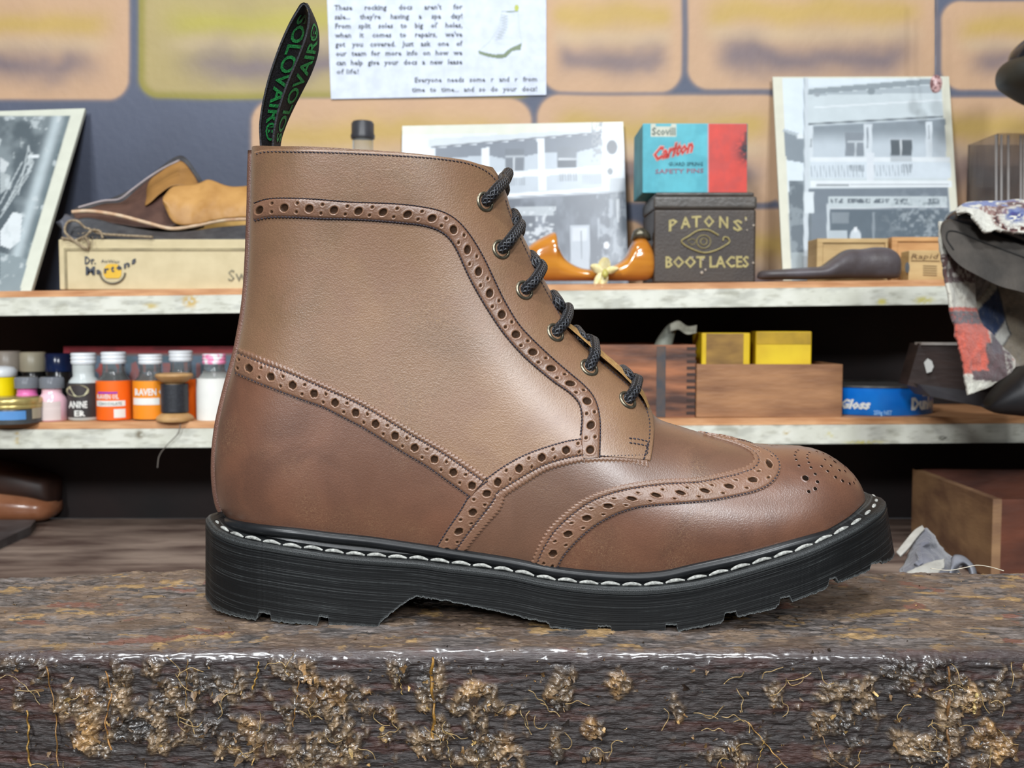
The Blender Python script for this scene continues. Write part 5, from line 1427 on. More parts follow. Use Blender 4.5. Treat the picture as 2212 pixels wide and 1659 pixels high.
# big open box on the bench, right
cn = PZ(2140, 1262, ZB); cl_ = PZ(1968, 1165, ZB)
h1 = (P(2140, 1084, cn.y).z - ZB); h2 = P(1965, 1008, cl_.y).z - ZB; hh = (h1 + h2) / 2
d1 = np.array([cl_.x - cn.x, cl_.y - cn.y]); d2 = np.array([.24, .0])
bxr = thing('open_wooden_box', (cn.x, cn.y, ZB), 'large open brown wooden box standing on the bench at the right edge', 'box')
M_ob = pm('rough_brown_wood', (150, 116, 82), (108, 78, 58), sc=12, st=(1, 1, 3), rough=.6, bump=.0008, bsc=50, det=7)
M_ob2 = pm('reddish_brown_wood', (104, 58, 40), (66, 38, 30), sc=9, st=(1, 1, 3), rough=.5, bump=.0006, bsc=50, det=7)
def wallp(nm, p, q, t, mat, z0=ZB, z1=None):
    p = np.array(p); q = np.array(q); d = q - p; d = d / np.linalg.norm(d); n_ = np.array([-d[1], d[0]]) * t
    z1 = ZB + hh if z1 is None else z1
    V = [(*p, z0), (*q, z0), (*(q + n_), z0), (*(p + n_), z0), (*p, z1), (*q, z1), (*(q + n_), z1), (*(p + n_), z1)]
    mk(nm, V, [(3, 2, 1, 0), (4, 5, 6, 7), (0, 1, 5, 4), (1, 2, 6, 5), (2, 3, 7, 6), (3, 0, 4, 7)], mat, bxr, smooth=False)
A0 = np.array([cn.x, cn.y]); A1 = A0 + d1; A2 = A1 + d2; A3 = A0 + d2
wallp('side_board', A0, A1, -.010, M_ob); wallp('back_board', A1, A2, -.010, M_ob2); wallp('front_board', A0 + [.010, 0], A3, .010, M_ob2); wallp('side_board', A3, A2, .010, M_ob)
V = [(*A0, ZB), (*A3, ZB), (*A2, ZB), (*A1, ZB)]; mk('bottom_board', V + [(a, b, c_ + .006) for a, b, c_ in V], [(3, 2, 1, 0), (4, 5, 6, 7), (0, 1, 5, 4), (1, 2, 6, 5), (2, 3, 7, 6), (3, 0, 4, 7)], M_ob2, bxr, smooth=False)

# crumpled grey cloth
rg = thing('grey_rag', (P(2020, 1200, .33).x, .33, ZB), 'crumpled grey and white rag between the block and the open box', 'rag')
M_rag = pm('grey_felt', (110, 110, 118), (80, 80, 88), sc=30, rough=.9, bump=.0008, bsc=300, sheen=.3)
M_ragw = pm('white_lining_cloth', (168, 164, 156), (140, 136, 128), sc=40, rough=.9, bump=.0006, bsc=300)
sheet('fold', [(1938, 1250, .30), (1955, 1205, .32), (1975, 1160, .33), (1996, 1138, .335), (2012, 1152, .34), (2030, 1178, .34), (2055, 1200, .34), (2075, 1215, .34)], [(1930, 1300, .27), (1960, 1300, .27), (1985, 1300, .27), (2000, 1300, .27), (2020, 1300, .27), (2040, 1300, .27), (2060, 1300, .27), (2085, 1300, .27)], M_rag, rg, bulge=.02, wob=.02, thick=.003)
sheet('white_edge', [(1936, 1192, .31), (1955, 1168, .318), (1975, 1145, .325), (1992, 1134, .33)], [(1944, 1200, .305), (1962, 1182, .31), (1980, 1160, .318), (1996, 1140, .325)], M_ragw, rg, n=24, m=8, thick=.002)
sheet('white_fold', [(1960, 1236, .27), (1990, 1222, .27), (2015, 1212, .27), (2040, 1206, .272)], [(1965, 1256, .265), (1995, 1250, .265), (2020, 1244, .265), (2038, 1226, .268)], M_ragw, rg, n=24, m=8, wob=.005, thick=.002)
sheet('curl', [(2054, 1206, .30), (2062, 1198, .30), (2080, 1200, .30), (2096, 1212, .30), (2108, 1228, .30), (2112, 1250, .30)], [(2054, 1256, .28), (2062, 1240, .29), (2074, 1222, .30), (2086, 1226, .30), (2094, 1240, .29), (2098, 1256, .28)], pm('pale_grey_felt', (140, 141, 148), (100, 101, 108), sc=40, rough=.9), rg, n=30, m=12, bulge=.01)
# loose white hair over the block's back edge
mb = MB(); tube(mb, catmull([P(x, y, .12) for x, y in ((2010, 1228), (2050, 1232), (2085, 1226), (2110, 1221), (2140, 1225), (2168, 1233))], 40), .00022, 6)
tagit(mb.build('stray_thread', pm('pale_thread', (214, 204, 184), rough=.6)), 'fine pale thread arching over the back edge of the block at right', 'thread')
mb = MB(); tube(mb, catmull([P(x, y, SF - .01) for x, y in ((390, 915), (385, 935), (360, 962), (344, 985), (340, 1010))], 40), .0006, 6)
tagit(mb.build('stray_thread', pm('grey_thread', (120, 112, 104), rough=.6)), 'thin grey thread hanging from the front of the lower shelf at left', 'thread')
# ------------------------------------------------------------------ the boot
YC = 0.055
PC = SC(YC)                                   # metres per pixel on the boot's centre plane
L_PX = [(492, 1117), (480, 1097), (473, 1070), (469, 1030), (469, 990), (472, 950), (478, 910), (487, 870), (497, 830), (508, 790),
        (517, 755), (524, 720), (531, 680), (537, 630), (541, 570), (544, 500), (546, 440), (547, 380), (549, 324)]
R_PX = [(1864, 1088), (1863, 1068), (1856, 1048), (1841, 1024), (1815, 999), (1780, 977), (1745, 966), (1700, 962), (1640, 959),
        (1580, 949), (1520, 936), (1470, 921), (1420, 903), (1403, 884), (1388, 860), (1368, 835), (1336, 806), (1298, 773), (1260, 740),
        (1232, 704), (1209, 670), (1187, 632), (1164, 588), (1144, 545), (1124, 505), (1108, 470), (1098, 440), (1090, 412), (1080, 390), (1066, 371)]
T_PX = [(549, 324), (556, 320), (600, 319), (700, 321), (800, 325), (900, 331), (960, 337), (1010, 345), (1045, 357), (1066, 371)]
B_PX = [(492, 1117), (504, 1122), (553, 1135), (635, 1147), (717, 1159), (799, 1167), (881, 1178), (942, 1186), (1004, 1196), (1100, 1212),
        (1198, 1232), (1314, 1246), (1381, 1249), (1440, 1244), (1503, 1229), (1619, 1200), (1713, 1168), (1792, 1137), (1845, 1109), (1864, 1088)]
WB = ([492, 510, 560, 640, 720, 950, 1200, 1400, 1560, 1680, 1770, 1830, 1864], [.0, .014, .026, .0325, .0345, .034, .040, .046, .046, .041, .030, .017, .0])


def px2xz(pts, w=0.0):
    w = np.broadcast_to(w, (len(pts),))
    return np.array([[P(p[0], p[1], YC - k)[i] for i in (0, 2)] for p, k in zip(pts, w)])


Lc = catmull(px2xz(L_PX), 500)
Rc = catmull(px2xz(R_PX), 900)
Tc = catmull(px2xz(T_PX, [0, .012, .028, .034, .037, .038, .036, .031, .020, 0]), 400)
Tc[0] = Lc[-1]; Tc[-1] = Rc[-1]
Bc = catmull(px2xz(B_PX, np.interp([p[0] for p in B_PX], *WB)), 600)
Bc[0] = Lc[0]; Bc[-1] = Rc[0]

# smooth distance fields on a regular grid
GX0, GX1, GZ0, GZ1, GH = -0.16, 0.21, -0.01, 0.24, 0.001
gx = np.arange(GX0, GX1, GH); gz = np.arange(GZ0, GZ1, GH)
GX, GZ = np.meshgrid(gx, gz, indexing='ij')


def dist_field(line, sign):
    step = 0.0006
    c = resample(line, int(arclen(line) / step))
    X = GX.ravel().astype(np.float32); Z = GZ.ravel().astype(np.float32)
    acc = np.zeros_like(X); dm = np.full_like(X, 9)
    for k in range(0, len(c), 64):
        q = c[k:k + 64].astype(np.float32)
        d2 = (X[:, None] - q[:, 0]) ** 2 + (Z[:, None] - q[:, 1]) ** 2
        acc += (1 / (d2 + 1e-7) ** 2).sum(1) * step
        dm = np.minimum(dm, d2.min(1))
    dm = np.sqrt(dm)
    ds = (2 / math.pi * acc) ** (-1 / 3)
    # exact distance near the line
    a = c[:-1]; b = c[1:]
    w = sm(0.002, 0.007, dm)
    d = dm * (1 - w) + ds * w
    return d.reshape(GX.shape) * sign


def side_sign(line):
    zz = line[:, 1]; o = np.argsort(zz)
    return np.interp(GZ, zz[o], line[o, 0])


# front line, run straight on past the collar and below the feather
f_main = Rc[Rc[:, 1] <= P(1101, 450, YC).z]
d_up = np.array([-10, 38.0]); d_up /= np.linalg.norm(d_up)
f_ext = np.vstack([f_main[0] + np.outer(np.linspace(.05, .001, 40), [0.0, -1.0]), f_main, f_main[-1] + np.outer(np.linspace(.001, .07, 50), d_up)])
b_ext = np.vstack([Lc[0] + np.outer(np.linspace(.05, .001, 40), [0.25, -1.0]), Lc, Lc[-1] + np.outer(np.linspace(.001, .05, 40), [0.03, 1.0])])
DF = dist_field(f_ext, np.where(GX < side_sign(f_ext), 1, -1))
DB = dist_field(b_ext, np.where(GX > side_sign(b_ext), 1, -1))
WC = [(500, 1120, .0345), (650, 1080, .0375), (950, 1170, .0365), (1200, 1215, .042), (1400, 1225, .047), (1600, 1150, .0475), (1800, 1060, .046),
      (700, 920, .0355), (1000, 930, .0385), (1300, 1000, .0435), (1100, 1080, .0425), (800, 1060, .0375), (1500, 1030, .047), (600, 650, .033), (800, 640, .032), (1000, 640, .031),
      (1200, 800, .032), (560, 340, .038), (800, 340, .040), (1040, 360, .040), (480, 950, .035), (700, 760, .0325), (560, 800, .0315), (1000, 780, .0335)]
wn = 0; wd = 0
for a_, b_, c_ in WC:
    q = P(a_, b_, YC)
    g = np.exp(-((GX - q.x) ** 2 + (GZ - q.z) ** 2) / (2 * 0.034 ** 2)) + 1e-12
    wn = wn + g * c_; wd = wd + g
GW = wn / wd


def bic(A, x, z):
    fx = (np.asarray(x) - GX0) / GH; fz = (np.asarray(z) - GZ0) / GH
    fx = np.clip(fx, 1.001, A.shape[0] - 3.001); fz = np.clip(fz, 1.001, A.shape[1] - 3.001)
    i = np.floor(fx).astype(int); j = np.floor(fz).astype(int)
    u = fx - i; v = fz - j
    def wts(t):
        return [-.5 * t + t * t - .5 * t ** 3, 1 - 2.5 * t * t + 1.5 * t ** 3, .5 * t + 2 * t * t - 1.5 * t ** 3, -.5 * t * t + .5 * t ** 3]
    a = wts(u); b = wts(v)
    s = 0
    for p in range(4):
        for q in range(4):
            s = s + a[p] * b[q] * A[i + p - 1, j + q - 1]
    return s


def efn(d, R, p=2.3):
    s = np.clip(d / R, 0, 1)
    return np.sqrt(np.clip(1 - (1 - s) ** p, 0, 1))


ZB_x, ZB_z = Bc[:, 0], Bc[:, 1]


def Wfun(x, z):
    df = bic(DF, x, z); db = bic(DB, x, z); w = bic(GW, x, z)
    zf = np.interp(x, ZB_x, ZB_z)
    h = np.clip(z - zf, 0, 1)
    out = w * efn(df, 0.056) * efn(db, 0.044)
    return out - np.minimum(0.0046 * np.exp(-h / 0.013), out * 0.3)


def surf(px, py):
    """rays through photo pixels -> points on the near side of the upper, with normals"""
    px = np.asarray(px, float).ravel(); py = np.asarray(py, float).ravel()
    a = (px - CX) / F; b = -(py - CY) / F
    dy = CT + ST * b; dz = -ST + CT * b
    def at(y):
        t = (y - CAMY) / dy
        return a * t, HC + t * dz
    lo = np.full(px.shape, YC - 0.062); hi = np.full(px.shape, YC + 0.0)
    for _ in range(24):
        mid = (lo + hi) / 2
        x, z = at(mid)
        ins = mid > YC - Wfun(x, z)
        hi = np.where(ins, mid, hi); lo = np.where(ins, lo, mid)
    x, z = at(hi)
    return normals_at(x, z, hi)


def normals_at(x, z, y):
    e = 0.0004
    wx = (Wfun(x + e, z) - Wfun(x - e, z)) / (2 * e)
    wz = (Wfun(x, z + e) - Wfun(x, z - e)) / (2 * e)
    n = np.stack([-wx, -np.ones_like(x), -wz], 1)
    n /= np.linalg.norm(n, axis=1)[:, None]
    return np.stack([x, y, z], 1), n


# ---- materials
M_quarter = leather_mat('brown_leather_shaft', (132, 99, 72), (110, 82, 59), (120, 86, 63), grain=0.00009)[0]
M_foot = leather_mat('brown_leather_foot', (104, 70, 52), (88, 58, 44), (108, 70, 50), rough=0.34, grain=0.00006)[0]
M_vamp = leather_mat('brown_leather_vamp', (102, 72, 55), (90, 64, 49), (106, 73, 54), rough=0.38, grain=0.00006)[0]
M_band, _N, _L, _B, _c = leather_mat('brown_leather_band', (118, 86, 66), (102, 74, 56), (120, 84, 64), rough=0.4, grain=0.00008)
_at = _N.new('ShaderNodeAttribute'); _at.attribute_name = 'hole'
_r = _N.new('ShaderNodeMapRange'); _r.inputs[1].default_value = 0.42; _r.inputs[2].default_value = 0.62
_L.new(_at.outputs['Fac'], _r.inputs[0])
_mx = _N.new('ShaderNodeMix'); _mx.data_type = 'RGBA'; _mx.inputs[7].default_value = (*s2l((52, 36, 26)), 1)
_L.new(_r.outputs[0], _mx.inputs[0]); _L.new(_c, _mx.inputs[6])
_a2 = _N.new('ShaderNodeAttribute'); _a2.attribute_name = 'rim'
_mx2 = _N.new('ShaderNodeMix'); _mx2.data_type = 'RGBA'; _mx2.inputs[7].default_value = (*s2l((156, 116, 88)), 1)
_L.new(_a2.outputs['Fac'], _mx2.inputs[0]); _L.new(_mx.outputs[2], _mx2.inputs[6])
_L.new(_mx2.outputs[2], _B.inputs['Base Color'])
_cw = _N.new('ShaderNodeMapRange'); _cw.inputs[3].default_value = 0.5; _cw.inputs[4].default_value = 0.0
_L.new(_r.outputs[0], _cw.inputs[0]); _L.new(_cw.outputs[0], _B.inputs['Coat Weight'])
_cs = _N.new('ShaderNodeMapRange'); _cs.inputs[3].default_value = 0.6; _cs.inputs[4].default_value = 0.05
_L.new(_r.outputs[0], _cs.inputs[0]); _L.new(_cs.outputs[0], _B.inputs['Specular IOR Level'])
M_thread = pm('dark_thread', (34, 28, 34), (60, 52, 60), sc=900, rough=0.6, bump=0.0001, bsc=1500)
M_lining = pm('tan_lining', (150, 112, 72), (126, 92, 60), sc=60, rough=0.7, bump=0.0002, bsc=300)
M_rand = pm('black_rand', (20, 21, 23), (28, 29, 31), sc=80, rough=0.33, spec=0.5, bump=0.00003, bsc=500)
M_wstitch = pm('white_waxed_thread', (176, 176, 170), (120, 120, 116), sc=700, st=(1, 1, 1), rough=0.6, bump=0.0003, bsc=1600)
M_eye = pm('antique_brass', (142, 134, 116), (112, 104, 88), sc=400, rough=0.34, metal=0.9, bump=0.00003, bsc=900)

# sole rubber: streaks follow the sole (u along, v down)
M_sole = bpy.data.materials.new('black_rubber_sole')
nt, N, L, B = nodes(M_sole)
uvn = N.new('ShaderNodeUVMap')
def _nz(st, sc, det=3):
    mp = N.new('ShaderNodeMapping'); mp.inputs['Scale'].default_value = st
    L.new(uvn.outputs[0], mp.inputs[0])
    n = N.new('ShaderNodeTexNoise'); n.inputs['Scale'].default_value = sc; n.inputs['Detail'].default_value = det
    L.new(mp.outputs[0], n.inputs['Vector']); return n.outputs[0]
def _mr(s, a, b, c=0., d=1.):
    r = N.new('ShaderNodeMapRange'); r.inputs[1].default_value = a; r.inputs[2].default_value = b; r.inputs[3].default_value = c; r.inputs[4].default_value = d
    L.new(s, r.inputs[0]); return r.outputs[0]
streak = _nz((6, 1300, 1), 1.0, 4)
streak2 = _nz((18, 2600, 1), 1.0, 2)
vert = _nz((420, 12, 1), 1.0, 3)
speck = _nz((1, 1, 1), 2600, 1)
a1 = _mr(streak, 0.56, 0.80, 0, 0.55)
a2 = _mr(streak2, 0.62, 0.8, 0, 0.8)
mx1 = N.new('ShaderNodeMath'); mx1.operation = 'MAXIMUM'; L.new(a1, mx1.inputs[0]); L.new(a2, mx1.inputs[1])
ml = N.new('ShaderNodeMath'); ml.operation = 'MULTIPLY'; L.new(mx1.outputs[0], ml.inputs[0]); L.new(_mr(vert, 0.3, 0.7, 0.35, 1.0), ml.inputs[1])
wear = N.new('ShaderNodeAttribute'); wear.attribute_name = 'wear'
ad = N.new('ShaderNodeMath'); ad.operation = 'ADD'; ad.use_clamp = True; L.new(ml.outputs[0], ad.inputs[0])
wm = N.new('ShaderNodeMath'); wm.operation = 'MULTIPLY'; L.new(wear.outputs['Fac'], wm.inputs[0]); L.new(_mr(speck, 0.35, 0.6), wm.inputs[1])
L.new(wm.outputs[0], ad.inputs[1])
mc = N.new('ShaderNodeMix'); mc.data_type = 'RGBA'
mc.inputs[6].default_value = (*s2l((15, 16, 17)), 1); mc.inputs[7].default_value = (*s2l((112, 116, 116)), 1)
L.new(ad.outputs[0], mc.inputs[0]); L.new(mc.outputs[2], B.inputs['Base Color'])
B.inputs['Roughness'].default_value = 0.46
B.inputs['Specular IOR Level'].default_value = 0.3
sbm = N.new('ShaderNodeMath'); sbm.operation = 'ADD'; L.new(streak, sbm.inputs[0]); L.new(vert, sbm.inputs[1])
bp = N.new('ShaderNodeBump'); bp.inputs['Strength'].default_value = 1; bp.inputs['Distance'].default_value = 0.00022
L.new(sbm.outputs[0], bp.inputs['Height']); L.new(bp.outputs[0], B.inputs['Normal'])

boot = thing('boot', (0.02, YC, 0.0), 'large brown leather brogue ankle boot with black sole, standing on the wooden block', 'boot')

# ---- base upper, split into its leather pieces
NU, NV = 150, 270
sR = np.linspace(0, 1, NV)
Rr = resample(Rc, NV)
zL0, zL1 = Lc[0, 1], Lc[-1, 1]
zR0, zR1 = Rr[0, 1], Rr[-1, 1]
vv = (Rr[:, 1] - zR0) / (zR1 - zR0)
vv = np.maximum.accumulate(np.clip(vv, 0, 1))
# blend with uniform so rows never bunch up
Lz = zL0 + vv * (zL1 - zL0)
oL = np.argsort(Lc[:, 1])
Ll = np.stack([np.interp(Lz, Lc[oL, 1], Lc[oL, 0]), Lz], 1)
uu = (1 - np.cos(np.pi * np.linspace(0, 1, NU))) / 2
Bu = np.stack([np.interp(uu, np.linspace(0, 1, len(Bc)), Bc[:, k]) for k in (0, 1)], 1)
Tu = np.stack([np.interp(uu, np.linspace(0, 1, len(Tc)), Tc[:, k]) for k in (0, 1)], 1)
v_ = vv[:, None, None]; u_ = uu[None, :, None]
XZ = (1 - u_) * Ll[:, None] + u_ * Rr[:, None] + (1 - v_) * (Bu[None] - ((1 - u_) * Bc[0] + u_ * Bc[-1])) + v_ * (Tu[None] - ((1 - u_) * Tc[0] + u_ * Tc[-1]))
Wg = Wfun(XZ[..., 0].ravel(), XZ[..., 1].ravel()).reshape(NV, NU)
Wg[:, 0] = 0
low = Rr[:, 1] <= P(1101, 450, YC).z
Wg[low, -1] = 0
near = np.stack([XZ[..., 0], YC - Wg, XZ[..., 1]], -1)
far = np.stack([XZ[..., 0], YC + Wg, XZ[..., 1]], -1)


def inpoly(px, py, poly):
    poly = np.asarray(poly, float); c = np.zeros(px.shape, bool)
    x1, y1 = poly[-1]
    for x2, y2 in poly:
        cond = (y1 > py) != (y2 > py)
        xi = (x2 - x1) * (py - y1) / (y2 - y1 + 1e-12) + x1
        c ^= cond & (px < xi)
        x1, y1 = x2, y2
    return c


fc = (near[:-1, :-1] + near[1:, 1:]) / 2
dd = (fc[..., 1] - CAMY) * CT - (fc[..., 2] - HC) * ST
FPX = CX + F * fc[..., 0] / dd
FPY = CY - F * ((fc[..., 1] - CAMY) * ST + (fc[..., 2] - HC) * CT) / dd
cnt_poly = [(400, 790), (513, 785), (600, 816), (715, 850), (790, 888), (880, 945), (1000, 1020), (1040, 1055), (1010, 1110), (975, 1160), (960, 1230), (400, 1230)]
wing_poly = [(1170, 1300), (1185, 1215), (1205, 1170), (1250, 1115), (1310, 1080), (1400, 1062), (1500, 1055), (1580, 1044), (1635, 1025), (1652, 1002), (1640, 982),
             (1600, 958), (1545, 938), (1520, 900), (1900, 880), (1950, 1300)]
col_poly = [(400, 458), (600, 450), (760, 455), (900, 468), (960, 484), (1000, 520), (1020, 570), (1050, 640), (1085, 700), (1125, 742), (1190, 795), (1240, 840),
            (1272, 880), (1276, 985), (1396, 995), (1402, 930), (1398, 898), (1380, 868), (1400, 850), (1500, 800), (1500, 200), (400, 200)]
vamp_poly = [(960, 1230), (975, 1160), (1010, 1110), (1055, 1055), (1090, 1040), (1150, 1000), (1220, 972), (1276, 968), (1398, 1000), (1403, 930), (1398, 898), (1380, 868), (1400, 850), (1950, 700), (1950, 1300)]
cls = np.zeros(FPX.shape, int)
cls[inpoly(FPX, FPY, vamp_poly)] = 3
cls[inpoly(FPX, FPY, col_poly)] = 4
cls[inpoly(FPX, FPY, cnt_poly)] = 1
cls[inpoly(FPX, FPY, wing_poly)] = 2
allf = gridfaces(NV, NU).reshape(NV - 1, NU - 1, 4)
NB = NV * NU


def sub(nm, k, m):
    f1 = allf[cls == k].reshape(-1, 4)
    f = np.vstack([f1, f1[:, ::-1] + NB])
    V = np.vstack([near.reshape(-1, 3), far.reshape(-1, 3)])
    # weld the two halves along the silhouette
    ids = np.arange(2 * NB)
    w0 = np.where(Wg.ravel() < 1e-7)[0]
    ids[w0 + NB] = w0
    f = ids[f]
    used, inv = np.unique(f, return_inverse=True)
    return mk(nm, V[used], inv.reshape(-1, 4), m, boot)


sub('quarter', 0, M_quarter)
sub('heel_counter', 1, M_foot)
sub('wing_tip', 2, M_foot)
sub('vamp', 3, M_vamp)
sub('collar', 4, M_quarter)
# lining: inner wall from the collar down
iv = [i for i in range(NV) if vv[i] > 0.35]
ln = near[iv].copy(); lf = far[iv].copy()
cxz = XZ[iv].mean(1, keepdims=True)
for A, sgn in ((ln, 1), (lf, -1)):
    A[..., 1] = np.where(sgn > 0, np.minimum(A[..., 1] + .003, YC), np.maximum(A[..., 1] - .003, YC))
    A[..., 0] = cxz[..., 0] + (A[..., 0] - cxz[..., 0]) * 0.955
    A[-1, :, 2] -= 0.0004
m_ = len(iv)
top_n = near[-1]; top_f = far[-1]
Vl = np.vstack([ln.reshape(-1, 3), lf.reshape(-1, 3), top_n, top_f])
n1 = m_ * NU
fl = gridfaces(m_, NU, flip=True).tolist() + gridfaces(m_, NU, off=n1).tolist()
for j in range(NU - 1):
    a0, b0 = (m_ - 1) * NU + j, 2 * n1 + j
    fl.append((a0, a0 + 1, b0 + 1, b0))
    a0, b0 = n1 + (m_ - 1) * NU + j, 2 * n1 + NU + j
    fl.append((b0, b0 + 1, a0 + 1, a0))
mk('lining', Vl, fl, M_lining, boot)

# ---- overlay strips
def zig(n_, length, amp, period):
    s = np.linspace(0, length, n_)
    return amp * (2 * np.abs((s / period) % 1 - 0.5) - 0.5) * 2


def strip(nm, e1, e2, mat, h=0.0009, holes=None, pink1=0, pink2=0, groove=(0.17, 0.95), mirror=False, cell=1.7, parent=None, hr=(8.8, 3.6),
          hq=(0.56, 0.40, 0.73), sp=49, s0=20, puff=0.00035, ends=(True, True), hmax=None):
    A = catmull(e1, 700); Bq = catmull(e2, 700)
    length = (arclen(A) + arclen(Bq)) / 2
    n = max(8, int(length / cell)); width = float(np.median(np.linalg.norm(A - Bq, axis=1))); m = max(8, int(width / cell))
    A = resample(A, n); Bq = resample(Bq, n)
    d = Bq - A; d /= np.linalg.norm(d, axis=1)[:, None] + 1e-9
    if pink1: A = A + d * zig(n, length, pink1, 9.0)[:, None]
    if pink2: Bq = Bq + d * zig(n, length, pink2, 9.0)[:, None]
    q = np.linspace(0, 1, m)
    q = np.r_[0, 0, q, 1, 1]
    m = len(q)
    PX = A[:, None, 0] * (1 - q) + Bq[:, None, 0] * q
    PY = A[:, None, 1] * (1 - q) + Bq[:, None, 1] * q
    pos, nor = surf(PX, PY)
    H = np.full((n, m), h)
    edge = np.minimum(q, 1 - q) * width
    H += puff * np.sin(np.clip((q - groove[0]) / (groove[1] - groove[0]), 0, 1) * math.pi)[None]
    for g in groove:
        H -= 0.00045 * np.exp(-((q - g) * width / 2.2) ** 2)[None]
    H *= (0.55 + 0.45 * sm(0, 4, edge))[None]
    hole = np.zeros((n, m)); rim = np.zeros((n, m))
    if holes:
        s = np.linspace(0, length, n)[:, None] + q[None] * 0
        ww = np.linalg.norm(A - Bq, axis=1)[:, None]
        K = int((length - s0) / sp) + 1
        hs = []
        for k in range(K):
            sc_ = s0 + k * sp
            if hmax and sc_ > hmax: break
            hs.append((sc_, hq[0], hr[0]))
            for z_ in (hq[1] - .02, hq[2] + .02): hs.append((sc_ + sp / 2, z_, hr[1]))
            if k == 0 and s0 > 22:
                for z_ in (hq[1], hq[2]): hs.append((sc_ - sp / 2, z_, hr[1]))
        for sc_, qc, r in hs:
            rr = np.sqrt((s - sc_) ** 2 + ((q[None] - qc) * ww) ** 2)
            hole = np.maximum(hole, sm(r + 1.3, r - 1.3, rr))
            H -= (0.0009 if r > 5 else 0.0005) * sm(r * 1.05, r * 0.6, rr)
            H += 0.00016 * np.exp(-((rr - r - 1.8) / 1.5) ** 2)
            rim = np.maximum(rim, 0.6 * np.exp(-((rr - r - 0.3) / 1.0) ** 2))
        H = np.maximum(H, 0.00008)
    H[:, 0] = -0.0004; H[:, -1] = -0.0004
    if ends[0]: H[0] = -0.0004
    if ends[1]: H[-1] = -0.0004
    pn = pos + nor * H.reshape(-1, 1)
    f = gridfaces(n, m)
    # outward = towards -y
    v0 = pn[f[len(f) // 2]]
    if np.cross(v0[1] - v0[0], v0[3] - v0[0])[1] > 0: f = f[:, ::-1]
    at = {'hole': hole, 'rim': rim}
    V = pn
    if mirror:
        m2 = pn.copy(); m2[:, 1] = 2 * YC - m2[:, 1]
        V = np.vstack([pn, m2]); f = np.vstack([f, f[:, ::-1] + len(pn)])
        at = {k: np.r_[a.ravel(), a.ravel()] for k, a in at.items()}
    return mk(nm, V, f, mat, parent or boot, attrs=at, sharp=70)


def stitch(pts, h=0.0007, pitch=7.4, r=1.7, mirror=False, nm='stitching', mat=None, parent=None, tilt=0.22):
    c = catmull(pts, max(40, len(pts) * 30))
    n = max(2, int(arclen(c) / pitch))
    c = resample(c, n + 1)
    mid = (c[:-1] + c[1:]) / 2; d = (c[1:] - c[:-1]); d /= np.linalg.norm(d, axis=1)[:, None]
    pos, nor = surf(mid[:, 0], mid[:, 1])
    pos2, _ = surf(mid[:, 0] + d[:, 0], mid[:, 1] + d[:, 1])
    tg = pos2 - pos; tg /= np.linalg.norm(tg, axis=1)[:, None] + 1e-12
    V = []; Fa = []
    sc_ = SC(0.02)
    for i in range(n):
        t = tg[i]; nn = nor[i]; bb = np.cross(t, nn)
        t = t * math.cos(tilt) + bb * math.sin(tilt); bb = np.cross(t, nn)
        hl = pitch * 0.56 * sc_
        o = len(V)
        for k, (a, rr) in enumerate(((-1, .35), (-.55, .95), (0, 1.1), (.55, .95), (1, .35))):
            cc = pos[i] + nn * (h - 0.00035 * a * a) + t * hl * a
            for j in range(6):
                an = j * math.pi / 3
                V.append(cc + rr * r * sc_ * (math.cos(an) * bb + 0.8 * math.sin(an) * nn))
        Fa += gridfaces(5, 6, off=o, wrap=True).tolist()
        Fa.append(tuple(range(o + 5, o - 1, -1))); Fa.append(tuple(range(o + 24, o + 30)))
    V = np.array(V)
    if mirror:
        m2 = V.copy(); m2[:, 1] = 2 * YC - m2[:, 1]
        Fa = Fa + [tuple(j + len(V) for j in reversed(q)) for q in Fa]
        V = np.vstack([V, m2])
    return mk(nm, V, Fa, mat or M_thread, parent or boot)


def mixc(e1, e2, q, n=60, a=0.0, b=1.0):
    A = resample(catmull(e1, 400), n); Bq = resample(catmull(e2, 400), n)
    c = A * (1 - q) + Bq * q
    return c[int(a * n):max(2, int(b * n))]


B_out = [(549, 439), (578, 429), (636, 427), (694, 430), (751, 435), (809, 437), (867, 440), (925, 448), (958, 457), (985, 473), (1007, 496), (1026, 523),
         (1047, 560), (1066, 600), (1090, 650), (1121, 701), (1147, 730), (1175, 757), (1202, 782), (1236, 811), (1264, 835), (1284, 860), (1293, 885), (1297, 913), (1297, 949), (1296, 990)]
B_in = [(549, 478), (578, 471), (636, 470), (694, 473), (751, 474), (809, 477), (867, 482), (915, 488), (948, 499), (970, 516), (988, 545), (1000, 572), (1015, 604),
        (1033, 637), (1058, 678), (1086, 719), (1118, 757), (1140, 779), (1163, 799), (1199, 828), (1228, 848), (1250, 872), (1256, 899), (1255, 925), (1253, 950), (1255, 992)]
# facing + collar: one continuous panel outside the brogue band
Fout = [(550, 329), (575, 324), (640, 323), (700, 324), (800, 328), (900, 334), (960, 340), (1010, 348), (1043, 360), (1064, 375), (1080, 393), (1090, 415),
        (1099, 445), (1109, 471), (1125, 505), (1145, 546), (1166, 590), (1188, 632), (1210, 671), (1233, 705), (1262, 741), (1298, 775), (1336, 808), (1370, 837), (1392, 864), (1407, 893), (1411, 925), (1410, 960), (1404, 1001)]


def strip_pairs(nm, e1, e2, mat, keys, **k):
    """strip whose two edges correspond at the listed key indices"""
    a = []; b = []
    for (i0, j0), (i1, j1) in zip(keys[:-1], keys[1:]):
        A = e1[i0:i1 + 1]; Bq = e2[j0:j1 + 1]
        a.append((A, Bq))
    return a


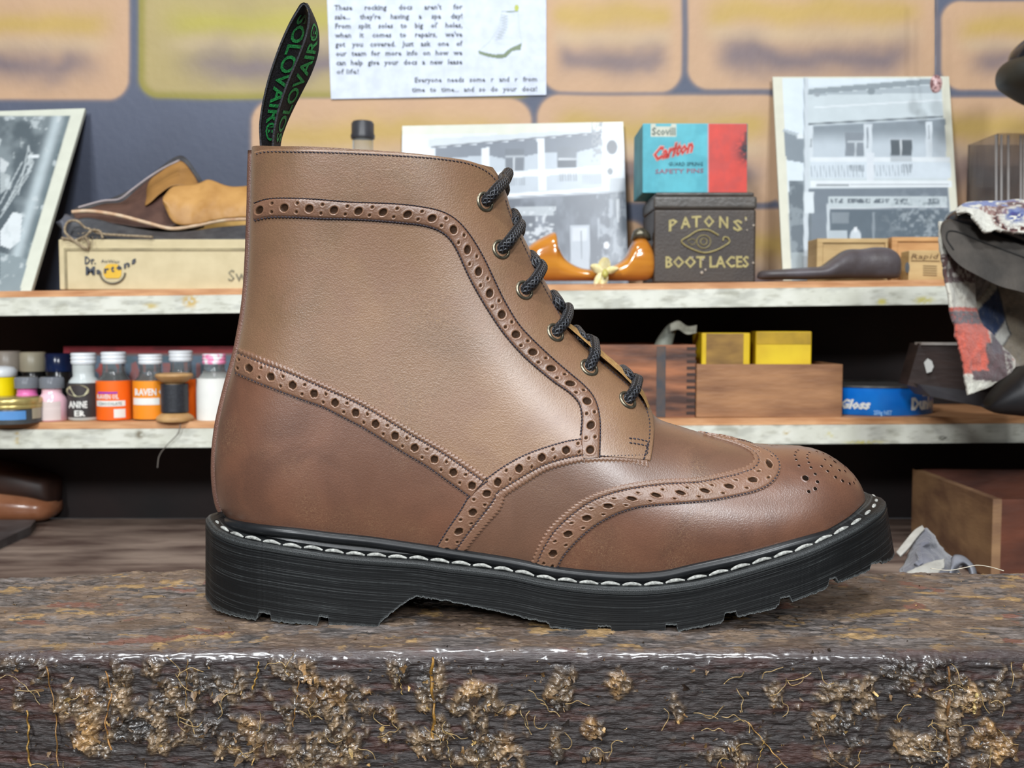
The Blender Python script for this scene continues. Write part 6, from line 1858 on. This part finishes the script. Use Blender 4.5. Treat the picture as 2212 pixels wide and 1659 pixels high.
def facing_patch():
    segs = [((0, 0), (9, 8)), ((9, 8), (13, 12)), ((13, 12), (20, 19)), ((20, 19), (25, 28))]
    segs = [((0, 8), (0, 10)), ((8, 12), (10, 14)), ((12, 20), (14, 23)), ((20, 25), (23, 28))]
    PA = []; PB = []
    for (a0, a1), (b0, b1) in segs:
        A = catmull(B_out, 1400); Bq = catmull(Fout, 1400)
        def cut(c, pts, i, j):
            k0 = int(np.argmin(np.hypot(*(c - pts[i]).T))); k1 = int(np.argmin(np.hypot(*(c - pts[j]).T)))
            return c[k0:k1 + 1]
        A = cut(A, B_out, a0, a1); Bq = cut(Bq, Fout, b0, b1)
        n = int(max(arclen(A), arclen(Bq)) / 3.0)
        PA.append(resample(A, n)[:-1]); PB.append(resample(Bq, n)[:-1])
    A = np.vstack(PA); Bq = np.vstack(PB)
    # smooth the pairing
    for _ in range(30):
        A[1:-1] = (A[:-2] + 2 * A[1:-1] + A[2:]) / 4
    n = len(A); m = 46
    q = np.r_[0, np.linspace(0, 1, m) ** 0.8, 1]; m = len(q)
    PX = A[:, None, 0] * (1 - q) + Bq[:, None, 0] * q; PY = A[:, None, 1] * (1 - q) + Bq[:, None, 1] * q
    pos, nor = surf(PX, PY)
    H = np.full((n, m), 0.0009)
    H[:, 0] = 0; H[:, -1] = -0.0006; H[:, -2] = 0.0006; H[0] = 0.0002; H[-1] = -0.0004
    pn = (pos + nor * H.reshape(-1, 1))
    f = gridfaces(n, m)
    v0 = pn[f[len(f) // 2]]
    if np.cross(v0[1] - v0[0], v0[3] - v0[0])[1] > 0: f = f[:, ::-1]
    m2 = pn.copy(); m2[:, 1] = 2 * YC - m2[:, 1]
    mk('facing', np.vstack([pn, m2]), np.vstack([f, f[:, ::-1] + len(pn)]), M_quarter, boot, sharp=60)


facing_patch()
# pinked tongue of leather under the facing, running to its front corner
C_up = [(1049, 1033), (1086, 1006), (1132, 981), (1182, 963), (1225, 951), (1256, 946)]
C_lo = [(1074, 1082), (1090, 1072), (1132, 1046), (1182, 1017), (1231, 1003), (1262, 997)]
A_up = [(516, 752), (573, 774), (635, 798), (717, 835), (778, 862), (840, 897), (901, 934), (963, 970), (1004, 997), (1052, 1031)]
A_lo = [(508, 808), (549, 826), (594, 844), (655, 867), (696, 881), (741, 904), (787, 928), (840, 961), (881, 986), (922, 1010), (963, 1039), (1016, 1077)]
E_l = [(1052, 1038), (1014, 1068), (993, 1102), (966, 1142), (938, 1187)]
E_r = [(1094, 1062), (1081, 1100), (1053, 1132), (1025, 1165), (1001, 1196)]
D_up = [(1144, 1224), (1162, 1182), (1185, 1142), (1215, 1112), (1258, 1079), (1314, 1056), (1364, 1044), (1430, 1036), (1500, 1033), (1550, 1024), (1590, 1015), (1614, 1007),
        (1628, 994), (1624, 981), (1604, 967), (1575, 956), (1541, 946), (1516, 939)]
D_lo = [(1200, 1240), (1218, 1203), (1258, 1160), (1291, 1134), (1337, 1110), (1380, 1097), (1430, 1092), (1500, 1087), (1540, 1083), (1592, 1073), (1637, 1062), (1668, 1045),
        (1684, 1022), (1686, 1003), (1678, 988), (1656, 974), (1630, 964), (1600, 955)]
P_up = [(1262, 984), (1296, 984), (1340, 984), (1397, 984)]
P_lo = [(1262, 1001), (1298, 998), (1364, 1001), (1403, 1009)]
strip('pinked_underlay', P_up, P_lo, M_band, h=0.0006, pink2=2.4, groove=(0.1, 0.9), puff=0)
strip('brogue_band', E_l, E_r, M_band, holes=True, pink2=2.6, groove=(0.04, 0.68), hq=(0.38, 0.22, 0.54), s0=25, sp=50)
strip('brogue_band', A_up, A_lo, M_band, h=0.0010, holes=True, pink1=2.4, groove=(0.2, 0.95), s0=33, sp=49.5)
strip('brogue_band', C_up, C_lo, M_band, h=0.0010, holes=True, pink2=2.4, groove=(0.05, 0.74), hq=(0.4, 0.24, 0.56), s0=20, sp=54)
strip('brogue_band', B_out, B_in, M_band, h=0.0008, holes=True, groove=(0.02, 0.97), hq=(0.52, 0.30, 0.70), s0=16, sp=53, hr=(9.2, 3.8))
strip('brogue_band', D_up, D_lo, M_band, h=0.0010, holes=True, pink1=2.4, groove=(0.2, 0.95), s0=44, sp=53, mirror=True, hq=(0.58, 0.42, 0.76))
# stitch lines
stitch(mixc(A_up, A_lo, 0.2)); stitch(mixc(A_up, A_lo, 0.95))
stitch(mixc(C_up, C_lo, 0.05)); stitch(list(mixc(C_up, C_lo, 0.72)) + [(1296, 985), (1340, 985), (1398, 984)])
stitch(mixc(E_l, E_r, 0.03)); stitch(mixc(E_l, E_r, 0.68))
stitch(mixc(B_out, B_in, 0.02)); stitch(mixc(B_out, B_in, 0.985, b=0.965))
stitch(mixc(D_up, D_lo, 0.2), mirror=True); stitch(mixc(D_up, D_lo, 0.96), mirror=True)
stitch([(555, 334), (575, 329), (640, 329), (700, 330), (800, 334), (900, 340), (960, 346), (1010, 355), (1038, 366), (1058, 380), (1072, 397)], pitch=8, h=0.0011, r=1.3)
stitch([(1088, 432), (1097, 463), (1112, 498), (1134, 545), (1155, 590), (1177, 632), (1198, 669), (1222, 706), (1253, 744), (1290, 780), (1328, 813), (1362, 843), (1385, 872), (1398, 902), (1401, 940), (1396, 984)], pitch=8, h=0.0011, r=1.3)
stitch([(1356, 948), (1375, 950), (1398, 956)], h=0.0011); stitch([(1398, 966), (1378, 961), (1357, 958)], h=0.0011)
stitch([(1398, 957), (1394, 975), (1389, 995)], h=0.0012)

# toe medallion
mb = MB(); mr_ = MB()
med = [(1740, 1033, 8.5), (1747, 1062, 4.6), (1761, 1056, 5), (1766, 1041, 4.6), (1761, 1024, 4), (1752, 1010, 3.8), (1747, 999, 3.5), (1744, 990, 3.2), (1744, 983, 3), (1748, 978, 3),
       (1726, 1006, 3.8), (1720, 993, 3.6), (1717, 984, 3.2), (1719, 977, 3), (1724, 973, 2.8), (1775, 1007, 3.8), (1788, 1018, 4), (1795, 1006, 3.8), (1782, 993, 3.4), (1805, 1031, 4.4),
       (1820, 1039, 4.6), (1835, 1045, 4.2), (1844, 1043, 3.6), (1847, 1036, 3.4), (1813, 1016, 4), (1825, 1018, 4), (1824, 1008, 3.4), (1764, 976, 3), (1778, 980, 3), (1793, 988, 3.6), (1803, 998, 5.5)]
for a, b, r in med:
    pos, nor = surf([a, a + .8, a], [b, b, b - .8])
    t = pos[1] - pos[0]; t /= np.linalg.norm(t); n_ = nor[0]; w_ = np.cross(n_, t); w_ /= np.linalg.norm(w_); t = np.cross(w_, n_)
    R_ = r * SC(0.03) * 0.86
    for sgn in (1, -1):
        V = []
        for k, (rr, hh) in enumerate(((1.45, -0.00005), (1.15, 0.00022), (0.95, 0.0001), (0.85, 0.00001))):
            for j in range(14):
                an = j * 2 * math.pi / 14
                V.append(pos[0] + R_ * rr * (math.cos(an) * t + math.sin(an) * w_) + n_ * hh)
        V = np.array(V)
        if sgn < 0:
            V[:, 1] = 2 * YC - V[:, 1]
        ff = gridfaces(4, 14, wrap=True, flip=(sgn < 0)).tolist()
        mr_.add(V, ff)
        Vd = V[28:42].copy() + (n_ * [1, sgn, 1]) * 0.00008
        mb.add(Vd, [tuple(range(14)) if sgn > 0 else tuple(range(14))[::-1]])
M_dark = pm('dark_punched_hole', (30, 21, 16), (22, 16, 12), rough=0.95, spec=0.05)
tm = mr_.build('toe_medallion', M_foot, boot)
mb.build('punched_holes', M_dark, tm)

# back strip along the heel seam
mb = MB()
bl = [(Lc[i][0] - 0.0004, YC, Lc[i][1]) for i in range(6, 500, 6)]
tube(mb, bl, 0.0017, 10, flat=1.6)
M_strip = leather_mat('brown_leather_piping', (104, 70, 56), (86, 58, 48), (110, 76, 60), rough=0.45)[0]
mb.build('back_strip', M_strip, boot)

# tongue: tan edge peeping out above the lower eyelets
tg = catmull([(1225, 696), (1243, 711), (1268, 733), (1300, 762), (1335, 792), (1362, 819), (1385, 846), (1398, 872)], 50)
V = []
for i, (a, b) in enumerate(tg):
    k = math.sin(min(1, (i + 1) / 8) * math.pi / 2) * math.sin(min(1, (50 - i) / 8) * math.pi / 2)
    for yy, off in ((-.016, 9), (-.010, 1), (-.006, -3 * k), (.006, -3 * k), (.010, 1), (.016, 9)):
        p = P(a, b, YC)
        V.append((p.x - off * 0.7 * PC, YC + yy, p.z - off * 0.7 * PC))
M_tongue = pm('tan_tongue_edge', (176, 138, 84), (150, 112, 66), sc=500, rough=0.65, bump=0.0004, bsc=700)
mk('tongue', V, gridfaces(50, 6, flip=True), M_tongue, boot)

# eyelets and laces
M_lace = bpy.data.materials.new('black_braided_cord')
nt, N, L, B = nodes(M_lace)
uvn = N.new('ShaderNodeUVMap'); sp_ = N.new('ShaderNodeSeparateXYZ'); L.new(uvn.outputs[0], sp_.inputs[0])
def _m(op, a, b=None):
    x = N.new('ShaderNodeMath'); x.operation = op
    for k, v in ((0, a), (1, b)):
        if v is None: continue
        if isinstance(v, (int, float)): x.inputs[k].default_value = v
        else: L.new(v, x.inputs[k])
    return x.outputs[0]
us = _m('MULTIPLY', sp_.outputs[0], 2 * math.pi / 0.0019); vs = _m('MULTIPLY', sp_.outputs[1], 2 * math.pi * 7)
w1 = _m('SINE', _m('ADD', us, vs)); w2 = _m('SINE', _m('SUBTRACT', us, vs))
br = _m('MAXIMUM', w1, w2)
mr1 = N.new('ShaderNodeMapRange'); mr1.inputs[1].default_value = 0.2; mr1.inputs[2].default_value = 1
L.new(br, mr1.inputs[0])
mx = N.new('ShaderNodeMix'); mx.data_type = 'RGBA'; mx.inputs[6].default_value = (*s2l((12, 12, 15)), 1); mx.inputs[7].default_value = (*s2l((52, 54, 60)), 1)
L.new(mr1.outputs[0], mx.inputs[0]); L.new(mx.outputs[2], B.inputs['Base Color'])
bp = N.new('ShaderNodeBump'); bp.inputs['Distance'].default_value = 0.0003; L.new(br, bp.inputs['Height']); L.new(bp.outputs[0], B.inputs['Normal'])
B.inputs['Roughness'].default_value = 0.42

eye = [(1046, 437), (1081, 540), (1131, 628), (1198, 720), (1271, 796), (1354, 866)]
lpaths = [[(1046, 437), (1054, 420), (1068, 404), (1084, 388), (1094, 378), (1097, 374)],
          [(1081, 540), (1092, 522), (1104, 504), (1114, 488), (1116, 474), (1110, 462)],
          [(1131, 628), (1144, 610), (1154, 592), (1158, 575), (1156, 562), (1148, 552)],
          [(1198, 720), (1208, 703), (1213, 686), (1212, 668), (1206, 652), (1196, 638)],
          [(1271, 796), (1275, 778), (1273, 760), (1266, 742), (1257, 728), (1246, 714)],
          [(1354, 866), (1361, 850), (1364, 834), (1362, 820), (1355, 808), (1346, 800)]]
for (ex, ey), lp in zip(eye, lpaths):
    pos, nor = surf([ex, ex + 2, ex], [ey, ey, ey - 2])
    n_ = nor[0]; t = pos[1] - pos[0]; t -= n_ * np.dot(t, n_); t /= np.linalg.norm(t); w_ = np.cross(n_, t)
    c0 = pos[0] + n_ * 0.0009
    mb = MB(); V = []
    prof = [(0.0031, -0.0016), (0.0033, 0.0), (0.0036, 0.0005), (0.0041, 0.0007), (0.0046, 0.0005), (0.00495, 0.0001), (0.0051, -0.0006)]
    for rr, hh in prof:
        for j in range(36):
            an = j * math.pi / 18
            V.append(c0 + rr * (math.cos(an) * t + math.sin(an) * w_) + n_ * hh)
    mb.add(V, gridfaces(len(prof), 36, wrap=True, flip=True))
    e_ = mb.build('eyelet', M_eye, boot)
    mb = MB()
    mb.add([V[j] for j in range(36)], [tuple(range(36))[::-1]])
    mb.build('eyelet_hole', M_dark, e_)
    # lace rises from the eyelet, lies along the facing and wraps over the edge
    pts = []
    c = catmull(lp, 24)
    ps, ns = surf(c[:, 0], c[:, 1])
    for i in range(24):
        k = i / 23
        hgt = 0.0010 + 0.0030 * sm(0, 0.22, k)
        q = ps[i] + ns[i] * hgt
        if k > 0.55:     # turn over the throat towards the far side
            tgt = P(c[i][0], c[i][1], YC - 0.020 + (k - 0.55) / 0.45 * 0.018)
            w = sm(0.55, 0.85, k)
            q = q * (1 - w) + np.array(tgt) * w
        pts.append(q)
    pts[0] = pos[0] - n_ * 0.001
    hf = [np.array(p) for p in pts]
    pts = hf + [p * [1, -1, 1] + [0, 2 * YC, 0] for p in hf[::-1]]
    pts = catmull(pts, 110)
    mb = MB(); tube(mb, pts, 0.0028, 16)
    mb.build('lace', M_lace, boot)

# ---- sole
hb = Bc.copy()
wb_ = Wfun(hb[:, 0], hb[:, 1] + 1e-4); wb_[0] = 0; wb_[-1] = 0
# plan half-outline of the feather edge, heel -> toe
plan = np.stack([hb[:, 0], wb_], 1)
plan = resample(plan, 400)


def offset_plan(off):
    c = plan; t = np.gradient(c, axis=0); t /= np.linalg.norm(t, axis=1)[:, None]
    n_ = np.stack([-t[:, 1], t[:, 0]], 1)
    n_[0] = (-1, 0); n_[-1] = (1, 0)
    o = np.interp(np.linspace(0, 1, 400), [0, .05, .13, .5, .85, 1], off)
    r = c + n_ * o[:, None]
    r[:, 1] = np.maximum(r[:, 1], 0); r[0, 1] = 0; r[-1, 1] = 0
    # drop points that fold back
    keep = [0]
    for i in range(1, 400):
        if r[i, 0] > r[keep[-1], 0] + 1e-6: keep.append(i)
    return r[keep]


outer = offset_plan([0.0100, 0.0098, 0.0080, 0.0072, 0.008, 0.0098])
ox, ow = outer[:, 0], outer[:, 1]
ws = lambda x: np.interp(x, ox, ow)


def px_at(px, py):      # pixel on the near side wall of the sole -> (x, z)
    Y = YC - 0.04
    for _ in range(6):
        p = P(px, py, Y); Y = YC - float(ws(min(max(p.x, ox[0]), ox[-1])))
    p = P(px, py, Y)
    return p.x, p.z


top_px = [(449, 1124), (456, 1140), (470, 1150), (491, 1160), (528, 1171), (580, 1180), (627, 1188), (745, 1204), (850, 1212), (905, 1216), (955, 1223), (1100, 1241), (1182, 1258), (1270, 1269),
          (1364, 1273), (1417, 1271), (1497, 1261), (1535, 1253), (1644, 1223), (1738, 1193), (1807, 1163), (1864, 1133), (1893, 1112), (1906, 1093)]
bot_px = [(446, 1290), (463, 1315), (491, 1328), (552, 1340), (557, 1334), (559, 1325), (584, 1328), (586, 1342), (684, 1352), (687, 1346), (689, 1334), (709, 1336), (711, 1352), (815, 1358), (822, 1345), (860, 1314),
          (897, 1290), (960, 1299), (1033, 1314), (1100, 1328), (1152, 1341), (1186, 1348), (1188, 1357), (1284, 1370), (1290, 1364), (1292, 1354), (1320, 1356), (1322, 1371), (1430, 1374), (1436, 1366), (1438, 1352),
          (1462, 1351), (1465, 1366), (1557, 1348), (1563, 1340), (1566, 1326), (1590, 1324), (1594, 1335), (1676, 1315), (1683, 1306), (1685, 1294), (1706, 1290), (1712, 1301), (1785, 1273), (1789, 1264),
          (1791, 1254), (1807, 1250), (1811, 1261), (1870, 1233), (1873, 1222), (1888, 1215), (1892, 1218), (1912, 1204), (1927, 1180)]
tz = np.array([px_at(*p) for p in top_px]); bz = np.array([px_at(*p) for p in bot_px])
tz[0, 0] = min(tz[0, 0], ox[0]); tz[-1, 0] = max(tz[-1, 0], ox[-1])
# smooth top
tzc = catmull(tz, 400)
ztop = lambda x: np.interp(x, tzc[:, 0], tzc[:, 1])
bx = bz[:, 0].copy()
for i in range(1, len(bx)): bx[i] = max(bx[i], bx[i - 1] + 1e-5)
# the toe flares 5 mm further forward at the bottom
toe_x = ox[-1]
zbot = lambda x: np.interp(x, bx, bz[:, 1])
xs = np.unique(np.r_[ox, bx[(bx > ox[0]) & (bx < ox[-1])], np.linspace(ox[0] + .001, ox[-1] - .001, 260)])
wsx = ws(xs)
jit = (fbm(xs * 900, xs * 0 + 3, 3) - 0.5) * 0.0011
# closed loop: near side heel->toe, far side toe->heel
LX = np.r_[xs, xs[::-1][1:-1]]
LW = np.r_[-wsx, wsx[::-1][1:-1]]
LJ = np.r_[jit, jit[::-1][1:-1]]
NL = len(LX); nx = len(xs)
tt = ztop(LX); bb = zbot(LX) + LJ
per = np.r_[0, np.cumsum(np.hypot(np.diff(LX), np.diff(LW)))]
flare = sm(toe_x - 0.035, toe_x, LX) * 0.0048
hfl = sm(ox[0] + 0.02, ox[0], LX) * -0.0008
mid_x = 0.02
rings = []; uvs = []; wear = []


def ring(shr, z, fl, w=0.0):
    x = LX.copy(); y = LW.copy()
    # inward offset by scaling toward a local centre
    nxv = np.gradient(LX); nyv = np.gradient(LW); ln_ = np.hypot(nxv, nyv) + 1e-12
    nn = np.stack([nyv / ln_, -nxv / ln_], 1)
    x = x + nn[:, 0] * (-shr) * -1 * -1; y = y + nn[:, 1] * (-shr) * -1 * -1
    x = x + flare * fl + hfl * fl
    rings.append(np.stack([x, YC + y, z], 1))
    uvs.append(np.stack([per, tt - z], 1)); wear.append(np.full(NL, w))


thick = tt - bb
hi_ = 0.0035
ring(0.0085, tt + 0.0026, 0)
ring(0.0050, tt + 0.0014, 0)
ring(0.0030, tt + 0.0007, 0)
ring(0.0008, tt, 0, 0.15)
ring(0.0, tt - 0.0008, 0, 0.3)
ring(0.0, tt - 0.0026, 0.08)
ring(0.0005, tt - 0.0030, 0.1, 0.1)
ring(-0.0001, tt - 0.0034, 0.12)
for k in np.linspace(0.24, 0.93, 9):
    ring(0.0, tt - np.maximum(thick * k, 0.0036), k)
ring(0.0, bb + 0.0009, 0.97, 0.35)
ring(0.0, bb + 0.00025, 1.0, 1.0)
ring(0.0006, bb, 1.0, 1.0)
NR = len(rings)
V = np.vstack(rings); Fa = gridfaces(NR, NL, wrap=True, flip=False).tolist()
def pairf(off, rev):
    out = []
    for i in range(nx - 1):
        a, b = i, i + 1
        c = (NL - i) % NL if i > 0 else 0
        d = NL - i - 1 if i < nx - 2 else nx - 1
        q = []
        for z_ in ((a, b, d, c) if rev else (a, c, d, b)):
            if z_ + off not in q: q.append(z_ + off)
        if len(q) > 2: out.append(tuple(q))
    return out
Fa += pairf(0, False) + pairf((NR - 1) * NL, True)
sole = mk('sole', V, Fa, M_sole, boot, uvs=np.vstack(uvs), attrs={'wear': np.hstack(wear)}, sharp=40)
bm = bmesh.new(); bm.from_mesh(sole.data); bmesh.ops.recalc_face_normals(bm, faces=bm.faces); bm.to_mesh(sole.data); bm.free()

# rand: the smooth black roll between upper and welt
ro = offset_plan([0.0006] * 6)
rp = [(x, YC - w, float(np.interp(x, ZB_x, ZB_z)) - 0.0010) for x, w in ro[::3]] + [(x, YC + w, float(np.interp(x, ZB_x, ZB_z)) - 0.0010) for x, w in ro[::-3]]
rp = np.array(rp + rp[:1])
mb = MB(); tube(mb, resample(rp, 500), 0.0027, 14, cap=False)
mb.build('rand', M_rand, boot)
# infill under the rand
mb = MB(); fi = ro[::4]
V = []
for x, w in fi:
    zt = float(np.interp(x, ZB_x, ZB_z))
    V += [(x, YC - w, zt), (x, YC + w, zt), (x, YC - w, float(ztop(x)) - 0.001), (x, YC + w, float(ztop(x)) - 0.001)]
n_ = len(fi); f = []
for i in range(n_ - 1):
    a = i * 4; b = a + 4
    f += [(a, b, b + 1, a + 1), (a + 2, a, b, b + 2)[::-1], (a + 1, a + 3, b + 3, b + 1)[::-1]]
mk('midsole', V, f, M_rand, boot)

# white welt stitching all the way round
wo = offset_plan([0.0056, 0.0056, 0.0046, 0.0040, 0.0046, 0.0050])
cl = np.vstack([np.stack([wo[:, 0], YC - wo[:, 1]], 1), np.stack([wo[::-1, 0], YC + wo[::-1, 1]], 1)])
tot = arclen(cl); ns_ = int(tot / 0.0099)
cs = resample(cl, ns_ * 8 + 1)
mb = MB()
for i in range(ns_):
    seg = cs[i * 8:i * 8 + 8]
    pts = [(p[0], p[1], float(ztop(p[0])) + 0.0011 + 0.0007 * math.sin(math.pi * k / 7)) for k, p in enumerate(seg)]
    j = 0.0003 * (rnd.random() - .5)
    pts = [(a, b + j, c + j) for a, b, c in pts]
    tube(mb, pts, [0.0004, 0.0008, 0.0009, 0.0009, 0.0007, 0.0004], 8)
mb.build('welt_stitching', M_wstitch, boot)

# ---- heel loop
Nn = [(567, 330), (565, 300), (564, 270), (569, 230), (580, 180), (594, 135), (610, 92), (627, 55), (643, 27), (656, 10), (664, 22), (665, 42), (658, 78), (645, 115), (626, 160), (609, 205), (597, 245), (589, 285), (586, 330)]
Fn = [(585, 330), (598, 300), (604, 270), (616, 230), (632, 180), (649, 135), (660, 95), (665, 62), (666, 32), (660, 9), (674, 36), (684, 66), (684, 110), (670, 155), (650, 195), (628, 238), (614, 270), (604, 300), (600, 330)]
A = catmull(Nn, 160); Bq = catmull(Fn, 160)
yl = YC - 0.009; yr = YC + 0.009
q = np.linspace(0, 1, 13)
Vn = []
for i in range(160):
    a = np.array(P(A[i][0], A[i][1], yl)); b = np.array(P(Bq[i][0], Bq[i][1], yr))
    for k in q: Vn.append(a * (1 - k) + b * k)
Vn = np.array(Vn).reshape(160, 13, 3)
du = np.gradient(Vn, axis=0); dv = np.gradient(Vn, axis=1); nn = np.cross(du, dv); nn /= np.linalg.norm(nn, axis=-1)[..., None] + 1e-12
Vb = Vn + nn * 0.0011
UV = np.stack([np.repeat(np.linspace(0, 1, 160)[:, None], 13, 1), np.repeat(q[None], 160, 0)], -1)
n1 = 160 * 13
ff = gridfaces(160, 13).tolist() + gridfaces(160, 13, off=n1, flip=True).tolist()
for i in range(159):
    for j in (0, 12):
        a, b = i * 13 + j, (i + 1) * 13 + j
        ff.append((a, b, b + n1, a + n1) if j else (b, a, a + n1, b + n1))
M_web = pm('black_webbing', (20, 20, 24), (52, 52, 58), sc=1400, rough=0.75, bump=0.0005, bsc=1300, lo=0.45, hi=0.75)
loop = mk('heel_loop', np.vstack([Vn.reshape(-1, 3), Vb.reshape(-1, 3)]), ff, M_web, boot, uvs=np.vstack([UV.reshape(-1, 2)] * 2))
M_green = pm('green_woven_lettering', (52, 190, 96), (30, 128, 66), sc=900, rough=0.6, bump=0.0004, bsc=1500)


tv, tf = text_tris('SOLOVAIR\u00ae', 1.0, 0.02, 3)
mn, mx_ = tv.min(0), tv.max(0)
tn = (tv - mn) / (mx_ - mn)


def on_loop(s0, s1, q0, q1, side, h):
    s = (s0 + tn[:, 0] * (s1 - s0)) * 159; qq = (q0 + tn[:, 1] * (q1 - q0)) * 12
    i = np.clip(s.astype(int), 0, 158); j = np.clip(qq.astype(int), 0, 11)
    fs = (s - i)[:, None]; fq = (qq - j)[:, None]
    lerp = lambda G: (G[i, j] * (1 - fs) + G[i + 1, j] * fs) * (1 - fq) + (G[i, j + 1] * (1 - fs) + G[i + 1, j + 1] * fs) * fq
    n_ = lerp(nn)
    return (lerp(Vb) + n_ * h) if side else (lerp(Vn) - n_ * h)


# outer face of the right leg (reads upwards) and inner face of the left leg
cam_dir = np.array([0, -1, 0.1])
side = 1 if (nn[125, 6] @ cam_dir) > 0 else 0
V1 = on_loop(0.965, 0.565, 0.80, 0.2, side, 0.0003)
sideL = 1 if (nn[40, 6] @ cam_dir) > 0 else 0
V2 = on_loop(0.46, 0.04, 0.22, 0.85, sideL, 0.0003)
mk('lettering', np.vstack([V1, V2]), list(tf) + [tuple(k + len(V1) for k in t) for t in tf], M_green, loop, smooth=False)
